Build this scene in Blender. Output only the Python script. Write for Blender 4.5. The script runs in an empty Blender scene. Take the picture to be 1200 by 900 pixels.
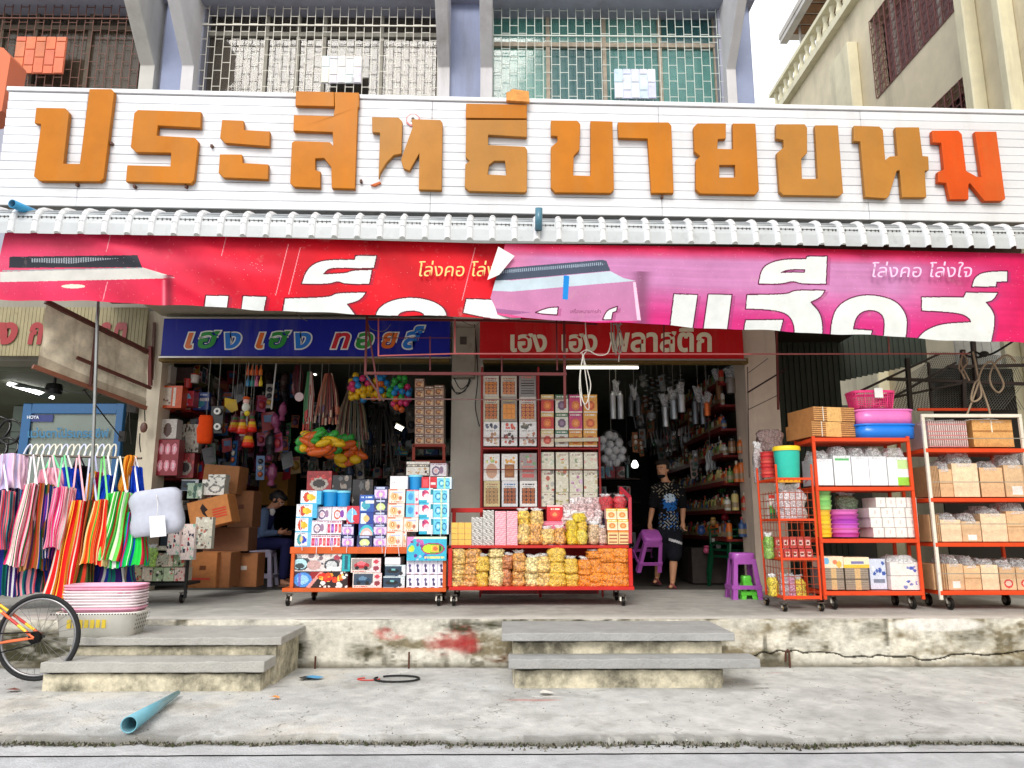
import bpy,math,random
import numpy as np
from mathutils import Vector,Matrix
from mathutils.geometry import tessellate_polygon
S=bpy.context.scene
COL=S.collection
random.seed(7)
RNG=np.random.default_rng(11)
# camera
F=873.0
EYE=1.258
PITCH=math.atan(165/F)
YAW=math.radians(0.6)
cam=bpy.data.cameras.new("camera")
cam.sensor_width=36.0
cam.lens=F/1200*36
cam.clip_start=0.05
cam.clip_end=2000
camo=bpy.data.objects.new("camera",cam)
COL.objects.link(camo)
camo.location=(0,0,EYE)
camo.rotation_euler=(math.radians(90)+PITCH,0,-YAW)
S.camera=camo
ROT=Matrix.Rotation(-YAW,3,'Z')@Matrix.Rotation(PITCH,3,'X')
EYEV=Vector((0,0,EYE))
# world, sun, exposure
SUN_EL,SUN_AZ=math.radians(39),math.radians(200)
w=bpy.data.worlds.new("World")
S.world=w
w.use_nodes=True
nt=w.node_tree
nt.nodes.clear()
sky=nt.nodes.new("ShaderNodeTexSky")
sky.sky_type='NISHITA'
sky.sun_disc=False
sky.sun_elevation=SUN_EL
sky.sun_rotation=SUN_AZ
sky.dust_density=4.0
sky.air_density=1.0
hs=nt.nodes.new("ShaderNodeMixRGB")
hs.inputs[0].default_value=0.82
hs.inputs[2].default_value=(10.6,10.8,11.1,1)
nt.links.new(sky.outputs[0],hs.inputs[1])
bg=nt.nodes.new("ShaderNodeBackground")
bg.inputs[1].default_value=0.14
wo=nt.nodes.new("ShaderNodeOutputWorld")
nt.links.new(hs.outputs[0],bg.inputs[0])
nt.links.new(bg.outputs[0],wo.inputs[0])
sl=bpy.data.lights.new("sun",'SUN')
sl.energy=1.9
sl.angle=math.radians(24)
sl.color=(1.0,0.96,0.9)
so=bpy.data.objects.new("sun",sl)
COL.objects.link(so)
sd=Vector((-0.2*math.cos(SUN_EL),-0.98*math.cos(SUN_EL),math.sin(SUN_EL)))
so.rotation_euler=sd.to_track_quat('Z','Y').to_euler()
sky.sun_rotation=math.atan2(sd.x,sd.y)
S.view_settings.view_transform='Standard'
S.view_settings.look='None'
S.view_settings.gamma=1
S.view_settings.exposure=0.12
S.cycles.max_bounces=6
S.cycles.diffuse_bounces=4
S.cycles.glossy_bounces=3
S.cycles.transparent_max_bounces=16
S.cycles.transmission_bounces=4
# layout helpers
def ray(px,py):
 return ROT@Vector(((px-600)/F,1.0,-(py-450)/F))
def P(px,py,Y,k=0.0):
 """point of the upright plane y = Y + k*x seen at a photo pixel"""
 d=ray(px,py)
 return EYEV+d*(Y/(d.y-k*d.x))
def G(px,py,z=0.0):
 """point of the level plane at height z seen at a photo pixel"""
 d=ray(px,py)
 return EYEV+d*((z-EYE)/d.z)
def lin(c):
 c=np.asarray(c,dtype=float)
 if c.max()>1.0:c=c/255.0
 return np.where(c<=0.04045,c/12.92,((c+0.055)/1.055)**2.4)
def rgb(*a):
 if len(a)==1:a=a[0]
 if isinstance(a,str):
  a=a.lstrip('#');a=[int(a[i:i+2],16) for i in(0,2,4)]
 c=np.array(a,dtype=float)/255.0
 c=np.where(c<=0.04045,c/12.92,((c+0.055)/1.055)**2.4)
 return tuple(c)
def tag(o,label=None,cat=None,group=None,kind=None):
 if label:o['label']=label
 if cat:o['category']=cat
 if group:o['group']=group
 if kind:o['kind']=kind
 return o
def thing(name,label,cat,loc=(0,0,0),rz=0.0,group=None):
 o=bpy.data.objects.new(name,None)
 o.empty_display_size=0.1
 COL.objects.link(o)
 o.location=loc
 o.rotation_euler=(0,0,rz)
 return tag(o,label,cat,group)
class MB:
 """collects shapes with a colour per face and links them as ONE mesh object"""
 def __init__(s,col=(.5,.5,.5),smooth=False):
  s.v=[];s.f=[];s.c=[];s.s=[];s.col=col;s.smooth=smooth
 def add(s,vs,fs,col=None,smooth=None):
  n=len(s.v)
  s.v.extend([tuple(p) for p in vs])
  c=col if col is not None else s.col
  sm=s.smooth if smooth is None else smooth
  for f in fs:
   s.f.append([i+n for i in f]);s.c.append(c);s.s.append(sm)
  return s
 def hexa(s,a,b,col=None):
  """a: 4 front corners (bl, br, tr, tl), b: the 4 behind them"""
  return s.add(list(a)+list(b),[(0,1,2,3),(5,4,7,6),(4,0,3,7),(1,5,6,2),(3,2,6,7),(4,5,1,0)],col,False)
 def box(s,x0,x1,y0,y1,z0,z1,col=None):
  return s.hexa([(x0,y0,z0),(x1,y0,z0),(x1,y0,z1),(x0,y0,z1)],[(x0,y1,z0),(x1,y1,z0),(x1,y1,z1),(x0,y1,z1)],col)
 def bar(s,a,b,w,h=None,col=None,up=(0,0,1)):
  a=Vector(a);b=Vector(b);h=h or w
  d=(b-a).normalized();u=Vector(up)
  if abs(d.dot(u))>.95:u=Vector((0,1,0))
  sx=d.cross(u).normalized()*w/2;sz=sx.cross(d).normalized()*h/2
  A=[a-sx-sz,a+sx-sz,a+sx+sz,a-sx+sz]
  B=[p+(b-a) for p in A]
  return s.hexa(A,B,col)
 def tube(s,pts,r,n=6,col=None,closed=False,caps=True):
  pts=[Vector(p) for p in pts];m=len(pts)
  rs=r if isinstance(r,(list,tuple)) else[r]*m
  vs=[];prev=None
  for i,p in enumerate(pts):
   if closed:d=pts[(i+1)%m]-pts[i-1]
   else:d=pts[min(i+1,m-1)]-pts[max(i-1,0)]
   d=d.normalized() if d.length>1e-9 else Vector((0,0,1))
   if prev is None:
    u=Vector((0,0,1)) if abs(d.z)<.9 else Vector((1,0,0))
    a=d.cross(u).normalized()
   else:
    a=prev-d*prev.dot(d)
    a=a.normalized() if a.length>1e-6 else d.orthogonal().normalized()
   prev=a;b=d.cross(a)
   for k in range(n):
    t=2*math.pi*k/n
    vs.append(p+(a*math.cos(t)+b*math.sin(t))*rs[i])
  fs=[]
  for i in range(m if closed else m-1):
   j=(i+1)%m
   for k in range(n):
    l=(k+1)%n
    fs.append((i*n+k,i*n+l,j*n+l,j*n+k))
  s.add(vs,fs,col,True)
  if caps and not closed:
   s.add(vs[:n],[tuple(reversed(range(n)))],col,False)
   s.add(vs[-n:],[tuple(range(n))],col,False)
  return s
 def lathe(s,prof,c=(0,0,0),n=16,col=None,smooth=True,axis='Z',sx=1.0,sy=1.0):
  c=Vector(c);vs=[]
  for(r,z) in prof:
   for k in range(n):
    t=2*math.pi*k/n
    x,y=r*math.cos(t)*sx,r*math.sin(t)*sy
    p={'Z':(x,y,z),'Y':(x,z,y),'X':(z,x,y)}[axis]
    vs.append(c+Vector(p))
  cols=col if isinstance(col,list) else None
  for i in range(len(prof)-1):
   n0=len(s.v)
   fs=[(k,(k+1)%n,n+(k+1)%n,n+k) for k in range(n)]
   s.add(vs[i*n:(i+2)*n],fs,cols[i] if cols else col,smooth)
  return s
 def ball(s,c,r,n=8,m=6,col=None,sx=1,sy=1,sz=1):
  c=Vector(c);vs=[];fs=[]
  for i in range(m+1):
   a=math.pi*i/m
   for k in range(n):
    t=2*math.pi*k/n
    vs.append((c.x+r*sx*math.sin(a)*math.cos(t),c.y+r*sy*math.sin(a)*math.sin(t),c.z+r*sz*math.cos(a)))
  for i in range(m):
   for k in range(n):
    l=(k+1)%n
    fs.append((i*n+k,i*n+l,(i+1)*n+l,(i+1)*n+k))
  return s.add(vs,fs,col,True)
 def prism(s,loops,off,col=None,side=None):
  """loops: list of 3D point loops (outer + holes); off: extrusion vector"""
  off=Vector(off)
  loops=[[Vector(p) for p in L] for L in loops]
  allp=[p for L in loops for p in L]
  tris=tessellate_polygon(loops)
  n=len(allp)
  s.add(allp,tris,col,False)
  s.add([p+off for p in allp],[t[::-1] for t in tris],col,False)
  for L in loops:
   m=len(L)
   s.add(list(L)+[p+off for p in L],[(i,(i+1)%m,m+(i+1)%m,m+i) for i in range(m)],side or col,False)
  return s
 def mesh(s,name,mat):
  me=bpy.data.meshes.new(name)
  me.from_pydata(s.v,[],s.f)
  set_cols(me,s.c)
  if any(s.s):me.polygons.foreach_set("use_smooth",s.s)
  me.materials.append(mat)
  return me
 def build(s,name,mat,parent=None,loc=None):
  o=bpy.data.objects.new(name,s.mesh(name,mat))
  COL.objects.link(o)
  if parent is not None:o.parent=parent
  if loc is not None:o.location=loc
  return o
def set_cols(me,cols):
 a=me.attributes.new("Col",'FLOAT_COLOR','FACE')
 c=np.ones((len(me.polygons),4),dtype=np.float32)
 c[:,:3]=np.asarray(cols,dtype=np.float32)
 a.data.foreach_set("color",c.ravel())
def fix_normals(o):
 import bmesh
 bm=bmesh.new();bm.from_mesh(o.data);bmesh.ops.remove_doubles(bm,verts=bm.verts,dist=1e-5)
 bmesh.ops.recalc_face_normals(bm,faces=bm.faces);bm.to_mesh(o.data);bm.free()
 return o
def bevel(o,w=0.01,seg=1):
 m=o.modifiers.new("bevel",'BEVEL');m.width=w;m.segments=seg;m.limit_method='ANGLE'
 return o
def place(mesh,name,loc,scale=(1,1,1),rot=(0,0,0),parent=None):
 o=bpy.data.objects.new(name,mesh)
 COL.objects.link(o)
 o.location=loc;o.scale=scale;o.rotation_euler=rot
 if parent is not None:o.parent=parent
 return o
ORD=['first','second','third','fourth','fifth','sixth','seventh','eighth','ninth','tenth','eleventh','twelfth','thirteenth','fourteenth','fifteenth','sixteenth','seventeenth','eighteenth','nineteenth','twentieth']
def nth(i,n=None,side='left'):
 if n is not None:
  if n==1:return 'only one'
  if i==n-1:return 'last one'
 return ORD[i] if i<len(ORD) else ORD[i//20]+' score and '+ORD[i%20]
 # materials
MATS={}
def mat(name,rough=.6,metal=0.,spec=.5,vary=.12,vscale=9.,bump=0.,bscale=40.,coat=0.,dirt=0.,dirtcol=(.05,.045,.035),dscale=2.5,alpha=1.,emit=0.,trans=0.,streak=False,sheen=0.,dt0=.52,dt1=.72):
 if name in MATS:return MATS[name]
 m=bpy.data.materials.new(name);m.use_nodes=True
 nt=m.node_tree;N=nt.nodes;L=nt.links
 b=N["Principled BSDF"]
 b.inputs["Roughness"].default_value=rough
 b.inputs["Metallic"].default_value=metal
 b.inputs["Specular IOR Level"].default_value=spec
 b.inputs["Coat Weight"].default_value=coat
 b.inputs["Coat Roughness"].default_value=.12
 b.inputs["Alpha"].default_value=alpha
 b.inputs["Transmission Weight"].default_value=trans
 b.inputs["Sheen Weight"].default_value=sheen
 at=N.new("ShaderNodeAttribute");at.attribute_name="Col"
 geo=N.new("ShaderNodeNewGeometry")
 out=at.outputs["Color"]
 if vary>0:
  nz=N.new("ShaderNodeTexNoise");nz.inputs["Scale"].default_value=vscale;nz.inputs["Detail"].default_value=6
  nz.inputs["Roughness"].default_value=.65
  L.new(geo.outputs["Position"],nz.inputs["Vector"])
  mr=N.new("ShaderNodeMapRange");mr.inputs[1].default_value=.3;mr.inputs[2].default_value=.7
  mr.inputs[3].default_value=1-vary;mr.inputs[4].default_value=1+vary*.6
  L.new(nz.outputs[0],mr.inputs[0])
  mx=N.new("ShaderNodeVectorMath");mx.operation='SCALE'
  L.new(out,mx.inputs[0]);L.new(mr.outputs[0],mx.inputs[3])
  out=mx.outputs[0]
 if dirt>0:
  vec=geo.outputs["Position"]
  if streak:
   mp=N.new("ShaderNodeMapping");mp.inputs["Scale"].default_value=(1,1,.12)
   L.new(vec,mp.inputs[0]);vec=mp.outputs[0]
  dz=N.new("ShaderNodeTexNoise");dz.inputs["Scale"].default_value=dscale;dz.inputs["Detail"].default_value=9
  dz.inputs["Roughness"].default_value=.7
  L.new(vec,dz.inputs["Vector"])
  dr=N.new("ShaderNodeMapRange");dr.inputs[1].default_value=dt0;dr.inputs[2].default_value=dt1
  dr.inputs[3].default_value=0;dr.inputs[4].default_value=dirt
  L.new(dz.outputs[0],dr.inputs[0])
  mm=N.new("ShaderNodeMixRGB");mm.inputs[2].default_value=(*dirtcol,1)
  L.new(dr.outputs[0],mm.inputs[0]);L.new(out,mm.inputs[1])
  out=mm.outputs[0]
 L.new(out,b.inputs["Base Color"])
 if emit>0:
  L.new(out,b.inputs["Emission Color"]);b.inputs["Emission Strength"].default_value=emit
 if bump>0:
  bz=N.new("ShaderNodeTexNoise");bz.inputs["Scale"].default_value=bscale;bz.inputs["Detail"].default_value=5
  L.new(geo.outputs["Position"],bz.inputs["Vector"])
  bp=N.new("ShaderNodeBump");bp.inputs["Strength"].default_value=min(1,bump*1.0);bp.inputs["Distance"].default_value=bump*.03
  L.new(bz.outputs[0],bp.inputs["Height"]);L.new(bp.outputs[0],b.inputs["Normal"])
 MATS[name]=m
 return m
M_PAINT=mat("painted_metal",.5,spec=.35,vary=.15,vscale=6,dirt=.5,dscale=5,dirtcol=(.10,.04,.02),dt0=.58,dt1=.75,bump=.05,bscale=60)
M_PLASTIC=mat("plastic",.32,vary=.07,vscale=14,bump=.04,bscale=30,coat=.15)
M_PRINT=mat("printed_card",.38,vary=.10,vscale=22,coat=.25,bump=.05,bscale=25)
M_CARD=mat("cardboard",.8,vary=.16,vscale=18,bump=.12,bscale=50)
M_WALL=mat("painted_plaster",.75,vary=.12,vscale=2.2,dirt=.45,dscale=1.7,dirtcol=(.12,.09,.06),bump=.15,bscale=35,streak=True,dt0=.5,dt1=.75)
M_CONC=mat("weathered_concrete",.9,spec=.2,vary=.16,vscale=5,dirt=.28,dscale=1.3,dirtcol=(.10,.09,.07),bump=.55,bscale=60,dt0=.5,dt1=.8)
M_STEP=mat("stained_step",.92,spec=.2,vary=.3,vscale=18,dirt=.85,dscale=2.6,dirtcol=(.07,.065,.045),bump=.35,bscale=60,dt0=.44,dt1=.62)
M_MOULD=mat("mouldy_concrete",.92,spec=.2,vary=.25,vscale=16,dirt=.5,dscale=3.4,dirtcol=(.05,.05,.04),bump=.4,bscale=60,dt0=.53,dt1=.68)
M_METAL=mat("bare_metal",.35,metal=.8,vary=.15,vscale=12,dirt=.4,dscale=6)
M_RUBBER=mat("rubber",.8,vary=.2,vscale=20)
M_SIGN=mat("enamel_board",.4,spec=.3,vary=.05,vscale=3,dirt=.28,dscale=2.5,dirtcol=(.32,.28,.22),streak=True,dt0=.5,dt1=.8,bump=.04,bscale=8)
M_LETTER=mat("acrylic_letter",.6,spec=.2,vary=.16,vscale=1.6,dirt=.4,dscale=2.6,dirtcol=(.36,.20,.06),coat=.06,streak=True,bump=.03,bscale=10,dt0=.45,dt1=.8)
M_VINYL=mat("vinyl_banner",.62,spec=.2,vary=.12,vscale=5,bump=.22,bscale=7,dirt=.22,dscale=6,dirtcol=(.5,.35,.32),dt0=.6,dt1=.7)
M_CLOTH=mat("woven_cloth",.85,vary=.08,vscale=20,bump=.12,bscale=120,spec=.2)
M_SKIN=mat("skin",.5,vary=.08,vscale=12,bump=.03,bscale=80)
M_HAIR=mat("hair",.55,vary=.35,vscale=60,bump=.4,bscale=120)
M_ROPE=mat("rope",.85,vary=.25,vscale=90,bump=.3,bscale=200)
M_WOOD=mat("old_wood",.7,vary=.3,vscale=12,bump=.2,bscale=30)
M_TUBE=mat("lit_tube",.5,vary=0,emit=9.0)
M_ROOF=mat("translucent_sheet",.6,vary=.1,dirt=.3,dscale=3)
if True:
 _n=M_ROOF.node_tree;_t=_n.nodes.new("ShaderNodeBsdfTranslucent");_t.inputs[0].default_value=(.85,.87,.85,1);_x=_n.nodes.new("ShaderNodeMixShader");_x.inputs[0].default_value=.6
 _n.links.new(_n.nodes["Principled BSDF"].outputs[0],_x.inputs[1]);_n.links.new(_t.outputs[0],_x.inputs[2]);_n.links.new(_x.outputs[0],_n.nodes["Material Output"].inputs[0])
M_LAMP=mat("lit_lamp",.5,vary=0,emit=4.0)
def film_mat(name,tint=(.9,.93,.95),a=.22,rough=.12):
 m=bpy.data.materials.new(name);m.use_nodes=True
 nt=m.node_tree;N=nt.nodes;L=nt.links
 out=N["Material Output"];b=N["Principled BSDF"]
 b.inputs["Base Color"].default_value=(*tint,1);b.inputs["Roughness"].default_value=rough
 b.inputs["Specular IOR Level"].default_value=.9
 geo=N.new("ShaderNodeNewGeometry")
 nz=N.new("ShaderNodeTexNoise");nz.inputs["Scale"].default_value=38;nz.inputs["Detail"].default_value=4
 nz.inputs["Distortion"].default_value=1.6
 L.new(geo.outputs["Position"],nz.inputs["Vector"])
 bp=N.new("ShaderNodeBump");bp.inputs["Strength"].default_value=1;bp.inputs["Distance"].default_value=.02
 L.new(nz.outputs[0],bp.inputs["Height"]);L.new(bp.outputs[0],b.inputs["Normal"])
 mr=N.new("ShaderNodeMapRange");mr.inputs[1].default_value=.42;mr.inputs[2].default_value=.72
 mr.inputs[3].default_value=a;mr.inputs[4].default_value=min(1,a+.6)
 L.new(nz.outputs[0],mr.inputs[0])
 tr=N.new("ShaderNodeBsdfTransparent")
 mx=N.new("ShaderNodeMixShader")
 L.new(mr.outputs[0],mx.inputs[0]);L.new(tr.outputs[0],mx.inputs[1]);L.new(b.outputs[0],mx.inputs[2])
 L.new(mx.outputs[0],out.inputs["Surface"])
 return m
M_FILM=film_mat("clear_film",a=.2)
M_FOG=film_mat("cloudy_film",a=.42,rough=.25)
def snack_mat(name,scale=90.,pale=1.25,dark=.35,a=.55):
 """pieces of snack seen through clear plastic: cells of varying tone, from the thing's own colour"""
 m=bpy.data.materials.new(name);m.use_nodes=True
 nt=m.node_tree;N=nt.nodes;L=nt.links
 b=N["Principled BSDF"];b.inputs["Roughness"].default_value=.35;b.inputs["Coat Weight"].default_value=.6
 b.inputs["Coat Roughness"].default_value=.15
 at=N.new("ShaderNodeAttribute");at.attribute_name="Col"
 geo=N.new("ShaderNodeNewGeometry")
 vo=N.new("ShaderNodeTexVoronoi");vo.inputs["Scale"].default_value=scale
 vo.inputs["Randomness"].default_value=.9
 L.new(geo.outputs["Position"],vo.inputs["Vector"])
 sep=N.new("ShaderNodeSeparateColor");L.new(vo.outputs["Color"],sep.inputs[0])
 mr=N.new("ShaderNodeMapRange");mr.inputs[3].default_value=1-a;mr.inputs[4].default_value=pale
 L.new(sep.outputs[0],mr.inputs[0])
 dd=N.new("ShaderNodeMapRange");dd.inputs[1].default_value=.25;dd.inputs[2].default_value=.75
 dd.inputs[3].default_value=1;dd.inputs[4].default_value=dark
 L.new(vo.outputs["Distance"],dd.inputs[0])
 mu=N.new("ShaderNodeMath");mu.operation='MULTIPLY';L.new(mr.outputs[0],mu.inputs[0]);L.new(dd.outputs[0],mu.inputs[1])
 sc=N.new("ShaderNodeVectorMath");sc.operation='SCALE'
 L.new(at.outputs["Color"],sc.inputs[0]);L.new(mu.outputs[0],sc.inputs[3])
 L.new(sc.outputs[0],b.inputs["Base Color"])
 bp=N.new("ShaderNodeBump");bp.inputs["Strength"].default_value=.8;bp.inputs["Distance"].default_value=.012;bp.invert=True
 L.new(vo.outputs["Distance"],bp.inputs["Height"]);L.new(bp.outputs[0],b.inputs["Normal"])
 nz=N.new("ShaderNodeTexNoise");nz.inputs["Scale"].default_value=26;nz.inputs["Distortion"].default_value=1.5;L.new(geo.outputs["Position"],nz.inputs["Vector"])
 b2=N.new("ShaderNodeBump");b2.inputs["Strength"].default_value=1;b2.inputs["Distance"].default_value=.03;L.new(nz.outputs[0],b2.inputs["Height"]);L.new(b2.outputs[0],b.inputs["Coat Normal"]);b.inputs["Coat Weight"].default_value=1;b.inputs["Coat Roughness"].default_value=.08
 return m
M_SNACK=snack_mat("snack_pieces",46,1.45,.5,.42)
M_SNACKF=snack_mat("fine_snack_pieces",70,1.35,.55,.32)
def striped_noise(shape,octaves,seed):
 """value noise on a grid, summed over octaves, 0..1"""
 r=np.random.default_rng(seed);h,w=shape;out=np.zeros(shape);amp=1;tot=0
 for(gy,gx) in octaves:
  g=r.random((gy+2,gx+2))
  y=np.linspace(0,gy,h,endpoint=False);x=np.linspace(0,gx,w,endpoint=False)
  yi=y.astype(int);xi=x.astype(int);fy=(y-yi)[:,None];fx=(x-xi)[None,:]
  fy=fy*fy*(3-2*fy);fx=fx*fx*(3-2*fx)
  a=g[yi][:,xi];b2=g[yi][:,xi+1];c=g[yi+1][:,xi];d=g[yi+1][:,xi+1]
  out+=amp*((a*(1-fx)+b2*fx)*(1-fy)+(c*(1-fx)+d*fx)*fy);tot+=amp;amp*=.6
 return out/tot
class Img:
 """flat print: colours per cell, origin bottom left, coordinates 0..1"""
 def __init__(s,w,h,bg):
  s.w=w;s.h=h
  s.a=np.empty((h,w,3));s.a[:]=np.array(bg,float)/255
  s.X,s.Y=np.meshgrid((np.arange(w)+.5)/w,(np.arange(h)+.5)/h)
 def put(s,m,c):s.a[m]=np.array(c,float)/255;return s
 def rect(s,x0,y0,x1,y1,c):return s.put((s.X>=x0)&(s.X<x1)&(s.Y>=y0)&(s.Y<y1),c)
 def ell(s,cx,cy,rx,ry,c):return s.put(((s.X-cx)/rx)**2+((s.Y-cy)/ry)**2<1,c)
 def ring(s,cx,cy,rx,ry,t,c):
  d=((s.X-cx)/rx)**2+((s.Y-cy)/ry)**2
  return s.put((d<1)&(d>(1-t)**2),c)
 def poly(s,pts,c):return s.put(inpoly(s.X,s.Y,pts),c)
 def dashes(s,x0,x1,y,hgt,c,seed=0,gap=.35):
  r=np.random.default_rng(seed);m=(s.Y>=y)&(s.Y<y+hgt)&(s.X>=x0)&(s.X<x1)
  return s.put(m&(r.random(s.w)>gap)[None,:],c)
 def blobs(s,n,r0,r1,cols,box=(0,0,1,1),seed=0):
  r=random.Random(seed)
  for i in range(n):
   rr=r.uniform(r0,r1)
   s.ell(r.uniform(box[0],box[2]),r.uniform(box[1],box[3]),rr,rr*s.w/s.h*r.uniform(.7,1.3),r.choice(cols))
  return s
 def noise(s,amt=.08,seed=1):
  s.a*=(1+amt*(np.random.default_rng(seed).random((s.h,s.w,1))-.5)*2);s.a=np.clip(s.a,0,1);return s
 def lin(s):return lin(np.clip(s.a,0,1)).reshape(-1,3)
def inpoly(X,Y,pts):
 m=np.zeros(X.shape,bool);n=len(pts)
 for i in range(n):
  x0,y0=pts[i];x1,y1=pts[(i+1)%n]
  if y0==y1:continue
  c=((y0>Y)!=(y1>Y))&(X<(x1-x0)*(Y-y0)/(y1-y0)+x0)
  m^=c
 return m
def polydist(X,Y,pts):
 d=np.full(X.shape,1e9);n=len(pts)
 for i in range(n):
  x0,y0=pts[i];x1,y1=pts[(i+1)%n]
  dx,dy=x1-x0,y1-y0;l=dx*dx+dy*dy+1e-9
  t=np.clip(((X-x0)*dx+(Y-y0)*dy)/l,0,1)
  d=np.minimum(d,np.hypot(X-x0-t*dx,Y-y0-t*dy))
 return d
def sheet(name,V,cols,mat_,parent=None,smooth=True):
 """V: (h+1, w+1, 3) grid of points, cols: (h*w, 3) linear colours"""
 h,w=V.shape[0]-1,V.shape[1]-1
 me=bpy.data.meshes.new(name)
 i=np.arange(h)[:,None]*(w+1)+np.arange(w)[None,:]
 fs=np.stack([i,i+1,i+w+2,i+w+1],-1).reshape(-1,4)
 me.vertices.add((h+1)*(w+1));me.vertices.foreach_set("co",V.reshape(-1).astype(np.float32))
 me.loops.add(fs.size);me.loops.foreach_set("vertex_index",fs.ravel().astype(np.int32))
 me.polygons.add(len(fs));me.polygons.foreach_set("loop_start",(np.arange(len(fs))*4).astype(np.int32))
 me.update(calc_edges=True)
 if smooth:me.polygons.foreach_set("use_smooth",np.ones(len(fs),bool))
 set_cols(me,cols)
 me.materials.append(mat_)
 o=bpy.data.objects.new(name,me);COL.objects.link(o)
 if parent is not None:o.parent=parent
 return o
def ubox(name,img,side=(200,200,200),top=None,m=None):
 """unit carton, front print at y=0, sharing one mesh for all its copies"""
 h,w=img.h,img.w
 side=rgb(*side);top=rgb(*top) if top else side
 vs=[];fs=[];cs=[]
 for j in range(h+1):
  for i in range(w+1):vs.append((i/w,0,j/h))
 L=img.lin()
 for j in range(h):
  for i in range(w):
   a=j*(w+1)+i;fs.append((a,a+1,a+w+2,a+w+1));cs.append(tuple(L[j*w+i]))
 n=len(vs)
 vs+=[(0,0,0),(1,0,0),(1,0,1),(0,0,1),(0,1,0),(1,1,0),(1,1,1),(0,1,1)]
 for f,c in(((4,0,3,7),side),((1,5,6,2),side),((3,2,6,7),top),((4,5,1,0),side),((5,4,7,6),side)):
  fs.append(tuple(n+q for q in f));cs.append(c)
 me=bpy.data.meshes.new(name);me.from_pydata(vs,[],fs);set_cols(me,cs);me.materials.append(m or M_PRINT)
 return me
def item(name,label,cat,me,rect,Y,depth,group=None,rz=0.0,tilt=0.0):
 """a box-like good filling a pixel rectangle of the photo on the upright plane Y"""
 x0,y0,x1,y1=rect
 a=P(x0,y1,Y);b=P(x1,y1,Y);c=P((x0+x1)/2,y0,Y)
 o=place(me,name,a,(b.x-a.x,depth,c.z-a.z),(tilt,0,rz))
 return tag(o,label,cat,group)
def text_mesh(s,bold=0.0,shear=0.0):
 """flat glyph triangles of a string, height unit 1, from Blender's own font"""
 cu=bpy.data.curves.new("t",'FONT');cu.body=s;cu.size=1;cu.offset=bold;cu.shear=shear;cu.resolution_u=3
 ob=bpy.data.objects.new("t",cu);COL.objects.link(ob)
 dg=bpy.context.evaluated_depsgraph_get();ev=ob.evaluated_get(dg)
 me=ev.to_mesh()
 vs=[tuple(v.co) for v in me.vertices];fs=[tuple(p.vertices) for p in me.polygons]
 ev.to_mesh_clear();bpy.data.objects.remove(ob);bpy.data.curves.remove(cu)
 return vs,fs
def text_fit(mb,s,px0,px1,py0,py1,Y,k=0.0,col=(1,1,1),bold=0.0,shear=0.0,lift=0.004,grow=0.0,ref=None):
 """write a string into a pixel rectangle of the plane (front side)"""
 vs,fs=text_mesh(s,bold,shear)
 rv=vs if ref is None else text_mesh(s,ref,shear)[0]
 if not vs:return
 xs=[v[0] for v in rv];ys=[v[1] for v in rv]
 x0,x1,y0,y1=min(xs),max(xs),min(ys),max(ys)
 out=[]
 for v in vs:
  u=(v[0]-x0)/(x1-x0);t=(v[1]-y0)/(y1-y0)
  p=P(px0+u*(px1-px0),py1+t*(py0-py1),Y,k)
  out.append((p.x,p.y-lift,p.z))
 mb.add(out,fs,col,False)
 # ground, road, pavement, platform
YE=G(600,782,0).y
ZP=P(600,725.5,YE).z
def zat(px,py,Y,k=0.0):return P(px,py,Y,k).z
def xat(px,py,Y,k=0.0):return P(px,py,Y,k).x
g=MB(rgb(120,118,114));g.add([(-150,-150,-.12),(150,-150,-.12),(150,250,-.12),(-150,250,-.12)],[(0,1,2,3)])
tag(g.build("ground",M_CONC),kind="structure")
def ground_strip(name,y0f,y1f,x0,x1,nx,ny,z,colf,m,zf=None):
 V=np.zeros((ny+1,nx+1,3));xs=np.linspace(x0,x1,nx+1)
 a=y0f(xs);b=y1f(xs)
 for j in range(ny+1):
  t=j/ny
  V[j,:,0]=xs;V[j,:,1]=a+(b-a)*t;V[j,:,2]=z
 if zf is not None:V[:,:,2]+=zf(V[:,:,0],V[:,:,1])
 C=colf((V[:-1,:-1,0]+V[1:,1:,0])/2,(V[:-1,:-1,1]+V[1:,1:,1])/2)
 o=sheet(name,V,C.reshape(-1,3),m,smooth=True)
 return tag(o,kind="structure")
wob=striped_noise((1,601),[(1,14),(1,50),(1,160)],3)[0]-.5
def edge(xs):return G(600,868,0).y+.16*np.interp(xs,np.linspace(-6,6,601),wob)+(0.05-.012*xs)
def road_edge(xs):return G(600,884,-.03).y+.004*xs+.02*np.interp(xs,np.linspace(-6,6,601),wob)
Nz=striped_noise((220,900),[(4,16),(10,40),(26,110),(70,300)],5)
Nf=striped_noise((220,900),[(40,160),(110,450)],9)
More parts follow.
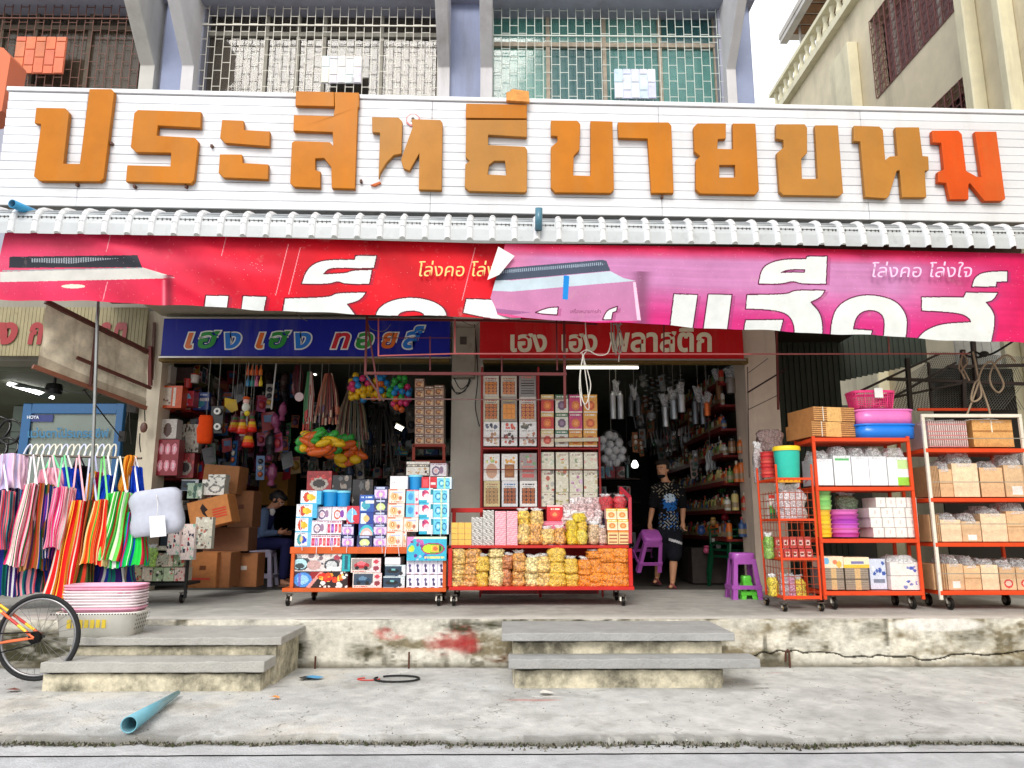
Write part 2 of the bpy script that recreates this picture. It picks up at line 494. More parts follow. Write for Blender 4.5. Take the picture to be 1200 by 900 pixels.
def pave_col(X,Y):
 i=np.clip(((Y-4)/3.2*219).astype(int),0,219);j=np.clip(((X+6)/12*899).astype(int),0,899)
 n=Nz[i,j];f=Nf[i,j]
 base=np.array(lin([190,190,187]))[None,None,:]*(.66+.5*n+.22*f)[:,:,None]
 warm=np.clip((n-.5)*3,0,1)[:,:,None]*(X<-1)[:,:,None]
 base=base*(1+warm*np.array([.10,.02,-.1]))
 pale=(np.clip((f-.62)*8,0,1)*np.clip((n-.52)*8,0,1))[:,:,None]
 base=base*(1-pale*.5)+pale*.5*lin([205,203,198])
 dd=np.clip(1.1-(Y-edge(X))/(.03+.16*n*f+.05*(np.sin(X*1.7)>.2)),0,1)[:,:,None]*.85
 base=base*(1-dd)+dd*lin([70,68,58])
 df=np.clip(1-(YE-Y)/(.03+.2*n*f),0,1)[:,:,None]*.65
 base=base*(1-df)+df*lin([70,62,50])
 sm=(np.clip((Nz[i,899-j]-.56)*9,0,1)*np.clip((f-.4)*4,0,1)*.35)[:,:,None];base=base*(1-sm)+sm*lin([214,213,208])
 dk_=(np.clip((Nz[219-i,j]-.57)*8,0,1)*.38)[:,:,None];base=base*(1-dk_)+dk_*lin([128,126,120])
 for(q0,q1,am,ph_) in((G(1080,868),G(1045,800),.05,1),(G(790,860),G(780,835),.04,2),(G(300,868),G(370,830),.06,3),(G(530,868),G(640,786),.05,5),(G(930,868),G(900,810),.05,4),(G(180,868),G(60,815),.04,6)):
  u_=np.clip((Y-q0.y)/(q1.y-q0.y),0,1);xx_=q0.x+(q1.x-q0.x)*u_+am*np.sin(Y*19+ph_)+am*.5*np.sin(Y*53+ph_)
  m=((np.abs(X-xx_)<.006)&(u_>0)&(u_<1))[:,:,None]*.55;base=base*(1-m)+m*lin([90,86,78])
 pit=(np.clip((Nf[219-i,899-j]-.74)*9,0,1)*.3)[:,:,None];base=base*(1-pit)+pit*lin([112,108,98])
 for(px,py,rx,ry,c) in((625,820,.22,.035,(190,130,120)),(640,816,.12,.03,(225,222,216)),(1145,824,.1,.02,(190,120,110)),(905,788,.09,.04,(196,120,130)),(900,806,.16,.03,(110,108,102)),(490,783,.06,.02,(120,112,90)),(335,833,.15,.012,(215,213,208))):
  p=G(px,py);e=((X-p.x)/rx)**2+((Y-p.y)/ry)**2
  m=(np.clip(1.3-e,0,1)*(f>.42))[:,:,None]*.7
  base=base*(1-m)+m*lin(c)
 return base
ground_strip("pavement",edge,lambda x:np.full_like(x,YE),-6,6,900,200,0,pave_col,M_CONC,lambda X,Y:-.035*np.clip(1-(Y-edge(X))/.05,0,1)+.012*(np.interp(X*3,np.linspace(-18,18,601),wob)))
ground_strip("pavement",edge,lambda x:np.full_like(x,YE),6,60,10,4,-.02,lambda X,Y:np.ones(X.shape+(3,))*lin([176,173,166]),M_CONC)
ground_strip("pavement",edge,lambda x:np.full_like(x,YE),-60,-6,10,4,-.02,lambda X,Y:np.ones(X.shape+(3,))*lin([176,173,166]),M_CONC)
def gut_col(X,Y):
 j=np.clip(((X+6)/12*899).astype(int),0,899);i=np.clip(((Y-3.5)/1.5*219).astype(int),0,219)
 n=Nz[i,j];f=Nf[i,j]
 b=lin([180,181,182])[None,None,:]*(.66+.5*n+.25*f)[:,:,None]
 dd=np.clip(1.2-(edge(X)-Y)/(.02+.07*f),0,1)[:,:,None]*.85
 return b*(1-dd)+dd*lin([62,60,50])
ground_strip("gutter",lambda x:road_edge(x)+.012,lambda x:edge(x)-.010-.034*np.clip(.5+2.2*np.interp(-x,np.linspace(-6,6,601),wob),0,1),-6,6,900,40,-.03,gut_col,M_CONC)
def road_col(X,Y):
 j=np.clip(((X+6)/12*899).astype(int),0,899);i=np.clip(((Y-1.5)/3*219).astype(int),0,219)
 n=Nz[i,j];f=Nf[219-i,j]
 b=lin([176,178,180])[None,None,:]*(.7+.4*n+.25*f)[:,:,None]
 return b
ground_strip("road",lambda x:np.full_like(x,1.5),road_edge,-6,6,900,60,-.034,road_col,M_CONC)
rd=MB(rgb(140,141,142));rd.add([(-60,-12,-.045),(60,-12,-.045),(60,4.6,-.045),(-60,4.6,-.045)],[(0,1,2,3)])
tag(rd.build("road",M_CONC),kind="structure")
gb=MB(rgb(88,84,72));rr=random.Random(4)
for i in range(3200):
 x=rr.uniform(-4.2,4.2);e=float(edge(np.array([x]))[0])
 dense=.5+.5*math.sin(x*1.3+1)
 y=e-.012+rr.gauss(0,.014+.03*dense);s_=rr.uniform(.002,.010)
 c=rr.choice([rgb(70,66,54),rgb(105,100,88),rgb(52,50,42),rgb(130,126,116),rgb(64,70,44)])
 z=-.028
 gb.add([(x-s_,y-s_,z),(x+s_,y-s_*.6,z),(x+s_*.5,y+s_,z),(x-s_*.7,y+s_*.6,z),(x,y,z+s_*1.6)],[(0,1,4),(1,2,4),(2,3,4),(3,0,4)],c)
tag(gb.build("gravel",M_CONC),kind="stuff")
lb=MB();
for i in range(700):
 x=rr.uniform(-4.6,4.6);y=rr.uniform(4.7,6.9);s_=rr.uniform(.002,.006)
 c=rr.choice([rgb(90,86,78),rgb(60,56,48),rgb(200,198,190),rgb(120,100,70)])
 z=.012*float(np.interp(x*3,np.linspace(-18,18,601),wob))
 lb.add([(x-s_,y-s_,z+.001),(x+s_,y-s_*.6,z+.001),(x+s_*.5,y+s_,z+.001),(x,y,z+s_)],[(0,1,3),(1,2,3),(2,0,3)],c)
tag(lb.build("grit",M_CONC),kind="stuff")
nx,ny=1000,60
xs=np.linspace(-6,6,nx+1);zs=np.linspace(-.02,ZP,ny+1)
XX,ZZ=np.meshgrid(xs,zs)
pn=striped_noise((ny+1,nx+1),[(2,24),(5,70),(14,220),(28,500)],21)
crk=.10+.05*np.interp(xs,np.linspace(-6,6,601),wob)*3+.02*np.sin(xs*3)
chip=np.clip((pn-.5)*10,0,1)*np.clip((ZZ-.40)/.05,0,1)
V=np.stack([XX,YE+.02*(pn-.5)+.035*chip+.02*(np.abs(ZZ-crk[None])<.007)*(XX>1.2),ZZ],-1)
Xc=(XX[:-1,:-1]+XX[1:,1:])/2;Zc=(ZZ[:-1,:-1]+ZZ[1:,1:])/2
p1=striped_noise((ny,nx),[(2,12),(6,50),(14,160),(28,420)],31)
p2=striped_noise((ny,nx),[(3,30),(8,90),(30,300)],32)
p3=striped_noise((ny,nx),[(1,90),(2,300)],33)
C=lin([214,210,196])[None,None,:]*(.62+.55*p1+.12*p3)[:,:,None]
def over(C,m,c):
 m=np.clip(m,0,1)[:,:,None];return C*(1-m)+m*np.array(lin(c))
C=over(C,(p2-.54)*7*(.4+.6*p3),(226,219,202))
C=over(C,(p1-.52)*6*(p3+.3),(132,122,98));C=over(C,np.clip((p3-.5)*5,0,1)*np.clip((p2-.47)*8,0,1)*.8,(84,82,70))
def blob(px,py,rx,ry,Y=YE):
 p=P(px,py,Y);return((Xc-p.x)/rx)**2+((Zc-p.z)/ry)**2
for(px,py,rx,ry,a) in((350,745,.22,.2,1.),(425,762,.18,.1,.7),(478,745,.12,.2,.4),(560,735,.4,.05,.9),(640,729,.6,.035,.9),(690,731,.5,.035,.8),(950,745,.15,.15,.5),(1020,735,.15,.08,.6),(1140,745,.2,.12,.6),(30,760,.6,.2,.9),(100,768,.5,.1,.8),(835,727,.25,.03,.6),(960,728,.3,.02,.5),(1000,745,.1,.1,.3)):
 C=over(C,np.clip(1.25-blob(px,py,rx,ry),0,1)*1.4*np.clip(p2*2.3-.7,0,1)*a,(64,62,44))
C=over(C,np.clip(1.2-blob(528,748,.25,.19),0,1)*1.0*np.clip(p1*3.4-1.45,0,.75),(168,66,66))
C=over(C,np.clip(1.2-blob(548,757,.14,.08),0,1)*1.0*np.clip(p2*2-.6,0,1),(165,40,44))
C=over(C,np.clip(1.2-blob(458,741,.16,.07),0,1)*1.6*np.clip(p1*3.2-1.4,0,.8),(190,96,90))
C=over(C,np.clip(1.1-blob(585,770,.16,.06),0,1)*2*np.clip(p2*2-.6,0,1),(96,62,30))
C=over(C,(Zc>.435+.03*p2)*.75,(216,213,204))
C=over(C,(1.2-blob(1100,732,.42,.06))*2,(222,218,210))
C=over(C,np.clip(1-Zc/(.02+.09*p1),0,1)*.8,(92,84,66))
C=over(C,(np.abs(Zc-(crk[:-1])[None])<.006)*(Xc>1.0)*.85,(38,32,24))
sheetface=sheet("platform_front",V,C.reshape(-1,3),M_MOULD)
tag(sheetface,kind="structure")
ptn=striped_noise((120,500),[(4,14),(10,50),(30,160)],8)
ptf=striped_noise((120,500),[(30,60),(90,200)],12)
def plat_col(X,Y):
 i=np.clip(((Y-6.9)/4*119).astype(int),0,119);j=np.clip(((X+6)/12*499).astype(int),0,499)
 n=ptn[i,j];f=ptf[i,j]
 b=lin([168,166,160])[None,None,:]*(.62+.5*n+.3*f)[:,:,None]
 t=np.clip((Y-7.15)/.25+(f-.5),0,1)[:,:,None]
 return(lin([214,210,202])*(.75+.35*f[:,:,None]))*(1-t)+b*t
ground_strip("platform",lambda x:np.full_like(x,YE+.003),lambda x:np.full_like(x,10.15),-6,6,500,120,ZP,plat_col,M_CONC)
fl=MB(rgb(96,92,86));fl.box(-6,6,10.15,20,ZP-.3,ZP-.012)
tag(fl.build("shop_floor",M_CONC),kind="structure")
pf=MB(rgb(150,145,135));pf.box(-60,-6,YE,20,-.1,ZP);pf.box(6,60,YE,20,-.1,ZP)
tag(pf.build("platform",M_CONC),kind="structure")
# steps
def rough_block(mb,pts,col):mb.hexa(pts[:4],pts[4:],col)
def steps(label,parts):
 c=thing("concrete_steps",label,"steps",(xat((parts[0][0]+parts[0][1])/2,parts[0][3],parts[0][4]),YE,0))
 for nm,(x0,x1,ytop,ybot,Yf,yback,col,m) in((q[-1],q[:-1]) for q in parts):
  a=P(x0,ytop,Yf);b=P(x1,ytop,Yf);zb=P((x0+x1)/2,ybot,Yf).z if ybot else 0
  if ybot is None:zb=-.01
  mb=MB(col);n=24;rj=random.Random(hash(nm+str(x0))%1000)
  j0=[rj.uniform(-.006,.006) for _ in range(n+1)];j1=[rj.uniform(-.005,.005) for _ in range(n+1)]
  for i in range(n):
   u0=a.x+(b.x-a.x)*i/n;u1=a.x+(b.x-a.x)*(i+1)/n
   lo=[(u0,Yf+j0[i],zb),(u1,Yf+j0[i+1],zb),(u1,Yf+j0[i+1]*.6,a.z+j1[i+1]),(u0,Yf+j0[i]*.6,a.z+j1[i])]
   bk=[(u0,yback,zb),(u1,yback,zb),(u1,yback,a.z),(u0,yback,a.z)]
   vs=lo+bk;fs=[(0,1,2,3),(3,2,6,7),(4,5,1,0)]
   if i==0:fs.append((4,0,3,7))
   if i==n-1:fs.append((1,5,6,2))
   mb.add(vs,fs)
  o=mb.build(nm,m);fix_normals(o);bevel(o,.008,2)
  o.parent=c;o.matrix_parent_inverse=Matrix.Translation(-Vector(c.location))
 return c
ys0=G(180,810,0).y;ys1=G(200,768,P(180,776,ys0-.05).z).y;ys2=G(730,806,0).y;ys3=G(730,766,P(740,772.5,ys2-.08).z).y
cs=rgb(172,170,164);cr=rgb(206,198,174);cg=rgb(160,160,158)
steps("wide concrete steps on the left, white basket on their edge, dark mould on the riser",[(47,310,776,788.5,ys0-.05,ys1-.006,cs,M_CONC,"tread"),(50,306,790,None,ys0,ys1-.006,cr,M_STEP,"riser"),(79,330,747.5,756.5,ys1-.05,YE-.01,cs,M_CONC,"tread"),(82,324,757.5,None,ys1,YE-.012,cr,M_STEP,"riser")])
steps("concrete steps in the middle with two overhanging grey slab treads on narrower blocks",[(596,891,772.5,784,ys2-.08,ys3-.006,cg,M_CONC,"tread"),(603,846,785.5,None,ys2,ys3-.006,cr,M_STEP,"riser"),(588,861,742,751.5,ys3-.08,YE-.01,cg,M_CONC,"tread"),(601,846,752.5,None,ys3,YE-.012,cr,M_STEP,"riser")])
# building: lower walls, pillars, ceilings
YF=9.9
bld=thing("shop_building","grey blue concrete shophouse above and around the two open shop fronts","building",(0,11,0))
def part(mb,name,m,parent=bld,bev=0,kind=None,label=None):
 o=mb.build(name,m);fix_normals(o)
 if bev:bevel(o,bev,2)
 o.parent=parent;o.matrix_parent_inverse=Matrix.Translation(-Vector(parent.location))
 if kind:o['kind']=kind
 if label:o['label']=label
 return o
ZTOP=zat(600,-140,YF)
zsoff=zat(600,366,YF)
def pillar(pxa,pxb,py,col,depth=.35,Y=YF,zt=None):
 mb=MB(col);a=xat(pxa,py,Y);b=xat(pxb,py,Y);z1=zt or zsoff
 n=10
 for i in range(n):mb.box(a,b,Y,Y+depth,ZP+(z1-ZP)*i/n,ZP+(z1-ZP)*(i+1)/n)
 return mb
part(pillar(166,188,450,rgb(232,220,196)),"pillar",M_WALL)
part(pillar(528,565,540,rgb(232,226,210),.5),"pillar",M_WALL)
part(pillar(874,912,450,rgb(226,208,190),.5),"pillar",M_WALL)
ZC=zat(600,424,9.9)
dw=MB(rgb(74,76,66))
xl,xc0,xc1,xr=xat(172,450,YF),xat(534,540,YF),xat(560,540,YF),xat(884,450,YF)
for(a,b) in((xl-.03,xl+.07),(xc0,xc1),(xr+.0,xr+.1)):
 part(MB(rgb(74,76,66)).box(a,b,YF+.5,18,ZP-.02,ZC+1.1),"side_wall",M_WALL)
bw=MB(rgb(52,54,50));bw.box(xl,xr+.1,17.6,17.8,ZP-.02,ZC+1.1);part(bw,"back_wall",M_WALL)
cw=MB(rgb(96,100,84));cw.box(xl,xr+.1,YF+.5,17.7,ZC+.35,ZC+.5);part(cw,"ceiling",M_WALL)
lt=MB(rgb(150,146,132));lt.box(xat(150,366,YF),xat(880,366,YF),YF+.02,YF+.45,zat(600,419,YF),zsoff);part(lt,"lintel",M_WALL)
yb=MB(rgb(120,96,40));yb.box(xat(190,424,YF),xat(527,424,YF),YF-.1,YF+.02,zat(600,426,YF),zat(600,418.5,YF));yb.box(xat(566,424,YF),xat(874,424,YF),YF-.1,YF+.02,zat(600,427,YF),zat(600,421,YF));part(yb,"shutter_box",M_WOOD)
up=MB(rgb(158,160,176))
z_sill=zat(600,135,YF);z_head=zat(600,3,YF)
up.box(xat(-140,60,YF),xat(886,60,YF),YF+.3,YF+.8,zsoff,z_sill)
up.box(xat(-140,60,YF),xat(886,60,YF),YF-.1,YF+.8,z_head,ZTOP)
for(a,b) in((181,232),(513,578),(846,884)):up.box(xat(a,60,YF),xat(b,60,YF),YF+.12,YF+.8,z_sill,z_head-.002)
part(up,"upper_wall",M_WALL)
bx=MB(rgb(146,156,186))
for(a,b) in((186,213),(527,563),(862,884)):
 part(MB(rgb(146,156,186)).box(xat(a,100,YF),xat(b,100,YF),YF+.04,YF+.12,z_sill-.2,z_head),"blue_panel",M_WALL)
wallpale=rgb(206,204,206)
for(a,b,c) in((164,181,rgb(190,188,182)),(213,227,wallpale),(513,527,wallpale),(563,577,wallpale),(851,862,wallpale)):
 f=MB(c);x0,x1=xat(a,100,YF),xat(b,100,YF);zk=zat(600,82,YF);zt=zat(600,0,YF-.7)
 prof=[(YF+.3,z_sill-.3),(YF-.05,z_sill-.3),(YF-.05,zk),(YF-.75,zt+.1),(YF-.75,zt+.6),(YF+.3,zt+.6)]
 f.prism([[(x0,y,z) for(y,z) in prof]],(x1-x0,0,0));part(f,"fin",M_WALL,bev=.012)
sw=MB(rgb(168,172,196));sw.box(xat(880,60,YF),xat(884,60,YF),YF+.12,YF+6,zsoff,ZTOP);part(sw,"gable_wall",M_WALL)
def window(x0,x1,mull,frame,curtain,glassy,rail_y,bar,cover=None,covercol=None,ybars=(9.6,18.3),top=0,bot=118,groups=None):
 YW=YF+.34
 fr=MB(frame)
 X0,X1=xat(x0,60,YW),xat(x1,60,YW);zt,zb=zat(600,top,YW),zat(600,bot+6,YW)
 for m in mull:fr.box(xat(m-2.2,60,YW),xat(m+2.2,60,YW),YW-.02,YW+.05,zb,zt)
 zr=zat(600,rail_y,YW);fr.box(X0,X1,YW-.03,YW+.05,zr-.035,zr+.035)
 fr.box(X0,X1,YW-.02,YW+.05,zt-.04,zt+.3)
 root=part(fr,"window",M_WOOD)
 edges=[x0]+list(mull)+[x1]
 for i in range(len(edges)-1):
  for(ya,yb_) in((top,rail_y),(rail_y,bot+6)):
   a,b=edges[i]+(2 if i else 0),edges[i+1]-2
   if b-a<3:continue
   p=MB(curtain[(i*3+(ya>top))%len(curtain)])
   p.box(xat(a,60,YW),xat(b,60,YW),YW+.02,YW+.03,zat(600,yb_-1,YW),zat(600,ya+1,YW))
   o=part(p,"pane",glassy);o.parent=root;o.matrix_parent_inverse=Matrix.Identity(4)
 cu=MB();n=60
 for i in range(n):
  a=X0+(X1-X0)*i/n;b=X0+(X1-X0)*(i+1)/n;o1=.03*(i%2);o2=.03*((i+1)%2)
  c=curtain[(i//5)%len(curtain)]
  cu.add([(a,YW+.08+o1,zb),(b,YW+.08+o2,zb),(b,YW+.08+o2,zt),(a,YW+.08+o1,zt)],[(0,1,2,3)],c)
 o=part(cu,"curtain",M_CLOTH);o.parent=root;o.matrix_parent_inverse=Matrix.Identity(4)
 YG=YF+.12;gr=MB(bar);n=int((x1-x0)/ybars[0])
 xx=[xat(x0+(x1-x0)*i/n,60,YG) for i in range(n+1)]
 z1,z0=zat(600,top-2,YG),zat(600,bot+6,YG)
 step=(zat(600,60,YG)-zat(600,60+ybars[1],YG));r=.0045
 for x in xx:gr.box(x-r,x+r,YG-r,YG+r,z0,z1)
 for i in range(n):
  z=z0+(step/2 if i%2 else 0)+.03
  while z<z1:
   gr.box(xx[i]+r,xx[i+1]-r,YG-r*.8,YG+r*.8,z-r,z+r);z+=step
 for z in(zr,z1-.02):gr.box(xx[0],xx[-1],YG-.02,YG-r-.001,z-.009,z+.009)
 gro=part(gr,"grille",M_PAINT)
 gro.parent=root;gro.matrix_parent_inverse=Matrix.Identity(4)
 if cover:
  a,b,c,d=cover;cols=5;rng=random.Random(2)
  u=[xat(a+(b-a)*i/cols,60,YG-.03) for i in range(cols+1)];v1=zat(600,c,YG);v0=zat(600,d,YG)
  pc=part(MB(covercol).box(u[0],u[-1],YG-.03,YG-.012,v0,v1),"cover_panel",M_PAINT,parent=bld)
  for i in range(cols):
   z=v0-(step*.5 if i%2 else 0)
   while z<v1-.02:
    lo=max(z+.008,v0);hi=min(z+step-.008,v1)
    if hi-lo>.03:
     cc=tuple(q*rng.uniform(.85,1.1) for q in covercol)
     o=part(MB(cc).box(u[i]+.008,u[i+1]-.008,YG-.045,YG-.0301,lo,hi),"brick",M_PAINT)
     o.parent=pc;o.matrix_parent_inverse=Matrix.Identity(4)
    z+=step
G1=mat("window_glass",.08,vary=.25,vscale=1.2,spec=.9,alpha=.45)
window(-60,164,(0,40,104),rgb(96,84,70),[rgb(78,70,60),rgb(96,84,70),rgb(66,60,52)],G1,37,rgb(104,62,46),(18,77,49,91),rgb(216,118,84))
window(232,513,(312,349,380,447),rgb(156,152,140),[rgb(84,78,70),rgb(98,90,80),rgb(72,68,62),rgb(90,84,76)],G1,43,rgb(214,210,198),(378,425,69,100),rgb(226,226,230))
window(578,851,(642,708,773,838),rgb(172,158,140),[rgb(110,172,164),rgb(134,190,180),rgb(92,152,148),rgb(120,180,172),rgb(74,124,126)],G1,53,rgb(206,212,204),(719,767,82,116),rgb(214,222,240))
# big sign board with planks and block letters
KS=.031;YS=7.9
sg=thing("sign_board","long white plank sign board with big orange Thai block letters over the awning","sign board",P(600,250,YS,KS))
def spart(mb,name,m,parent=None,bev=0,label=None,norm=True):
 o=mb.build(name,m)
 if norm:fix_normals(o)
 if bev:bevel(o,bev,2)
 o.parent=parent or sg
 if parent is None or parent is sg:o.matrix_parent_inverse=Matrix.Translation(-Vector(sg.location))
 else:o.matrix_parent_inverse=Matrix.Identity(4)
 if label:o['label']=label
 return o
def SP(px,py,d=0.0):
 p=P(px,py,YS,KS);return Vector((p.x,p.y+d,p.z))
zt=SP(12,103).z;zb=SP(0,240).z
xs0=SP(12,103).x;xs1=6.6
def sy(x):return YS+KS*x
NR=13;seams=[xs0,xat(94,200,YS,KS),xat(505,200,YS,KS),xat(774,200,YS,KS),4.2,xs1]
rj=random.Random(9)
for r in range(NR):
 h=(zt-.05-zb)/NR;z0=zb+r*h;z1=z0+h-.011
 for i in range(len(seams)-1):
  a,b=seams[i]+.002,seams[i+1]-.002
  c=np.array(rgb(228,230,234))*rj.uniform(.95,1.03)
  t=rj.uniform(0,.004)
  mb=MB(tuple(c));mb.hexa([(a,sy(a)-t-.004,z0),(b,sy(b)-t-.004,z0),(b,sy(b)-t-.014,z1),(a,sy(a)-t-.014,z1)],[(a,sy(a)+.02,z0),(b,sy(b)+.02,z0),(b,sy(b)+.02,z1),(a,sy(a)+.02,z1)])
  spart(mb,"plank",M_SIGN,bev=.004,norm=False)
bb=MB(rgb(110,110,112));bb.hexa([(xs0,sy(xs0)+.021,zb),(xs1,sy(xs1)+.021,zb),(xs1,sy(xs1)+.021,zt),(xs0,sy(xs0)+.021,zt)],[(xs0,sy(xs0)+.25,zb),(xs1,sy(xs1)+.25,zb),(xs1,sy(xs1)+.25,zt),(xs0,sy(xs0)+.25,zt)]);spart(bb,"backing",M_SIGN)
cp=MB(rgb(232,233,236));cp.hexa([(xs0-.02,sy(xs0)-.03,zt-.045),(xs1,sy(xs1)-.03,zt-.045),(xs1,sy(xs1)-.03,zt+.005),(xs0-.02,sy(xs0)-.03,zt+.005)],[(xs0-.02,sy(xs0)+.26,zt-.045),(xs1,sy(xs1)+.26,zt-.045),(xs1,sy(xs1)+.26,zt+.005),(xs0-.02,sy(xs0)+.26,zt+.005)]);spart(cp,"cap_rail",M_SIGN,bev=.006)
OR=rgb(188,112,10);OR2=rgb(180,122,50);OR3=rgb(214,80,14)
def zz(off,L):return[(off+x/3,y/3) for x,y in L]
letters=[(OR,[zz(0,[(143,393),(245,395),(258,410),(238,588),(295,588),(328,328),(405,328),(415,338),(378,640),(365,650),(155,648),(135,632),(160,450),(137,447)])]),(OR,[zz(0,[(497,400),(717,407),(715,463),(567,455),(563,490),(695,497),(708,510),(693,645),(682,657),(455,650),(460,593),(610,597),(613,550),(490,548),(472,530),(484,412)])]),(OR,[zz(0,[(790,435),(865,438),(867,470),(957,475),(955,527),(800,515),(783,498)])]),(OR,[zz(0,[(782,555),(860,556),(862,585),(952,590),(950,642),(795,636),(778,620)])]),(OR,[zz(300,[(147,335),(280,338),(281,388),(145,385)])]),(OR,[zz(300,[(281,338),(367,340),(367,390),(363,392),(353,675),(272,673),(270,600),(245,568),(215,570),(215,610),(233,615),(232,672),(140,668),(127,655),(133,515),(143,508),(265,512),(277,525),(275,478),(138,473),(140,418),(278,422),(283,391)])]),(OR2,[zz(300,[(412,425),(505,427),(518,440),(515,553),(488,558),(462,585),(442,618),(435,640),(436,600),(440,480),(413,478)])]),(OR2,[zz(300,[(550,432),(650,435),(658,445),(655,680),(575,678),(577,552),(543,612),(522,604),(513,575),(523,545),(553,462)])]),(OR2,[zz(300,[(740,435),(952,435),(952,495),(817,487),(817,522),(945,528),(953,540),(952,680),(945,688),(750,683),(735,670),(737,590),(752,578),(738,565)]),zz(300,[(838,578),(875,578),(880,628),(815,625),(820,592)])]),(OR,[zz(300,[(740,378),(952,382),(952,430),(738,428)])]),(OR,[zz(600,[(135,437),(228,438),(238,450),(235,540),(215,560),(213,628),(273,630),(273,438),(350,440),(355,680),(343,690),(150,688),(135,672),(135,530),(158,510),(158,492),(135,490)])]),(OR,[zz(600,[(368,443),(545,443),(555,455),(563,690),(485,690),(472,500),(370,497)])]),(OR,[zz(600,[(645,447),(745,447),(745,500),(717,502),(715,535),(770,537),(768,447),(848,447),(860,680),(848,695),(655,692),(640,677),(640,575),(655,562),(635,545),(632,460)]),zz(600,[(722,592),(777,592),(777,635),(722,635)])]),(OR2,[zz(900,[(20,450),(120,450),(128,462),(128,550),(108,570),(110,640),(165,640),(155,453),(235,453),(253,690),(240,700),(45,697),(32,685),(22,550),(47,530),(45,505),(20,500)])]),(OR2,[zz(900,[(290,455),(380,458),(392,470),(400,575),(415,562),(443,560),(435,460),(518,460),(530,560),(550,562),(552,610),(538,612),(543,705),(458,705),(450,610),(440,612),(413,700),(405,708),(330,703),(313,510),(290,508)])]),(OR3,[zz(900,[(562,472),(655,472),(667,485),(682,612),(718,632),(735,634),(712,475),(787,475),(818,710),(808,717),(745,717),(695,655),(690,660),(690,712),(625,712),(612,655),(583,652),(583,615),(605,608),(595,515),(565,513)])]),]
for(c,loops) in letters:
 D=-.085
 L=[[SP(x,y,D) for x,y in lp] for lp in loops]
 mb=MB(c);mb.prism(L,(0,.06,0),c,tuple(q*.8 for q in c))
 spart(mb,"letter",M_LETTER,bev=.006)
mb=MB(rgb(222,150,70));mb.prism([[SP(300+x/3,y/3,-.12) for x,y in((880,345),(893,341),(900,333),(958,341),(960,378),(880,373))]],(0,.06,0));spart(mb,"letter_mark",M_WOOD,bev=.004)
mb=MB(rgb(200,90,40));mb.prism([[SP(300+x/3,y/3,-.05) for x,y in((405,657),(438,645),(442,650),(420,660))]],(0,.03,0));spart(mb,"broken_piece",M_LETTER)
me_=MB();ctr=SP(484.3,142,-.03);R_=.075
def octo(r,dy):return[Vector((ctr.x+r*math.cos(math.pi/8+i*math.pi/4),ctr.y+dy,ctr.z+r*math.sin(math.pi/8+i*math.pi/4))) for i in range(8)]
me_.prism([octo(R_*1.1,0)],(0,.02,0),rgb(190,60,70));me_.prism([octo(R_*.88,-.005)],(0,.004,0),rgb(226,226,226))
me_.lathe([(0,-.008),(.03,-.008)],ctr+Vector((0,0,.005)),12,rgb(150,140,140),axis='Y');me_.ball(ctr+Vector((0,-.008,.012)),.014,8,6,rgb(96,84,84));me_.box(ctr.x-.028,ctr.x+.028,ctr.y-.010,ctr.y-.006,ctr.z-.03,ctr.z-.006,rgb(120,112,120))
spart(me_,"medallion",M_PLASTIC)
for(px,py) in((93,218),(160,220),(220,220),(775,232),(250,173),(133,170),(502,150),(424,214)):
 mb=MB(rgb(90,50,30));p=SP(px,py,-.03);mb.box(p.x-.012,p.x+.012,p.y-.03,p.y+.02,p.z-.02,p.z+.01);spart(mb,"bracket",M_PAINT)
for x in(-3.6,-1.4,.9,3.2):
 mb=MB(rgb(110,100,92));mb.bar((x,sy(x)+.25,(zt+zb)/2),(x,YF+.3,(zt+zb)/2+.1),.05);spart(mb,"stay",M_PAINT)
 # awning: roof, ribbed fringe
YA=7.15
aw=thing("awning","white ribbed translucent awning with curved front edge under the sign board","awning",P(600,290,YA,KS))
def apart(mb,name,m,bev=0,smooth=False):
 o=mb.build(name,m);fix_normals(o)
 if bev:bevel(o,bev,1)
 o.parent=aw;o.matrix_parent_inverse=Matrix.Translation(-Vector(aw.location));return o
ztop=P(0,245,YA,KS).z;zbot=P(0,273,YA,KS).z;hh=ztop-zbot
M_POLY=mat("ribbed_polycarbonate",.4,vary=.08,vscale=5,dirt=.5,dscale=7,dirtcol=(.2,.2,.18),dt0=.55,dt1=.8,bump=.1,bscale=20)
xa0=P(-45,260,YA,KS).x;xa1=P(1230,270,YA,KS).x;NP=49;pw=(xa1-xa0)/NP
prof=[(0.42,.155),(.25,.15),(.13,.125),(.06,.09),(.02,.04),(0,-.02),(-.002,-.115)]
prof=[(y,(z+.115)/.27*hh*1.35+zbot) for y,z in prof]
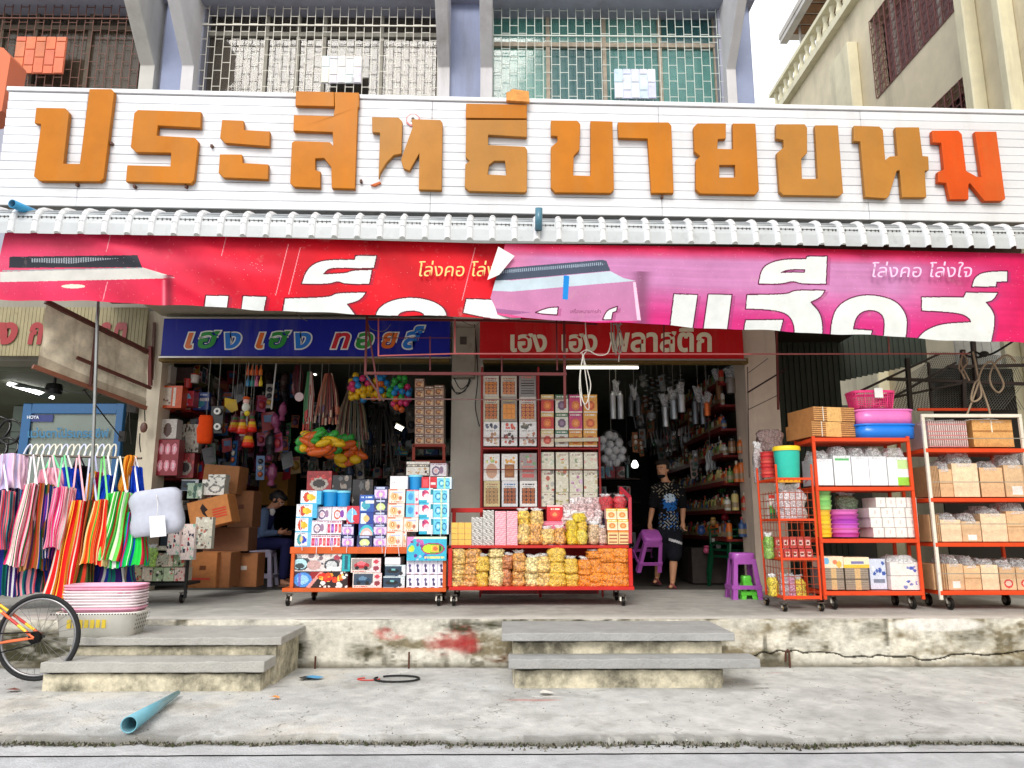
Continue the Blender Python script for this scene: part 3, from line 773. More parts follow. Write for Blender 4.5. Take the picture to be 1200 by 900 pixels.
for i in range(NP):
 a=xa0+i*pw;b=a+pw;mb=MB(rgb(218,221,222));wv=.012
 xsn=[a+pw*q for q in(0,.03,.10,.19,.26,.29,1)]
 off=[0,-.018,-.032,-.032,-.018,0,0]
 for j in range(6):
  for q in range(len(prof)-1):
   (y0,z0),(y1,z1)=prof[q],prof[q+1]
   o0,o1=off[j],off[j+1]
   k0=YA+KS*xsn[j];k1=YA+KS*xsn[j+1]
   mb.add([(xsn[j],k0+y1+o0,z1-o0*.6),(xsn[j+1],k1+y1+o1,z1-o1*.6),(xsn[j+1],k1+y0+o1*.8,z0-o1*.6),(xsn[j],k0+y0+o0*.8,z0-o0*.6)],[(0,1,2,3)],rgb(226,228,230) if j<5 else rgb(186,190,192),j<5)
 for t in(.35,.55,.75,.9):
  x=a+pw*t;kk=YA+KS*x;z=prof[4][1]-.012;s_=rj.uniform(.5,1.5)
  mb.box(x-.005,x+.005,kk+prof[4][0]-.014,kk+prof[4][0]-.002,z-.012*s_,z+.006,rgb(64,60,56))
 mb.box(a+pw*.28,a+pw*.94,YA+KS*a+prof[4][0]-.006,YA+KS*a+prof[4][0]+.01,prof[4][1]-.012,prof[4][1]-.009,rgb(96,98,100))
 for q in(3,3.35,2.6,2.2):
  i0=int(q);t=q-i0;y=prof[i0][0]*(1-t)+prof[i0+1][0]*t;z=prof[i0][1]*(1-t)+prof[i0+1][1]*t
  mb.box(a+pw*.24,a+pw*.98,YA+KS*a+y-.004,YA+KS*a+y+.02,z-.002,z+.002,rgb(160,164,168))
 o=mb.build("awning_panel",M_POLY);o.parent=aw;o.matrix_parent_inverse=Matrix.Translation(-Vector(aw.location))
rf=MB(rgb(200,204,200));zr0=prof[0][1]-.01;zr1=zr0-.12
rf.hexa([(xa0,YA+KS*xa0+.40,zr0-.02),(xa1,YA+KS*xa1+.40,zr0-.02),(xa1,YA+KS*xa1+.40,zr0),(xa0,YA+KS*xa0+.40,zr0)],[(xa0,YF-.05,zr1-.02),(xa1,YF-.05,zr1-.02),(xa1,YF-.05,zr1),(xa0,YF-.05,zr1)]);apart(rf,"roof_sheet",M_ROOF)
for y in(7.7,8.4,9.1,9.7):
 mb=MB(rgb(86,58,48));mb.box(xa0+.05,xa1-.05,y,y+.05,zr0-.22,zr0-.14);apart(mb,"purlin",M_PAINT)
sf=MB(rgb(176,166,142));sf.box(xat(180,360,9.6),xat(880,362,9.6),9.2,9.86,zat(600,365,9.6),zat(600,361,9.6));apart(sf,"soffit",M_PAINT)
# banner
KB=.031
YB=7.27
tops=[(-40,271),(0,272),(300,278),(600,286),(900,290),(1200,297),(1240,298)]
botL=[(-40,348),(0,351),(130,354),(250,360),(380,367),(520,371),(600,374),(700,378)]
botR=[(560,362),(600,373),(700,377),(760,380),(860,386),(1000,392),(1150,400.5),(1200,402),(1240,403)]
def ipl(t,x):return np.interp(x,[p[0] for p in t],[p[1] for p in t])
def wave(px,v,ph):
 w_=.022*np.sin(px*.021+ph)*(1-v)+.012*np.sin(px*.063+2*ph+v*2)*(1-v*.5)
 w_+=.03*np.exp(-((px-170-120*(1-v))/26)**2)*(ph<1)-.02*np.exp(-((px-100-160*(1-v))/18)**2)*(ph<1)
 for c in(250,440,560,905,1010):w_+=.014*np.exp(-((px-c-60*(1-v))/11)**2)
 w_+=.02*np.sin((px*.008+v*3.2+ph))
 return w_
def rounded(L):
 """round off the shallow corners of an outline, keep the sharp ones"""
 out=[];n=len(L)
 for i in range(n):
  p0,p1,p2=[np.array(L[(i+k-1)%n],float) for k in range(3)];a=p0-p1;b=p2-p1;la,lb=np.hypot(*a),np.hypot(*b)
  if(a@b)/(la*lb+1e-9)<-.55:
   q0,q2=p1+a*.5,p1+b*.5
   out+=[tuple(q0*(1-t)**2+2*p1*t*(1-t)+q2*t*t) for t in np.linspace(0,1,6)]
  else:out.append(tuple(p1))
 return out
class Pix:
 def __init__(s,PX,PY,bg):s.X=PX;s.Y=PY;s.a=bg
 def put(s,m,c,t=1.0):
  m=(m*t)[...,None];s.a=s.a*(1-m)+m*(np.array(c,float)/255);return s
 def glyph(s,loops0,fill=(216,220,218),line=(92,20,60),w=.95,shadow=(-3.5,2.5),sc=(150,60,110),st=.5):
  loops=[rounded(L) for L in loops0]
  ins=np.zeros(s.X.shape,bool);d=np.full(s.X.shape,1e9);ins2=np.zeros(s.X.shape,bool)
  for L in loops:
   ins^=inpoly(s.X,s.Y,L);d=np.minimum(d,polydist(s.X,s.Y,L))
   ins2^=inpoly(s.X+shadow[0]*1.2,s.Y+shadow[1]*-.6,L)
  s.put(ins2&~ins,sc,st)
  s.put((d<w),line);s.put(ins&(d>=w*.55),fill);return s
def lerp(a,b,t):return np.array(a,float)*(1-t[...,None])+np.array(b,float)*t[...,None]
def q2(ox,L):return[(ox+x/3.6,230+y/3.6) for x,y in L]
def banner(name,x_of,bot,nxp,ny,ph,Yoff,art):
 u=np.linspace(0,1,nxp+1);v=np.linspace(0,1,ny+1)
 U,Vv=np.meshgrid(u,v)
 x0,x1=x_of(Vv);PX=x0+(x1-x0)*U
 T=ipl(tops,PX);B=ipl(bot,PX)+.8*np.sin(PX*.045+ph)+.4*np.sin(PX*.11);PY=B+(T-B)*Vv
 W=wave(PX,Vv,ph)
 Y=YB+Yoff+W
 d=np.stack([(PX-600)/F,np.ones_like(PX),-(PY-450)/F],-1)@np.array(ROT).T
 t=Y/(d[...,1]-KB*d[...,0])
 V3=d*t[...,None];V3[...,2]+=EYE
 cx=(PX[:-1,:-1]+PX[1:,1:])/2;cy=(PY[:-1,:-1]+PY[1:,1:])/2;cv=(Vv[:-1,:-1]+Vv[1:,1:])/2
 C=art(cx,cy,cv)
 return sheet(name,V3,lin(np.clip(C,0,1).reshape(-1,3)*255+1.01),M_VINYL)
def boxart(p,quadtop,quadsil,quadbody,tk):
 p.put(inpoly(p.X,p.Y,quadbody),tk['body'],.9)
 p.put(inpoly(p.X,p.Y,quadsil),(196,204,208));p.put(inpoly(p.X,p.Y,quadtop),(56,60,72))
def artL(X,Y,v):
 t=np.clip((X-60)/330,0,1)
 c=lerp((208,44,84),(204,8,28),t)/255
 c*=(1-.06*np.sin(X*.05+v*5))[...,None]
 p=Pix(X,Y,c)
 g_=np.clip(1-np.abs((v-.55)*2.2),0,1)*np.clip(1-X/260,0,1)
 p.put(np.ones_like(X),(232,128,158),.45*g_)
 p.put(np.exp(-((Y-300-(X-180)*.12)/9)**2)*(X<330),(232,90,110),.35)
 p.put(inpoly(X,Y,q2(0,[(0,320),(40,318),(600,300),(700,330),(740,345),(480,352),(0,362)])),(206,204,198))
 p.put(inpoly(X,Y,q2(0,[(40,255),(580,248),(600,300),(38,302)])),(46,48,56))
 p.put(inpoly(X,Y,q2(0,[(130,262),(360,258),(500,262),(300,284),(130,278)]))&(np.sin(X*2.2)>-.2),(150,158,166))
 p.put(inpoly(X,Y,q2(0,[(10,312),(600,300),(600,304),(10,318)])),(150,154,158))
 p.put(((X-86)/14)**2+((Y-335.5)/2.4)**2<1,(238,214,196))
 p.put(np.exp(-((X-198)/5)**2)*(Y>322),(120,24,44),.8)
 p.put(np.exp(-((X-192)/2)**2)*(Y>328),(240,150,160),.7)
 wl=(96,10,30)
 G_=lambda ls,**k:p.glyph([q2(300,l) for l in ls],line=wl,sc=(140,30,60),**k)
 G_([[(192,370),(210,315),(245,282),(300,267),(415,267),(420,250),(510,250),(498,303),(430,305),(345,302),(305,306),(285,328),(345,325),(385,322),(405,312),(490,310),(478,371),(372,371),(345,357),(312,371)]])
 G_([[(-222,500),(-212,418),(-115,420),(-125,500)]]);G_([[(-65,500),(-55,420),(45,424),(30,500)]])
 G_([[(108,505),(122,430),(318,425),(330,407),(465,405),(440,440),(385,455),(420,500),(430,520)]])
 a=[(655+150*math.cos(t_),505-78*math.sin(t_)) for t_ in np.linspace(0,math.pi,18)]
 b=[(655-55*math.cos(t_),505-22*math.sin(t_)) for t_ in np.linspace(0,math.pi,9)]
 G_([a+b]);G_([[(873,492),(887,432),(900,432),(1100,440),(1120,520),(1000,520)]])
 for(x,y0,y1) in((130,273,295),(126,330,352),(265,278,300),(338,286,346),(352,290,345),(557,290,352)):
  p.put((np.abs(X-x-(Y-y0)*-.25)<.5)&(Y>y0)&(Y<y1),(240,190,190),.7)
 r_=np.random.default_rng(3).random(X.shape)
 p.put((r_>.995)&(np.exp(-((X-290)/22)**2-((Y-315)/7)**2)>.3),(240,220,220))
 p.put((r_>.9985),(240,180,180),.8)
 return p.a
def artR(X,Y,v):
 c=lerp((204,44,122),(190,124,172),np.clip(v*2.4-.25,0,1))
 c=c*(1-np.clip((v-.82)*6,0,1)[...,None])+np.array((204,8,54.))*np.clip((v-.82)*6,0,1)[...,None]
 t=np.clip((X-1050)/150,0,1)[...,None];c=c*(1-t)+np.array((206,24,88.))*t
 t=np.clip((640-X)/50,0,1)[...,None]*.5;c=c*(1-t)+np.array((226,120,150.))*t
 p=Pix(X,Y,c/255)
 nn=striped_noise(X.shape,[(30,3),(90,6)],6);p.a=p.a*(1+.10*(nn-.5))[...,None]
 R3=lambda L:q2(600,L)
 p.put(np.exp(-((X-752)/9)**2)*(Y>318),(120,70,100),.75)
 p.put(inpoly(X,Y,R3([(-95,400),(520,352),(545,525),(150,530),(-110,480)])),(188,126,166),.9)
 p.put(inpoly(X,Y,R3([(-75,352),(0,355),(415,316),(470,345),(520,357),(340,372),(0,402),(-110,398)])),(190,206,216))
 p.put(inpoly(X,Y,R3([(-65,310),(0,300),(380,268),(398,272),(415,314),(0,352),(-75,356)])),(70,80,98))
 p.put(inpoly(X,Y,R3([(-50,312),(380,278),(385,290),(-50,326)]))&(np.sin(X*2.6)>0),(150,166,184))
 p.put(inpoly(X,Y,R3([(510,362),(522,362),(543,522),(528,522)])),(246,196,220))
 p.put(inpoly(X,Y,R3([(-95,470),(80,490),(0,500),(-95,490)])),(110,60,110),.5)
 p.put(inpoly(X,Y,R3([(218,333),(242,336),(236,437),(213,434)])),(20,132,210))
 gl=lambda ls,**k:p.glyph(ls,**k)
 R4=lambda L:q2(900,L)
 gl([R3([(665,560),(683,412),(783,415),(762,560)])]);gl([R3([(806,570),(828,413),(928,415),(908,570)])])
 gl([R3([(100,490),(150,470),(195,468),(190,500),(130,497)])]);gl([R3([(383,520),(400,480),(445,465),(440,485),(425,490),(420,520)])])
 gl([R4([(-40,370),(-30,315),(-5,285),(60,265),(160,264),(165,253),(250,253),(245,370),(140,371),(105,356),(60,371)]),R4([(55,322),(85,309),(155,309),(153,322),(100,320)])])
 gl([R4([(-95,475),(-88,415),(90,413),(105,395),(240,397),(225,425),(180,447),(220,490),(232,545),(228,620),(110,620),(112,540),(80,492),(0,478)])])
 gl([R4([(-112,620),(-95,522),(65,520),(40,620)])])
 gl([R4([(258,640),(270,500),(310,447),(380,417),(460,416),(540,440),(580,490),(590,540),(575,640),(480,640),(492,550),(488,505),(452,480),(402,483),(370,512),(360,560),(440,565),(425,640)])])
 gl([R4([(648,483),(648,425),(825,425),(835,405),(970,407),(950,440),(920,447),(955,490),(958,540),(935,650),(600,650),(640,585),(680,556),(740,536),(855,530),(850,515),(810,492)])])
 gl([R4([(860,382),(870,342),(910,318),(1010,315),(1010,360),(965,362),(962,382)])])
 r_=np.random.default_rng(8).random(X.shape);p.put(r_>.999,(240,200,220),.8)
 return p.a
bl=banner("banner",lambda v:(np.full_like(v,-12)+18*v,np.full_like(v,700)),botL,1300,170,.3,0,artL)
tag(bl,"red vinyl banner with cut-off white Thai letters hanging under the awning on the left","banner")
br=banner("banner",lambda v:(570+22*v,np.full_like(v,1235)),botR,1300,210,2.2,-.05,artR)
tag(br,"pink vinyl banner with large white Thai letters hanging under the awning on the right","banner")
t=MB();text_fit(t,"โล่งคอ โล่ง",492,581,308,326,YB,KB,rgb(240,206,130),0,.15,lift=.06)
o=t.build("slogan",M_VINYL);o.parent=bl
t=MB();text_fit(t,"โล่งคอ โล่งใจ",1019,1135,309,327,YB-.05,KB,rgb(236,196,226),0,.15,lift=.06)
o=t.build("slogan",M_VINYL);o.parent=br
t=MB();text_fit(t,"เครื่องหมายการค้า",668,703,364,369,YB-.05,KB,rgb(90,24,60),.0,0,lift=.06)
o=t.build("fine_print",M_VINYL);o.parent=br
cn=MB(rgb(232,230,226));a,b,c,d=P(584,289,YB-.1,KB),P(603,300,YB-.09,KB),P(585,322,YB-.09,KB),P(571,328,YB-.07,KB)
cn.add([a,b,c,d],[(0,1,2,3)]);o=cn.build("curled_corner",M_VINYL);o.parent=br
# shop name boards
def board(label,x0,x1,y0,y1,col,Y=9.72):
 mb=MB(col);a=P(x0,y1,Y);b=P(x1,y1,Y);zt_=P((x0+x1)/2,y0,Y).z
 mb.box(a.x,b.x,Y,Y+.06,a.z,zt_)
 o=mb.build("shop_sign",M_SIGN);bevel(o,.006,1)
 tag(o,label,"sign")
 fr=MB(rgb(196,192,186));e=.022
 fr.box(a.x-e,b.x+e,Y-.012,Y+.01,a.z-e,a.z-.001);fr.box(a.x-e,b.x+e,Y-.012,Y+.01,zt_+.001,zt_+e)
 fo=fr.build("sign_frame",M_METAL);fo.parent=o
 return o
s1=board("dark blue shop board with multicoloured Thai lettering above the toy shop door",188,527,374,417.5,rgb(22,34,150))
s2=board("red shop board with cream Thai lettering above the plastics shop door",562,872,377,420,rgb(216,22,28))
orr,grn,blu,red=rgb(226,110,40),rgb(40,148,60),rgb(30,120,210),rgb(208,36,50)
YT=9.72
def letter(s,x0,x1,y0,y1,c,parent):
 m1=MB();text_fit(m1,s,x0,x1,y0,y1,YT,0,rgb(240,240,236),.075,.28,lift=.010,ref=.035)
 text_fit(m1,s,x0,x1,y0,y1,YT,0,c,.028,.28,lift=.016,ref=.035)
 o=m1.build("letter",M_PLASTIC);o.parent=parent
for(s,x0,x1,y0,c) in(("เ",217,228,390,orr),("ฮ",232,259,388,grn),("ง",264,283,390,blu),("เ",300,311,390,orr),("ฮ",315,341,388,grn),("ง",346,365,390,blu),("ท",388,411,390,red),("อ",417,438,390,grn),("ย",447,467,390,orr),("ส์",472,498,382,blu)):
 letter(s,x0,x1,y0,409,c,s1)
for(s,x0,x1,y0,y1) in(("เฮง",598,641,391,413),("เฮง",658,700,391,413),("พลาสติก",714,834,384,413)):
 m1=MB();text_fit(m1,s,x0,x1,y0,y1,YT,0,rgb(250,238,208),.03,0,lift=.008)
 o=m1.build("lettering",M_PLASTIC);o.parent=s2
 # cream house across the side lane (upper right)
cb=thing("neighbour_building","cream yellow building with a white balustrade and iron window grilles at upper right","building",(7,16,0))
def cpart(mb,name,m,bev=0,parent=None):
 o=mb.build(name,m);fix_normals(o)
 if bev:bevel(o,bev,1)
 o.parent=parent or cb;o.matrix_parent_inverse=Matrix.Translation(-Vector(cb.location)) if not parent else Matrix.Identity(4)
 return o
XB=7.2
def Q(px,py,x=XB):
 d=ray(px,py);return EYEV+d*(x/d.x)
cream=rgb(220,208,178)
yN,yFar=Q(1195,60).y-3.5,Q(925,120).y+1.0
ztopw=Q(1000,4).z
wl_=MB(cream)
def pz(px,py):p=Q(px,py);return p.y,p.z
o1=(pz(1017,38),pz(1127,0));
y_a=Q(1020,80).y;y_b=Q(1190,30).y
zs_sill=Q(1027,117).z;zs_head=Q(1017,30).z+.02
low_head=Q(1110,105).z
for(ya,yb2,z0,z1) in((yN-6,yFar,0,Q(1092,126).z-1.6),):
 wl_.box(XB,XB+.25,ya,yb2,z0,z1)
zl0=Q(1092,126).z-1.6
ya1,yb1=Q(1147,100).y,Q(1075,128).y
yc1,yd1=Q(988,100).y,Q(935,122).y
zlow=Q(1142,78).z
zl_far=Q(982,72).z
wl_.box(XB,XB+.25,yN-6,ya1,zl0,zlow);wl_.box(XB,XB+.25,yb1,yc1,zl0,zlow);wl_.box(XB,XB+.25,yd1,yFar,zl0,zlow)
wl_.box(XB,XB+.25,yN-6,yFar,zlow,zs_sill)
yu0,yu1=Q(1215,40).y,Q(1026,90).y
wl_.box(XB,XB+.25,yu1,yFar,zs_sill,zs_head);wl_.box(XB,XB+.25,yN-6,yu0,zs_sill,zs_head)
wl_.box(XB,XB+.25,yN-6,yFar,zs_head,ztopw)
cpart(wl_,"wall",M_WALL)
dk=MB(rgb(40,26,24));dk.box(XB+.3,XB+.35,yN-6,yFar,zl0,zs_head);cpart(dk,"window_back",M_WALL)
ends=MB(cream);ends.box(XB+.003,XB+8,yFar,yFar+.2,0,ztopw);cpart(ends,"end_wall",M_WALL)
for(a,b) in((Q(983,80).y,Q(1008,80).y),(Q(1141,90).y-.05,Q(1155,90).y),(Q(1190,90).y,Q(1200,90).y)):
 mb=MB(rgb(226,218,186));mb.box(XB-.22,XB-.002,min(a,b),max(a,b),0,zs_head-.05 if a>12 else zs_head+2);cpart(mb,"pilaster",M_WALL,.02)
def grid(y0,y1,z0,z1,n,m,name="grille"):
 gm=MB(rgb(116,62,56))
 for i in range(n+1):
  y=y0+(y1-y0)*i/n;gm.box(XB-.03,XB-.018,y-.008,y+.008,z0,z1)
 for j in range(m+1):
  z=z0+(z1-z0)*j/m;gm.box(XB-.016,XB-.004,y0,y1,z-.008,z+.008)
 for i in range(n):
  for j in range(m):
   c=(XB-.01,y0+(y1-y0)*(i+.5)/n,z0+(z1-z0)*(j+.5)/m)
   gm.tube([(c[0],c[1]+.07*math.cos(t),c[2]+.07*math.sin(t)) for t in np.linspace(0,2*math.pi,7)[:-1]],.006,3,closed=True)
 cpart(gm,name,M_PAINT)
grid(yu0,yu1,zs_sill,zs_head,22,9);grid(ya1,yb1,zl0+.6,zlow,8,8);grid(yc1,yd1,zl0+.6,zlow,12,8)
cur=MB(rgb(150,120,120));cur.box(XB+.28,XB+.29,yu0,yu1,zs_sill,zs_head);cpart(cur,"curtain",M_CLOTH)
fr=MB(rgb(180,170,160))
for t in np.linspace(0,1,7):y=yu0+(yu1-yu0)*t;fr.box(XB+.05,XB+.1,y-.04,y+.04,zs_sill,zs_head)
cpart(fr,"window_frame",M_WOOD)
zb0=ztopw;zb1=zb0+.75
rl=MB(rgb(226,220,190));rl.box(XB-.12,XB+.1,yN-6,yFar,zb1-.1,zb1);rl.box(XB-.16,XB+.12,yN-6,yFar,zb0-.1,zb0+.06);cpart(rl,"balustrade_rail",M_WALL)
bal=MB(rgb(226,220,190));bal.lathe([(.04,0),(.07,.1),(.09,.2),(.04,.42),(.06,.5),(.06,.59)],(0,0,0),8);bme=bal.mesh("baluster",M_WALL)
y=yFar-.2
while y>Q(1010,0).y:
 o=place(bme,"baluster",(XB-0,y,zb0+.06));o.parent=cb;o.matrix_parent_inverse=Matrix.Translation(-Vector(cb.location));y-=.34
ro=MB(rgb(196,190,182));
e0,e1=Q(913,46,7.4),Q(945,-8,7.4)
rz=Q(925,45,7.5).z
ra=Vector((7.15,Q(915,48,7.15).y,Q(915,48,7.15).z))
ro.box(7.1,12,ra.y-9,ra.y,ra.z+.02,ra.z+.16);cpart(ro,"roof",M_WALL)
for i in range(20):
 mb=MB(rgb(128,92,60));y=ra.y-.3-i*.4;mb.box(7.3,11.5,y-.32,y,ra.z-.02,ra.z+.015);cpart(mb,"soffit_board",M_WOOD)
tb=MB(rgb(206,202,196));tb.box(7.12,7.3,ra.y-9,ra.y-.02,ra.z-.1,ra.z+.018);cpart(tb,"fascia",M_WALL)
pl=MB(rgb(200,196,188));pl.tube([Vector((7.4,ra.y-.6,ra.z)),Vector((7.4,ra.y-.6,zb1-.1))],.03,6);cpart(pl,"roof_post",M_PAINT)
# left neighbour shop (optician), canvas blind, posts
nb=thing("neighbour_shop","optician shop on the far left with blue framed window, striped name board and dim hall","shop",(-5,11,ZP))
def npart(mb,name,m,bev=0,parent=None,label=None):
 o=mb.build(name,m);fix_normals(o)
 if bev:bevel(o,bev,1)
 o.parent=parent or nb;o.matrix_parent_inverse=Matrix.Translation(-Vector(nb.location)) if not parent else Matrix.Identity(4)
 if label:o['label']=label
 return o
xe=xat(166,450,YF)
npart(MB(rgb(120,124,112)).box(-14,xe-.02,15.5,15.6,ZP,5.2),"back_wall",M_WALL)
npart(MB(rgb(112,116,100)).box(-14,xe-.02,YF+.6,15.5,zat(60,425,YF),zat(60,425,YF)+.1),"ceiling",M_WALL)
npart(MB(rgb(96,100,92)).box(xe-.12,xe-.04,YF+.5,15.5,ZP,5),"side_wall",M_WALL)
npart(MB(rgb(150,146,134)).box(-14,xe-.04,YF+.1,YF+.5,zat(60,421,YF),zat(60,340,YF)),"lintel",M_WALL)
bdr=MB(rgb(156,146,112));Yb=YF-.1
x=xat(-30,390,Yb)
while x<xat(168,390,Yb):bdr.box(x,x+.045,Yb,Yb+.05,zat(60,417,Yb),zat(60,360,Yb));x+=.05
nbd=npart(bdr,"striped_board",M_PAINT)
tm=MB()
for(s,a,b) in(("ง",0,22),("ก",33,52),("ร",116,131),("ต",134,150)):text_fit(tm,s,a,b,378,404,Yb,0,rgb(150,30,34),.05,.25,lift=.02)
o=tm.build("lettering",M_PLASTIC);o.parent=nbd
for i,(a,b) in enumerate((((11,444),(56,457)),((10,450),(62,466)))):
 p0=P(a[0],a[1],11.2);p1=P(b[0],b[1],12.2)
 tb=thing("ceiling_lamp",("upper" if i==0 else "lower")+" of the two lit fluorescent tubes under the optician's ceiling","lamp",(p0+p1)/2)
 mt=Matrix.Translation(-Vector(tb.location))
 o=MB(rgb(250,252,250)).tube([p0,p1],.025,8).build("tube",M_TUBE);o.parent=tb;o.matrix_parent_inverse=mt
 o=MB(rgb(150,150,146)).bar(p0+Vector((0,0,.06)),p1+Vector((0,0,.06)),.07,.05).build("housing",M_PAINT);o.parent=tb;o.matrix_parent_inverse=mt
fc=P(63,458,10.8)
fan=thing("ceiling_fan","black ceiling fan hanging below the canvas blind at far left","fan",fc)
o=MB(rgb(24,24,26)).lathe([(.02,.5),(.02,.12),(.1,.1),(.12,.02),(.1,-.05),(0,-.07)],(0,0,0),12).build("motor",M_PLASTIC,fan)
for a in(.25,2.35,4.4):
 d=Vector((math.cos(a),math.sin(a),-.05));n_=Vector((-math.sin(a),math.cos(a),.15))
 b=MB(rgb(26,26,28));r0,r1=d*.1,d*.62
 b.hexa([r0-n_*.04,r1-n_*.07,r1-n_*.07+Vector((0,0,.01)),r0-n_*.04+Vector((0,0,.01))],[r0+n_*.04,r1+n_*.07,r1+n_*.07+Vector((0,0,.01)),r0+n_*.04+Vector((0,0,.01))])
 b.build("blade",M_PLASTIC,fan)
Yw=YF+.25
bf=MB(rgb(22,86,136))
X0,X1,z1=xat(24,500,Yw),xat(143,500,Yw),zat(80,473,Yw);wd=.12
bf.box(X0,X0+wd,Yw,Yw+.08,ZP,z1);bf.box(X1-wd*.8,X1,Yw,Yw+.08,ZP,z1);bf.box(X0+wd,X1-wd*.8,Yw,Yw+.08,z1-.14,z1)
bwin=npart(bf,"blue_window_frame",M_PLASTIC,.006)
gl=npart(MB(rgb(150,164,156)).box(X0+wd,X1-wd*.8,Yw+.03,Yw+.04,ZP,z1-.14),"pane",mat("shop_glass",.05,vary=.2,vscale=2,spec=1.,alpha=.35),parent=bwin)
tm=MB();text_fit(tm,"แว่นตาโปรเกรสซีฟ",33,128,501,513,Yw,0,rgb(40,110,150),.03,0,lift=.012);o=tm.build("lettering",M_PLASTIC);o.parent=bwin
tm=MB(rgb(22,40,110));a,b=P(30,494,Yw),P(62,486,Yw);tm.box(a.x,b.x,Yw+.01,Yw+.02,a.z,b.z);o=tm.build("logo_strip",M_PRINT);o.parent=bwin
tm=MB();text_fit(tm,"HOYA",32,46,487,491,Yw,0,rgb(220,226,236),.02,0,lift=.006);o=tm.build("logo",M_PRINT);o.parent=bwin
npart(MB(rgb(150,166,158)).box(xat(30,500,14),xat(150,500,14),13.6,13.7,ZP,zat(60,480,14)),"inner_wall",M_WALL)
for i,(px,py,r) in enumerate(((-2,502,.16),(11,506,.17),(8,526,.15),(-6,528,.16))):
 c=P(px,py,10.4);mb=MB(rgb(26,26,28));mb.tube([c+Vector((r*math.cos(t),.02*math.sin(t*3),r*math.sin(t))) for t in np.linspace(0,2*math.pi,19)[:-1]],.018,6,closed=True)
 mb.tube([c-Vector((r,0,0)),c+Vector((r,0,0))],.006,4);mb.tube([c-Vector((0,0,r)),c+Vector((0,0,r))],.006,4)
 tag(mb.build("steering_wheel",M_PLASTIC),"black ring hanging on the dim wall at far left, "+["upper outer","upper inner","lower inner","lower outer"][i],"wheel","black rings on the left wall")
 # tilted canvas blind with red-brown bars
Y0,Y1=7.9,9.3
c00,c10,c11,c01=P(44,428,8.0),P(171,477,9.0),P(174,416,9.0),P(55,357,8.0)
bl_=thing("canvas_blind","stained beige canvas blind sloping down between rusty bars at upper left","blind",c00)
n=26;m_=12;Vg=np.zeros((m_+1,n+1,3));rb=random.Random(5)
for j in range(m_+1):
 for i in range(n+1):
  u,v=i/n,j/m_;p=(c00*(1-u)+c10*u)*(1-v)+(c01*(1-u)+c11*u)*v
  p=p+Vector((0,.02*math.sin(u*14+v*6)*(1-abs(v-.5))+.012*math.sin(u*31-v*9),-.02*math.sin(u*math.pi)*(1-v)))
  Vg[j,i]=p
nn=striped_noise((m_*4,n*4),[(2,6),(8,20),(16,50)],4)[::4,::4]
C=np.ones((m_,n,3))*lin([232,220,194])*(.78+.4*nn)[:,:,None]
C[:2]=C[:2]*.6+lin([120,90,60])*.4
o=sheet("canvas",Vg,C.reshape(-1,3),mat("canvas",.9,vary=.25,vscale=9,bump=.3,bscale=20,dirt=.5,dscale=6,dirtcol=(.2,.12,.06),streak=True));o.parent=bl_;o.matrix_parent_inverse=Matrix.Translation(-c00)
def blbar(a,b,w_,c,nm="bar"):
 o=MB(c).bar(a,b,w_).build(nm,M_PAINT);o.parent=bl_;o.matrix_parent_inverse=Matrix.Translation(-c00)
rust=rgb(92,48,38)
up_=Vector((0,-.03,0))
blbar(c01+up_+Vector((0,0,.03)),c11+up_+Vector((0,0,.03)),.05,rust,"top_bar");blbar(c00+up_-Vector((.03,0,.02)),c10+up_-Vector((-.02,0,.02)),.045,rgb(138,84,62),"bottom_bar")
blbar(P(113,386,8.4),P(106,452,8.4),.03,rust,"cross_bar");blbar(P(90,419,8.2),P(177,455,8.9),.035,rust,"cross_bar")
pp=thing("pole","thin pale grey pole standing among the striped bags in front of the canvas blind","pole",P(112,700,7.5))
a,b=P(115,352,7.6),P(108,560,7.6);o=MB(rgb(150,152,150)).tube([a,b],.017,8).build("shaft",M_METAL);o.parent=pp;o.matrix_parent_inverse=Matrix.Translation(-pp.location)
a,b=Vector((b.x,b.y,b.z)),Vector((b.x-.02,b.y,ZP));o=MB(rgb(130,132,130)).tube([a,b],.016,8).build("lower_shaft",M_METAL);o.parent=pp;o.matrix_parent_inverse=Matrix.Translation(-pp.location)
def pipe(name,label,a,b,r,col,cat="pipe",r2=None):
 r2=r2 or r
 a=Vector(a);b=Vector(b);d=(b-a).normalized();mb=MB(col)
 u=d.orthogonal().normalized();w_=d.cross(u);n=20
 vs=[]
 for(c,rr_) in((a,r),(b,r2),(b,r2*.86),(a,r*.86)):
  for k in range(n):t=2*math.pi*k/n;vs.append(c+(u*math.cos(t)+w_*math.sin(t))*rr_)
 fs=[]
 for i in range(4):
  for k in range(n):l=(k+1)%n;j=(i+1)%4;fs.append((i*n+k,i*n+l,j*n+l,j*n+k))
 mb2=MB(col);mb2.add(vs,fs,col,True)
 for i in range(n):mb2.c[2*n+i]=tuple(q*.5 for q in col)
 o=mb2.build(name,M_PLASTIC);return tag(o,label,cat)
pipe("drain_pipe","bright blue plastic pipe end sticking out over the awning at the far left",P(14,238.5,6.9),P(50,254,7.3),.042,rgb(46,150,200))
pipe("drain_pipe","grey blue upright pipe end poking up through the middle of the awning",P(631,270,7.10),P(631.5,244,7.06),.037,rgb(70,120,140))
# orange corner beam at the far left edge
ob=MB(rgb(214,112,74));a=P(-14,60,8.0);ob.prism([[P(-20,52,8.0),P(4,56,8.0),P(12.5,66,8.0),P(2,130,8.0),P(-20,136,8.0)]],(0,.3,0))
o=ob.build("neighbour_sign",M_SIGN);bevel(o,.01,2);tag(o,"orange panel end of the neighbouring sign at the left edge above the white board","sign")
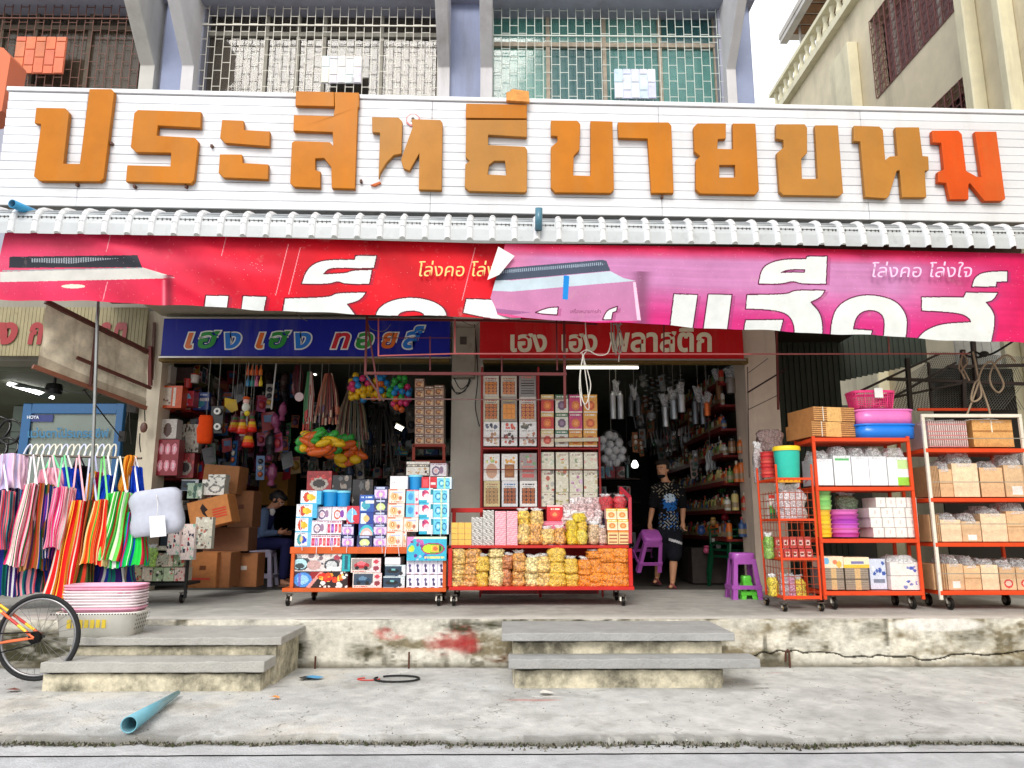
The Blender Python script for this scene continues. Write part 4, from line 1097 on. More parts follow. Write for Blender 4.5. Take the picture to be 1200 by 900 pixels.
# steel pipe frames hung in front of the boards
mar=rgb(96,28,28);pink=rgb(176,84,84)
def pframe(name,label,segs,Y,cat="frame"):
 t=thing(name,label,cat,P(segs[0][0],segs[0][1],Y))
 mt=Matrix.Translation(-Vector(t.location))
 for(x0,y0,x1,y1,w_,c) in segs:
  o=MB(c).bar(P(x0,y0,Y),P(x1,y1,Y),w_*.78).build("rail" if abs(y1-y0)<abs(x1-x0) else "post",M_PAINT);o.parent=t;o.matrix_parent_inverse=mt
 return t
pframe("pipe_rack","maroon steel pipe frame hanging in front of the centre pillar between both name boards",[(428,437.5,664,438.5,.038,mar),(430,370,428,440,.03,mar),(661,376,662,478,.034,mar),(652,376,653,434,.02,mar),(504,394,504,434,.018,mar),(588,418,588,437,.018,mar),(430,374,600,376,.028,mar),(600,376,700,380,.022,mar),(425,467.5,660,468.5,.014,rgb(90,60,56)),(440,396,532,396,.010,mar),(430,374,445,470,.022,mar),(428,438,450,470,.02,rgb(70,40,36))],7.75)
pframe("awning_rail","thin pink painted steel rail with uprights running along under the banner",[(443.5,373,443.5,417,.018,pink),(443,417,533,414.5,.016,pink),(533,374,533,414,.022,pink),(533,414.5,880,415,.018,pink),(880,415,1136,414.5,.018,rgb(140,70,66)),(778,380,778,415,.016,mar),(1041,394,1042,414,.014,rgb(150,80,74))],7.6)
pframe("rack_frame","dark maroon steel ladder frame leaning against the right pillar",[(910,388,912,480,.03,rgb(110,50,44)),(876,460,922,432,.026,rgb(60,34,34)),(877,480,918,460,.012,rgb(60,44,44)),(877,437,900,420,.010,rgb(60,44,44)),(876,430,878,560,.012,rgb(76,60,54))],9.0)
def cable(label,pts,Y,r=.006,col=rgb(214,210,200),name="cable"):
 mb=MB(col)
 for L in pts:
  P3=[P(x,y,Y+.02*math.sin(i*1.7)) for i,(x,y) in enumerate(L)]
  out=[]
  for i in range(len(P3)-1):
   p0=P3[max(i-1,0)];p1=P3[i];p2=P3[i+1];p3=P3[min(i+2,len(P3)-1)]
   for t in(0,.25,.5,.75):out.append(.5*((2*p1)+(p2-p0)*t+(2*p0-5*p1+4*p2-p3)*t*t+(-p0+3*p1-3*p2+p3)*t**3))
  out.append(P3[-1]);mb.tube(out,r,5)
 return tag(mb.build(name,M_ROPE),label,name)
cable("knotted bundle of white cable hanging over the rail in front of the plastics shop door",[[(686,378),(687,410),(684,416),(680,440),(683,470),(690,480),(689,460),(685,430),(684,416)],[(682,414),(690,440),(692,455),(686,474),(679,455),(682,425)],[(680,414),(688,410),(700,416),(712,414),(716,400)],[(683,416),(679,446),(681,476)]],7.56,.0055)
cable("loops of grey wire tied on the frame in front of the red board",[[(716,376),(717,398),(722,416),(720,398),(719,378)],[(722,378),(726,400),(725,424)],[(727,378),(722,402),(727,414),(729,396),(724,380)],[(718,380),(729,380)]],7.6,.007,rgb(150,140,130))
cable("black wires coiled beside the centre pillar above the stacked boxes",[[(528,452),(534,460),(545,458),(550,444)],[(527,446),(536,462),(549,452),(551,440)],[(530,438),(540,456),(552,446)],[(556,380),(560,440),(557,475),(562,500)]],9.8,.007,rgb(50,46,44))
cable("thin wires drooping from the soffit over the blue board",[[(430,377),(436,386),(450,388),(458,380)],[(540,376),(556,382),(562,377)],[(345,362),(352,372),(360,376)]],9.5,.005,rgb(120,110,96))
mb=MB(rgb(150,142,126));a,b=P(530,443,9.8),P(557,385,9.8);mb.box(a.x,b.x,9.74,9.895,a.z,b.z);mb.box(a.x+.1,a.x+.19,9.73,9.7395,b.z-.24,b.z-.13,rgb(70,60,54))
o=mb.build("meter_box",M_PAINT);bevel(o,.008,1);tag(o,"beige electrical box fixed to the top of the centre pillar","box")
hk=thing("door_hardware","dark hooks, chain and padlocks hanging on the left cream pillar","hardware",P(160,480,9.8))
mt=Matrix.Translation(-Vector(hk.location))
def hkp(mb,nm,m):
 o=mb.build(nm,m);o.parent=hk;o.matrix_parent_inverse=mt
o_=9.78
mb=MB(rgb(40,34,30));mb.box(*[P(148,480,o_).x,P(159,480,o_).x],o_,o_+.08,P(0,483,o_).z,P(0,471,o_).z);hkp(mb,"latch_box",M_PAINT)
mb=MB(rgb(36,32,30));mb.box(P(139,510,o_).x,P(146,510,o_).x,o_,o_+.05,P(0,517,o_).z,P(0,505,o_).z);hkp(mb,"padlock",M_PAINT)
mb=MB(rgb(110,70,56));mb.ball(P(168.5,501,o_),.05,8,6,sy=.4,sz=1.4);hkp(mb,"brown_tag",M_PLASTIC)
for(a,b,c,d) in((162,470,168,476),(150,484,148,500),(152,484,154,520),(164,508,165,530),(171,470,170,494)):
 mb=MB(rgb(60,56,50));mb.tube([P(a,b,o_),P((a+c)/2-1,(b+d)/2,o_-.03),P(c,d,o_)],.008,5);hkp(mb,"hook",M_METAL)
mb=MB(rgb(40,36,34));mb.tube([P(150,472,o_),P(128,445,8.9),P(97,458,8.4)],.008,5);hkp(mb,"strap",M_RUBBER)
mb=MB(rgb(40,36,34));mb.tube([P(98,456,8.4),P(120,485,8.8),P(141,512,o_)],.008,5);hkp(mb,"strap",M_RUBBER)
ph=thing("door_track","rusty vertical door track with stops on the left pillar","track",P(178,400,9.85))
mt2=Matrix.Translation(-Vector(ph.location))
o=MB(rgb(100,66,54)).bar(P(181,378,9.86),P(178,445,9.86),.03).build("track",M_PAINT);o.parent=ph;o.matrix_parent_inverse=mt2
o=MB(rgb(120,50,44)).bar(P(176,406,9.83),P(176,452,9.83),.045).build("rail",M_PAINT);o.parent=ph;o.matrix_parent_inverse=mt2
# right: dim side lane hall behind the racks
rh=thing("side_hall","dark open lean-to behind the racks on the right with chain-link screen and corrugated back","lean-to",(5,11,ZP))
def rpart(mb,name,m,bev=0,parent=None):
 o=mb.build(name,m);fix_normals(o)
 if bev:bevel(o,bev,1)
 o.parent=parent or rh;o.matrix_parent_inverse=Matrix.Translation(-Vector(rh.location)) if not parent else Matrix.Identity(4)
 return o
xp1=xat(912,450,YF)
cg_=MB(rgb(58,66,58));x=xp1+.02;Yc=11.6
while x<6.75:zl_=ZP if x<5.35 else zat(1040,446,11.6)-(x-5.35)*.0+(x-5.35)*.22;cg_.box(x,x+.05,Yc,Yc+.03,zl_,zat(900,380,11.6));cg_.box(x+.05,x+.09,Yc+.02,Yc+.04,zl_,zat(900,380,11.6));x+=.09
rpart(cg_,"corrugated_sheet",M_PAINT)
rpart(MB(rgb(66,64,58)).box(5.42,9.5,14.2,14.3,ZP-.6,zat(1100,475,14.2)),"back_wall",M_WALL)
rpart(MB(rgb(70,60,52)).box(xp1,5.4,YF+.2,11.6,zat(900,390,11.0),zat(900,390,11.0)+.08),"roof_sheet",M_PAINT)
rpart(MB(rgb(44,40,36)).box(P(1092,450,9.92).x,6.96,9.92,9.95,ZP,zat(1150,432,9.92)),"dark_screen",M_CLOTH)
ws=MB(rgb(206,208,204));x=P(1120,400,9.95).x;Yw2=9.98
while x<6.85:ws.box(x,x+.12,Yw2,Yw2+.02,zat(1150,428,Yw2),zat(1150,372,Yw2));x+=.127
rpart(ws,"corrugated_panel",M_PAINT)
for(a,b,c,d,w_) in((1063,420,1067,480,.05),(1128,410,1130,480,.05),(1140,400,1146,470,.05),(1088,425,1092,480,.03),(1040,444,1200,450,.04),(1110,430,1200,428,.04),(1027,470,1132,448,.03),(1000,462,1100,415,.03),(1020,480,1120,425,.03)):
 rpart(MB(rgb(50,40,38)).bar(P(a,b,9.7),P(c,d,9.7),w_),"strut",M_PAINT)
ch=MB(rgb(110,110,104));q0,q1,q2,q3=P(1014,482,9.8),P(1200,480,9.8),P(1200,418,9.8),P(1092,412,9.8)
def bil(u,v):return(q0*(1-u)+q1*u)*(1-v)+(q3*(1-u)+q2*u)*v
N_=52
for k in range(-14,N_):
 for s_ in(1,-1):
  pts=[]
  for v in np.linspace(0,1,3):
   u=(k+14*v)/N_ if s_>0 else(k+14-14*v)/N_
   if 0<=u<=1:pts.append(bil(u,v))
  if len(pts)>1:ch.tube(pts,.004,3,caps=False)
c_=rpart(ch,"chain_link",M_METAL);c_['kind']="stuff"
cable("loops of pale rope knotted and hanging above the paper bag rack",[[(1140,412),(1146,440),(1150,462),(1144,470),(1138,468),(1142,450),(1146,446)],[(1147,446),(1156,470),(1161,488)],[(1147,448),(1137,476),(1133,486)],[(1146,446),(1152,430),(1162,424),(1172,440),(1176,452),(1170,460),(1162,452),(1160,440),(1166,426),(1180,416),(1190,424)]],7.9,.011,rgb(160,140,116),"rope")
cable("tangle of pale string tied round the left upright above the paper bag rack",[[(1129,412),(1126,426),(1132,438),(1136,446)],[(1128,414),(1134,424),(1127,434),(1131,444)],[(1126,420),(1124,432),(1130,440)]],7.9,.009,rgb(150,126,104),"rope")
cable("black cable run with clips along the top of the right hand lane",[[(1128,418),(1140,412),(1152,416),(1164,414),(1184,402),(1200,392)],[(1128,416),(1145,419),(1158,415)]],8.0,.012,rgb(30,28,28))
mb=MB(rgb(40,38,38));mb.ball(P(1153,415,7.98),.05,8,6,sz=.7);tag(mb.build("cable_joint",M_RUBBER),"black lump of tape on the cable above the rope loops","joint")
# wheeled racks and carts
ora=rgb(222,70,24);redp=rgb(196,34,28);orb=rgb(206,92,34)
def wheel(mb,c,r=.06,col=rgb(60,56,52)):
 mb.lathe([(r*.2,-.016),(r*.8,-.018),(r,-.012),(r,.012),(r*.8,.018),(r*.2,.016)],c,14,col,axis='X')
def caster(parent,mt,c,r=.055,hub=rgb(150,146,138)):
 mb=MB();wheel(mb,c,r,rgb(44,42,40));mb.lathe([(0,-.02),(r*.55,-.02),(r*.55,.02),(0,.02)],c,10,hub,axis='X')
 for s_ in(-1,1):mb.bar(c+Vector((s_*.026,0,0)),c+Vector((s_*.022,.03,r+.02)),.02,.006,rgb(120,116,108))
 mb.box(c.x-.035,c.x+.035,c.y-.01,c.y+.06,c.z+r+.015,c.z+r+.022,rgb(120,116,108))
 o=mb.build("caster",M_METAL);o.parent=parent;o.matrix_parent_inverse=mt
def cpar(mb,nm,t,m=M_PAINT,bev=.003):
 o=mb.build(nm,m);o.parent=t;o.matrix_parent_inverse=Matrix.Translation(-Vector(t.location))
 if bev:bevel(o,bev,1)
 return o
def shelf_box(t,x0,x1,y0,y1,z,col,h=.03,nm="shelf"):
 return cpar(MB(col).box(x0,x1,y0,y1,z-h,z),nm,t)
 # toy cart
YT1=8.15
t=toy_cart=thing("display_cart","orange two tier display cart loaded with toy boxes left of the centre pillar","cart",P(430,700,YT1+.3))
t.location.z=ZP
def X_(px,py,Y):return P(px,py,Y).x
def Z_(px,py,Y):return P(px,py,Y).z
zt1=Z_(430,689,YT1)
tx0,tx1=X_(331,690,YT1),X_(523,690,YT1)
shelf_box(t,tx0,tx1,YT1-.02,YT1+.72,zt1,orb,.04,"tray")
zt2=Z_(430,641,YT1);shelf_box(t,X_(340,642,YT1),X_(524,642,YT1),YT1+.0,YT1+.7,zt2,orb,.07)
for px in(343,521):
 for y in(YT1+.01,YT1+.68):
  x=X_(px,660,YT1);cpar(MB(orb).box(x-.018,x+.018,y-.018,y+.018,zt1+.001,zt2-.071),"post",t)
xa,xb=tx0+.06,tx1-.08
for(x,y) in((xa,YT1+.02),(xb,YT1+.02),(xa+.13,YT1+.6),(xb,YT1+.6)):caster(t,Matrix.Translation(-Vector(t.location)),Vector((x,y,ZP+.052)),.05)
# snack cart
YS1=8.1
t=snack_cart=thing("display_cart","red two tier display cart full of bagged snacks in front of the centre pillar","cart",P(630,700,YS1+.3));t.location.z=ZP
zs1=Z_(630,687.5,YS1);sx0,sx1=X_(526,690,YS1),X_(743,690,YS1)
shelf_box(t,sx0,sx1,YS1-.02,YS1+.75,zs1,redp,.035,"tray")
zs2=Z_(630,639,YS1+.06);shelf_box(t,X_(528,640,YS1),X_(738,640,YS1),YS1+.06,YS1+.74,zs2,rgb(190,40,34),.03)
cpar(MB(redp).box(X_(530,642,YS1),X_(736,642,YS1),YS1+.70,YS1+.73,zs2-.14,zs2-.0305),"back_rail",t)
for px,top in((527.5,598),(739,575)):
 x=X_(px,660,YS1)
 cpar(MB(redp).box(x-.02,x+.02,YS1+.0,YS1+.04,zs1+.001,zs2-.031),"post",t)
 cpar(MB(redp).box(x-.02,x+.02,YS1+.5,YS1+.54,zs1+.001,Z_(px,top,YS1+.5)),"post",t)
cpar(MB(redp).bar(P(527,598,YS1+.55),P(566,598,YS1+.55),.05),"top_rail",t)
cpar(MB(rgb(176,40,60)).bar(P(727,572,YS1+.4),P(738,583,YS1+.2),.035),"side_rail",t)
cpar(MB(rgb(176,40,60)).bar(P(738,583,YS1+.2),P(738.5,637,YS1+.1),.035),"side_rail",t)
for(x,y) in((sx0+.05,YS1+.05),(sx1-.11,YS1+.05),(sx0+.05,YS1+.6),(sx1-.1,YS1+.6)):caster(t,Matrix.Translation(-Vector(t.location)),Vector((x,y,ZP+.05)),.046)
# tall red rack behind the snack cart (biscuit tins and cartons)
YR=9.1
t=tall_rack=thing("tall_rack","tall dark red steel rack of snack cartons standing behind the snack cart","rack",P(645,690,YR+.25));t.location.z=ZP
zr_top,zr_mid,zr_low=Z_(640,524.5,YR),Z_(640,560,YR),Z_(640,600,YR)
for(px0,px1,ytop) in((565,630.5,430),(634,702,512)):
 x0,x1=X_(px0,560,YR),X_(px1,560,YR)
 for x in(x0-.012,x1+.012):
  for y in(YR-.01,YR+.45):cpar(MB(rgb(150,30,30)).box(x-.012,x+.012,y,y+.025,ZP,Z_(px0,ytop,YR)),"post",t)
 for z in(zr_top,Z_(640,594.5,YR),Z_(640,640,YR)):
  shelf_box(t,x0,x1,YR-.005,YR+.44,z,rgb(160,32,32),.022)
 cpar(MB(rgb(90,30,30)).box(x0,x1,YR+.452,YR+.456,ZP,Z_(px0,ytop,YR)),"back_panel",t)
 for yy in(550.5,513.5):
  z=Z_(640,yy,YR);cpar(MB(rgb(120,40,38)).box(x0,x1,YR-.03,YR-.022,z-.005,z+.005),"wire",t,bev=0)
cpar(MB(rgb(216,208,184)).bar(P(650,516,YR-.05),P(701,515,YR-.05),.045,.02,up=(0,1,0)),"label_strip",t)
# orange shelves on the right
def tall_shelf(label,px,Y,depth,shelves,col,ytop,posts=True,casters=True,pcol=None,front=True):
 x0,x1=[X_(p,shelves[-1],Y) for p in px]
 t=thing("shelf_rack",label,"rack",((x0+x1)/2,Y+depth/2,ZP))
 zT=Z_(sum(px)/2,ytop,Y)
 for x in(x0,x1):
  for y in(Y,Y+depth-.03):
   c=(pcol or col) if y==Y else col
   cpar(MB(c).box(x-.016,x+.016,y,y+.03,ZP+.1,zT-.001),"post",t)
 for s_ in shelves:
  z=Z_(sum(px)/2,s_,Y)
  shelf_box(t,x0-.01,x1+.01,Y-.006,Y+depth,z,col,.04)
 if casters:
  for x in(x0+.1,x1-.1):
   for y in(Y+.04,Y+depth-.12):caster(t,Matrix.Translation(-Vector(t.location)),Vector((x,y,ZP+.062)),.06)
 return t,x0,x1
YO=7.75
r1,r1x0,r1x1=tall_shelf("tall orange steel rack with tissue and plastic packs right of the pillar",(967,1082),YO,.5,(513,570.5,631.5,693),ora,511)
YO2=7.7
r2,r2x0,r2x1=tall_shelf("orange rack with a white front frame full of brown paper bags at far right",(1103,1222),YO2,.55,(525.5,583.5,636,692.5),ora,489,pcol=rgb(226,220,204))
zt_=Z_(1140,489,YO2)
cpar(MB(rgb(226,220,204)).box(r2x0-.016,r2x1+.016,YO2-.001,YO2+.029,zt_,zt_+.035),"top_rail",r2)
for yy in(565,614,672,514):
 z=Z_(1140,yy,YO2);cpar(MB(rgb(190,186,176)).box(r2x0+.016,r2x1-.016,YO2-.03,YO2-.022,z-.004,z+.004),"guard_wire",r2,M_METAL,0)
cpar(MB(ora).bar(P(1075,480,YO2+.5),P(1160,480,YO2+.5),.03),"back_rail",r2)
# wire side cage
t=cage=thing("wire_rack","narrow orange wire rack with small snacks beside the purple stool","rack",P(925,706,7.7));t.location.z=ZP
cx0,cx1,cy0,cy1=X_(917,700,7.62),X_(960,700,7.62),7.62,8.2
pA,pB,pC,pD=Vector((X_(919,700,7.6),7.6,0)),Vector((X_(962,700,7.6),7.6,0)),Vector((X_(898,694,8.15),8.15,0)),Vector((X_(962,694,8.15),8.2,0))
zb_,zt2_=Z_(930,703,7.6),Z_(930,545,7.7)
for p in(pA,pB,pC):cpar(MB(ora).tube([(p.x,p.y,zb_),(p.x-(.02 if p is pC else 0),p.y,zt2_)],.012,6),"post",t,bev=0)
for yy in(561,609,655,700):
 z=Z_(935,yy,7.6)
 for(a,b) in((pA,pB),(pC,pA),(pC,pD)):
  cpar(MB(ora).bar((a.x,a.y,z),(b.x,b.y,z),.014,.022 if yy!=700 else .03),"rail",t,bev=0)
 mb=MB(ora)
 for k in range(9):
  u=k/8;a=pC.lerp(pA,0)+(pA-pC)*0;p0=pC+(pD-pC)*u;p1=pA+(pB-pA)*u
  mb.bar((p0.x,p0.y,z-.012),(p1.x,p1.y,z-.012),.006)
 cpar(mb,"wire_shelf",t,bev=0)
for(a,b,n) in((pA,pB,6),(pC,pA,6)):
 mb=MB(rgb(196,92,60))
 for k in range(1,n):p=a+(b-a)*k/n;mb.tube([(p.x,p.y,zb_),(p.x,p.y,Z_(935,575,7.6))],.0035,4)
 z=zb_
 while z<Z_(935,575,7.6):mb.tube([(a.x,a.y,z),(b.x,b.y,z)],.0035,4);z+=.075
 cpar(mb,"wire_mesh",t,M_METAL,0)
for p in(pA,pB,pC):caster(t,Matrix.Translation(-Vector(t.location)),Vector((p.x,p.y,ZP+.035)),.03,rgb(200,160,100))
# prints for the cartons
Wt=(238,238,240)
def I_toy(bgc,c1,c2,c3):
 return Img(26,20,Wt).rect(.78,0,1,1,bgc).rect(0,0,1,.08,bgc).ell(.30,.52,.17,.36,c1).ell(.52,.5,.14,.26,c2).ell(.40,.55,.10,.2,c3).rect(.62,.35,.74,.6,c2).dashes(.05,.7,.88,.08,(120,130,170),3).noise(.05)
def I_cam(a,b):
 return Img(26,20,(240,236,242)).rect(0,.86,1,1,(226,214,226)).dashes(.05,.95,.88,.08,(160,90,120),2).ring(.36,.42,.26,.36,.35,a).ell(.36,.42,.12,.17,(236,190,196)).ell(.68,.48,.14,.3,b).rect(.82,.1,.97,.4,(232,220,226)).noise(.06)
def I_blocks(a,b,c):
 m=Img(28,20,(236,232,240)).dashes(.03,.97,.86,.09,(170,70,110),4)
 for i,q in enumerate((a,b,a,c)):m.rect(.05+.24*i,.12,.24+.24*i,.74,q).ell(.14+.24*i,.42,.06,.16,tuple(min(255,v+60) for v in q))
 return m.rect(.6,.05,.78,.2,Wt).noise(.08)
def I_lilac(c,d=(222,206,240)):
 return Img(24,20,(34,38,84)).rect(.06,.04,.94,.74,d).ell(.5,.36,.32,.34,c).ell(.5,.36,.14,.18,(244,226,190)).rect(.18,.80,.8,.93,(190,200,232)).rect(0,0,.1,.3,(60,66,130)).dashes(.1,.9,.06,.08,(120,110,170),3).noise(.06)
def I_peach():
 return Img(28,22,(248,228,214)).rect(0,.9,.55,1,(232,120,88)).rect(0,0,.06,1,(242,196,172)).ell(.36,.48,.24,.32,(242,190,140)).ell(.36,.5,.12,.17,(196,132,60)).ell(.36,.5,.05,.08,(250,220,170)).ell(.72,.36,.11,.16,(226,130,92)).ell(.72,.36,.05,.08,(120,90,90)).rect(.3,.75,.85,.83,(180,190,226)).dashes(.1,.9,.05,.09,(220,130,100),5).noise(.05)
def I_aqua():
 return Img(26,22,(108,206,232)).rect(0,.92,1,1,(236,250,252)).ring(.32,.46,.2,.28,.3,(36,120,176)).ring(.72,.44,.16,.24,.35,(30,110,168)).ell(.32,.46,.09,.12,(190,240,240)).rect(.46,0,.56,1,(190,232,160)).dashes(.08,.92,.8,.07,(40,130,190),6).rect(.9,0,1,1,(214,236,248)).noise(.05)
def I_swirl():
 return Img(24,22,(236,242,250)).rect(0,0,.6,.2,(30,170,200)).ell(.45,.6,.26,.26,(206,60,110)).ell(.55,.42,.22,.2,(250,214,222)).ell(.3,.72,.1,.1,(150,40,110)).rect(0,.86,.8,1,(60,180,214)).rect(.72,.2,.78,1,(250,250,250)).rect(.85,.55,1,.9,(24,140,160)).noise(.07)
def I_red():
 return Img(22,18,(200,26,44)).rect(.1,.1,.42,.8,(226,70,80)).rect(.48,0,.55,1,(244,226,230)).rect(.6,.3,.9,.5,(240,220,220)).noise(.06)
def I_rc(a,b,sky_=(60,74,92)):
 return Img(36,18,(228,214,206)).rect(.02,.16,.7,.96,sky_).ell(.36,.5,.26,.22,a).ell(.34,.62,.15,.14,tuple(min(255,v+70) for v in a)).ell(.2,.32,.07,.13,(20,20,22)).ell(.5,.32,.07,.13,(20,20,22)).poly([(.55,0),(.78,.6),(.72,1),(1,1),(1,0)],(236,206,206)).ell(.84,.3,.1,.17,b).ell(.84,.75,.1,.12,(200,60,80)).dashes(.05,.5,.04,.08,(190,60,60),3).noise(.1)
def I_dark():
 return Img(32,18,(40,62,84)).poly([(0,.9),(1,.9),(1,1),(0,1)],(200,214,220)).ell(.4,.45,.3,.2,(20,26,32)).rect(.3,.48,.5,.68,(110,176,180)).poly([(.62,0),(.82,.3),(.8,.9),(1,.9),(1,0)],(214,218,224)).ell(.78,.25,.1,.17,(44,44,50)).rect(0,0,.5,.08,(150,166,176)).noise(.12)
def I_figure(c=(70,62,110)):
 return Img(12,20,(236,230,244)).ell(.42,.62,.16,.12,c).rect(.34,.2,.52,.55,c).ell(.5,.26,.18,.12,tuple(int(v*.8) for v in c)).rect(.1,.02,.6,.07,(150,60,70)).rect(.93,0,1,1,(200,196,214)).noise(.05)
def I_big(seed):
 m=Img(64,24,(216,206,204)).blobs(22,.02,.07,[(120,96,104),(170,60,84),(70,74,84),(226,224,222),(150,150,154)],(0,.4,1,1),seed)
 return m.ell(.18,.4,.17,.36,(40,46,50)).ell(.17,.42,.14,.3,(176,220,232)).ell(.17,.3,.09,.16,(60,70,74)).ell(.45,.36,.14,.28,(196,160,156)).ell(.8,.36,.15,.34,(56,60,66)).ell(.8,.36,.11,.24,(200,204,206)).rect(.7,.05,.97,.24,(238,236,232)).rect(.02,.72,.11,.97,(26,28,34)).noise(.1)
def I_fire():
 m=Img(66,22,(150,24,28)).poly([(0,0),(.02,1),(.34,1),(.26,0)],(60,40,60)).ell(.2,.5,.16,.46,(70,140,216)).ell(.2,.5,.1,.3,(150,200,240)).rect(.12,.1,.16,.9,(110,110,196)).poly([(.26,0),(.5,1),(.56,1),(.36,0)],(226,150,140)).poly([(.34,0),(.56,1),(1,1),(1,0)],(40,18,18))
 m.blobs(26,.02,.05,[(236,70,20),(250,150,40),(220,30,20),(252,200,80)],(.48,.42,.92,.85),3).blobs(12,.015,.05,[(236,230,226)],(.38,0,1,.3),5).blobs(6,.01,.03,[(236,230,226)],(.85,.6,1,1),6)
 return m.noise(.1)
def I_teal():return Img(10,20,(36,168,176)).rect(.35,.1,.7,.9,(20,90,110)).noise(.1)
def I_cars():
 m=Img(56,34,(48,178,206)).rect(0,.9,1,1,(222,236,200)).poly([(0,.55),(.2,1),(0,1)],(226,140,200)).blobs(8,.03,.06,[(150,50,120),(196,96,170),(120,60,130)],(.12,.55,.4,.85),3).blobs(6,.03,.05,[(60,110,200),(170,200,240),(90,60,150)],(.2,.05,.5,.3),8)
 return m.ell(.66,.5,.30,.25,(170,30,110)).ell(.66,.5,.26,.2,(90,160,40)).ell(.54,.5,.14,.17,(186,226,50)).rect(.62,.36,.8,.64,(240,186,70)).ell(.72,.5,.06,.09,(226,110,60)).rect(.82,.4,.86,.62,(30,26,30)).ell(.13,.5,.06,.14,(190,220,60)).ell(.08,.46,.04,.1,(226,226,60)).dashes(.45,.95,.08,.09,(240,220,130),3,.2).noise(.06)
def I_tin(n,m,c=(226,138,60),bgc=(206,196,182),head=(150,60,66),win=(120,60,30),sq=False):
 g_=Img(26,36,bgc).rect(.12,.1,.88,.72,win)
 for i in range(n):
  for j in range(m):
   cx,cy=.12+.76*(i+.5)/n,.1+.62*(j+.5)/m
   if sq:g_.rect(cx-.34/n,cy-.27/m,cx+.34/n,cy+.27/m,c)
   else:g_.ell(cx,cy,.34/n,.28/m,c).ell(cx,cy,.16/n,.14/m,tuple(int(v*.8) for v in c))
 return g_.dashes(.14,.86,.82,.07,head,2,.2).dashes(.2,.8,.76,.03,(90,80,76),4).noise(.06)
def I_white(seed,a,b):
 return Img(26,36,(240,238,236)).blobs(10,.05,.11,a,(.15,.72,.85,.9),seed).blobs(14,.05,.10,b,(.15,.1,.85,.52),seed+1).dashes(.14,.86,.6,.05,(70,66,66),seed).noise(.06)
def I_juice(bgc,fruit,top):
 return Img(20,26,bgc).rect(0,.78,1,1,top).ell(.5,.4,.32,.26,fruit).ell(.5,.4,.16,.13,tuple(min(255,v+40) for v in fruit)).dashes(.1,.9,.86,.08,(240,236,226),3).rect(0,0,1,.07,(244,232,214)).noise(.08)
def I_pale(seed,cols):
 return Img(20,32,(226,222,200)).blobs(16,.06,.16,cols+[(236,232,216)]*3,(0,0,1,1),seed).dashes(.2,.8,.8,.06,(160,120,120),seed).noise(.06)
def I_donut():
 return Img(22,20,(148,108,84)).rect(.04,.06,.96,.94,(196,158,128)).rect(.04,.72,.96,.94,(96,62,50)).dashes(.1,.9,.78,.1,(236,224,206),3).ell(.45,.38,.32,.26,(120,66,40)).ell(.45,.40,.2,.15,(214,150,90)).ell(.75,.3,.12,.16,(226,190,140)).noise(.08)
def I_choc():
 m=Img(40,26,(238,232,222)).rect(0,.6,1,.82,(30,26,26)).blobs(10,.03,.06,[(190,150,100),(70,40,26),(226,206,170)],(0,.1,1,.5),4)
 return m.dashes(.04,.96,.64,.14,(236,226,206),3,.3).noise(.1)
def I_card_(a=(206,140,76)):return Img(20,16,a).rect(.45,0,.52,1,tuple(int(v*.93) for v in a)).noise(.05)
U={}
def um(key,img,side,top=None,m=None):U[key]=ubox(key,img,side,top,m);return U[key]
um('toy_y',I_toy((70,176,220),(200,70,40),(240,180,30),(250,200,60)),(70,176,220));um('toy_b',I_toy((120,190,230),(60,150,160),(40,70,200),(240,206,60)),(120,190,230))
um('cam',I_cam((110,80,120),(150,120,150)),(236,232,240));um('cam2',I_cam((196,90,60),(130,60,170)),(236,232,240));um('blk',I_blocks((196,50,90),(130,60,170),(210,80,70)),(236,232,240))
um('redblue',Img(20,22,(196,40,60)).ell(.4,.45,.4,.4,(120,190,226)).ell(.7,.3,.22,.22,(206,40,60)).rect(.4,.1,.46,.9,(240,240,250)).noise(.08),(190,40,60))
um('lil',I_lilac((206,150,220)),(34,38,84));um('lilg',I_lilac((206,226,150),(44,52,96)),(34,38,84));um('blu',Img(22,22,(40,84,170)).rect(.1,.1,.5,.6,(230,240,240)).ell(.45,.4,.3,.26,(60,160,180)).rect(.4,.5,1,.66,(236,236,240)).dashes(.1,.9,.8,.1,(200,220,250),2).noise(.08),(40,84,170))
um('blu2',Img(22,20,(30,60,150)).rect(.1,0,.5,.9,(220,236,240)).ell(.5,.45,.22,.3,(240,190,120)).noise(.08),(30,60,150));um('rainbow',Img(22,20,(60,90,170)).ell(.55,.1,.5,.8,(60,190,200)).ell(.55,.05,.4,.6,(240,180,170)).ell(.55,0,.3,.4,(250,214,226)).noise(.06),(60,90,170))
um('peach',I_peach(),(240,208,190));um('plainw',Img(20,18,(232,228,234)).dashes(.1,.4,.48,.05,(180,150,140),2).noise(.02),(226,224,230));um('aqua',I_aqua(),(176,214,232));um('swirl',I_swirl(),(60,180,214));um('red',I_red(),(190,26,40))
um('aquapink',Img(20,22,(110,196,226)).rect(.7,0,1,1,(240,220,226)).ell(.35,.5,.22,.26,(60,150,210)).ell(.85,.3,.1,.12,(226,60,120)).rect(0,.92,1,1,(230,120,130)).noise(.06),(110,196,226))
um('rc1',I_rc((180,40,50),(150,60,80),(150,140,136)),(80,60,60));um('rc2',I_rc((26,60,90),(140,50,60)),(60,60,66));um('dark',I_dark(),(60,74,86));um('fig',I_figure(),(214,208,226));um('fig2',I_figure((96,84,130)),(214,208,226))
um('big',I_big(3),(40,150,160));um('fire',I_fire(),(120,20,24));um('teal',I_teal(),(30,150,160));um('cars',I_cars(),(60,160,190));um('choc',I_choc(),(200,190,170));um('donut',I_donut(),(110,84,66))
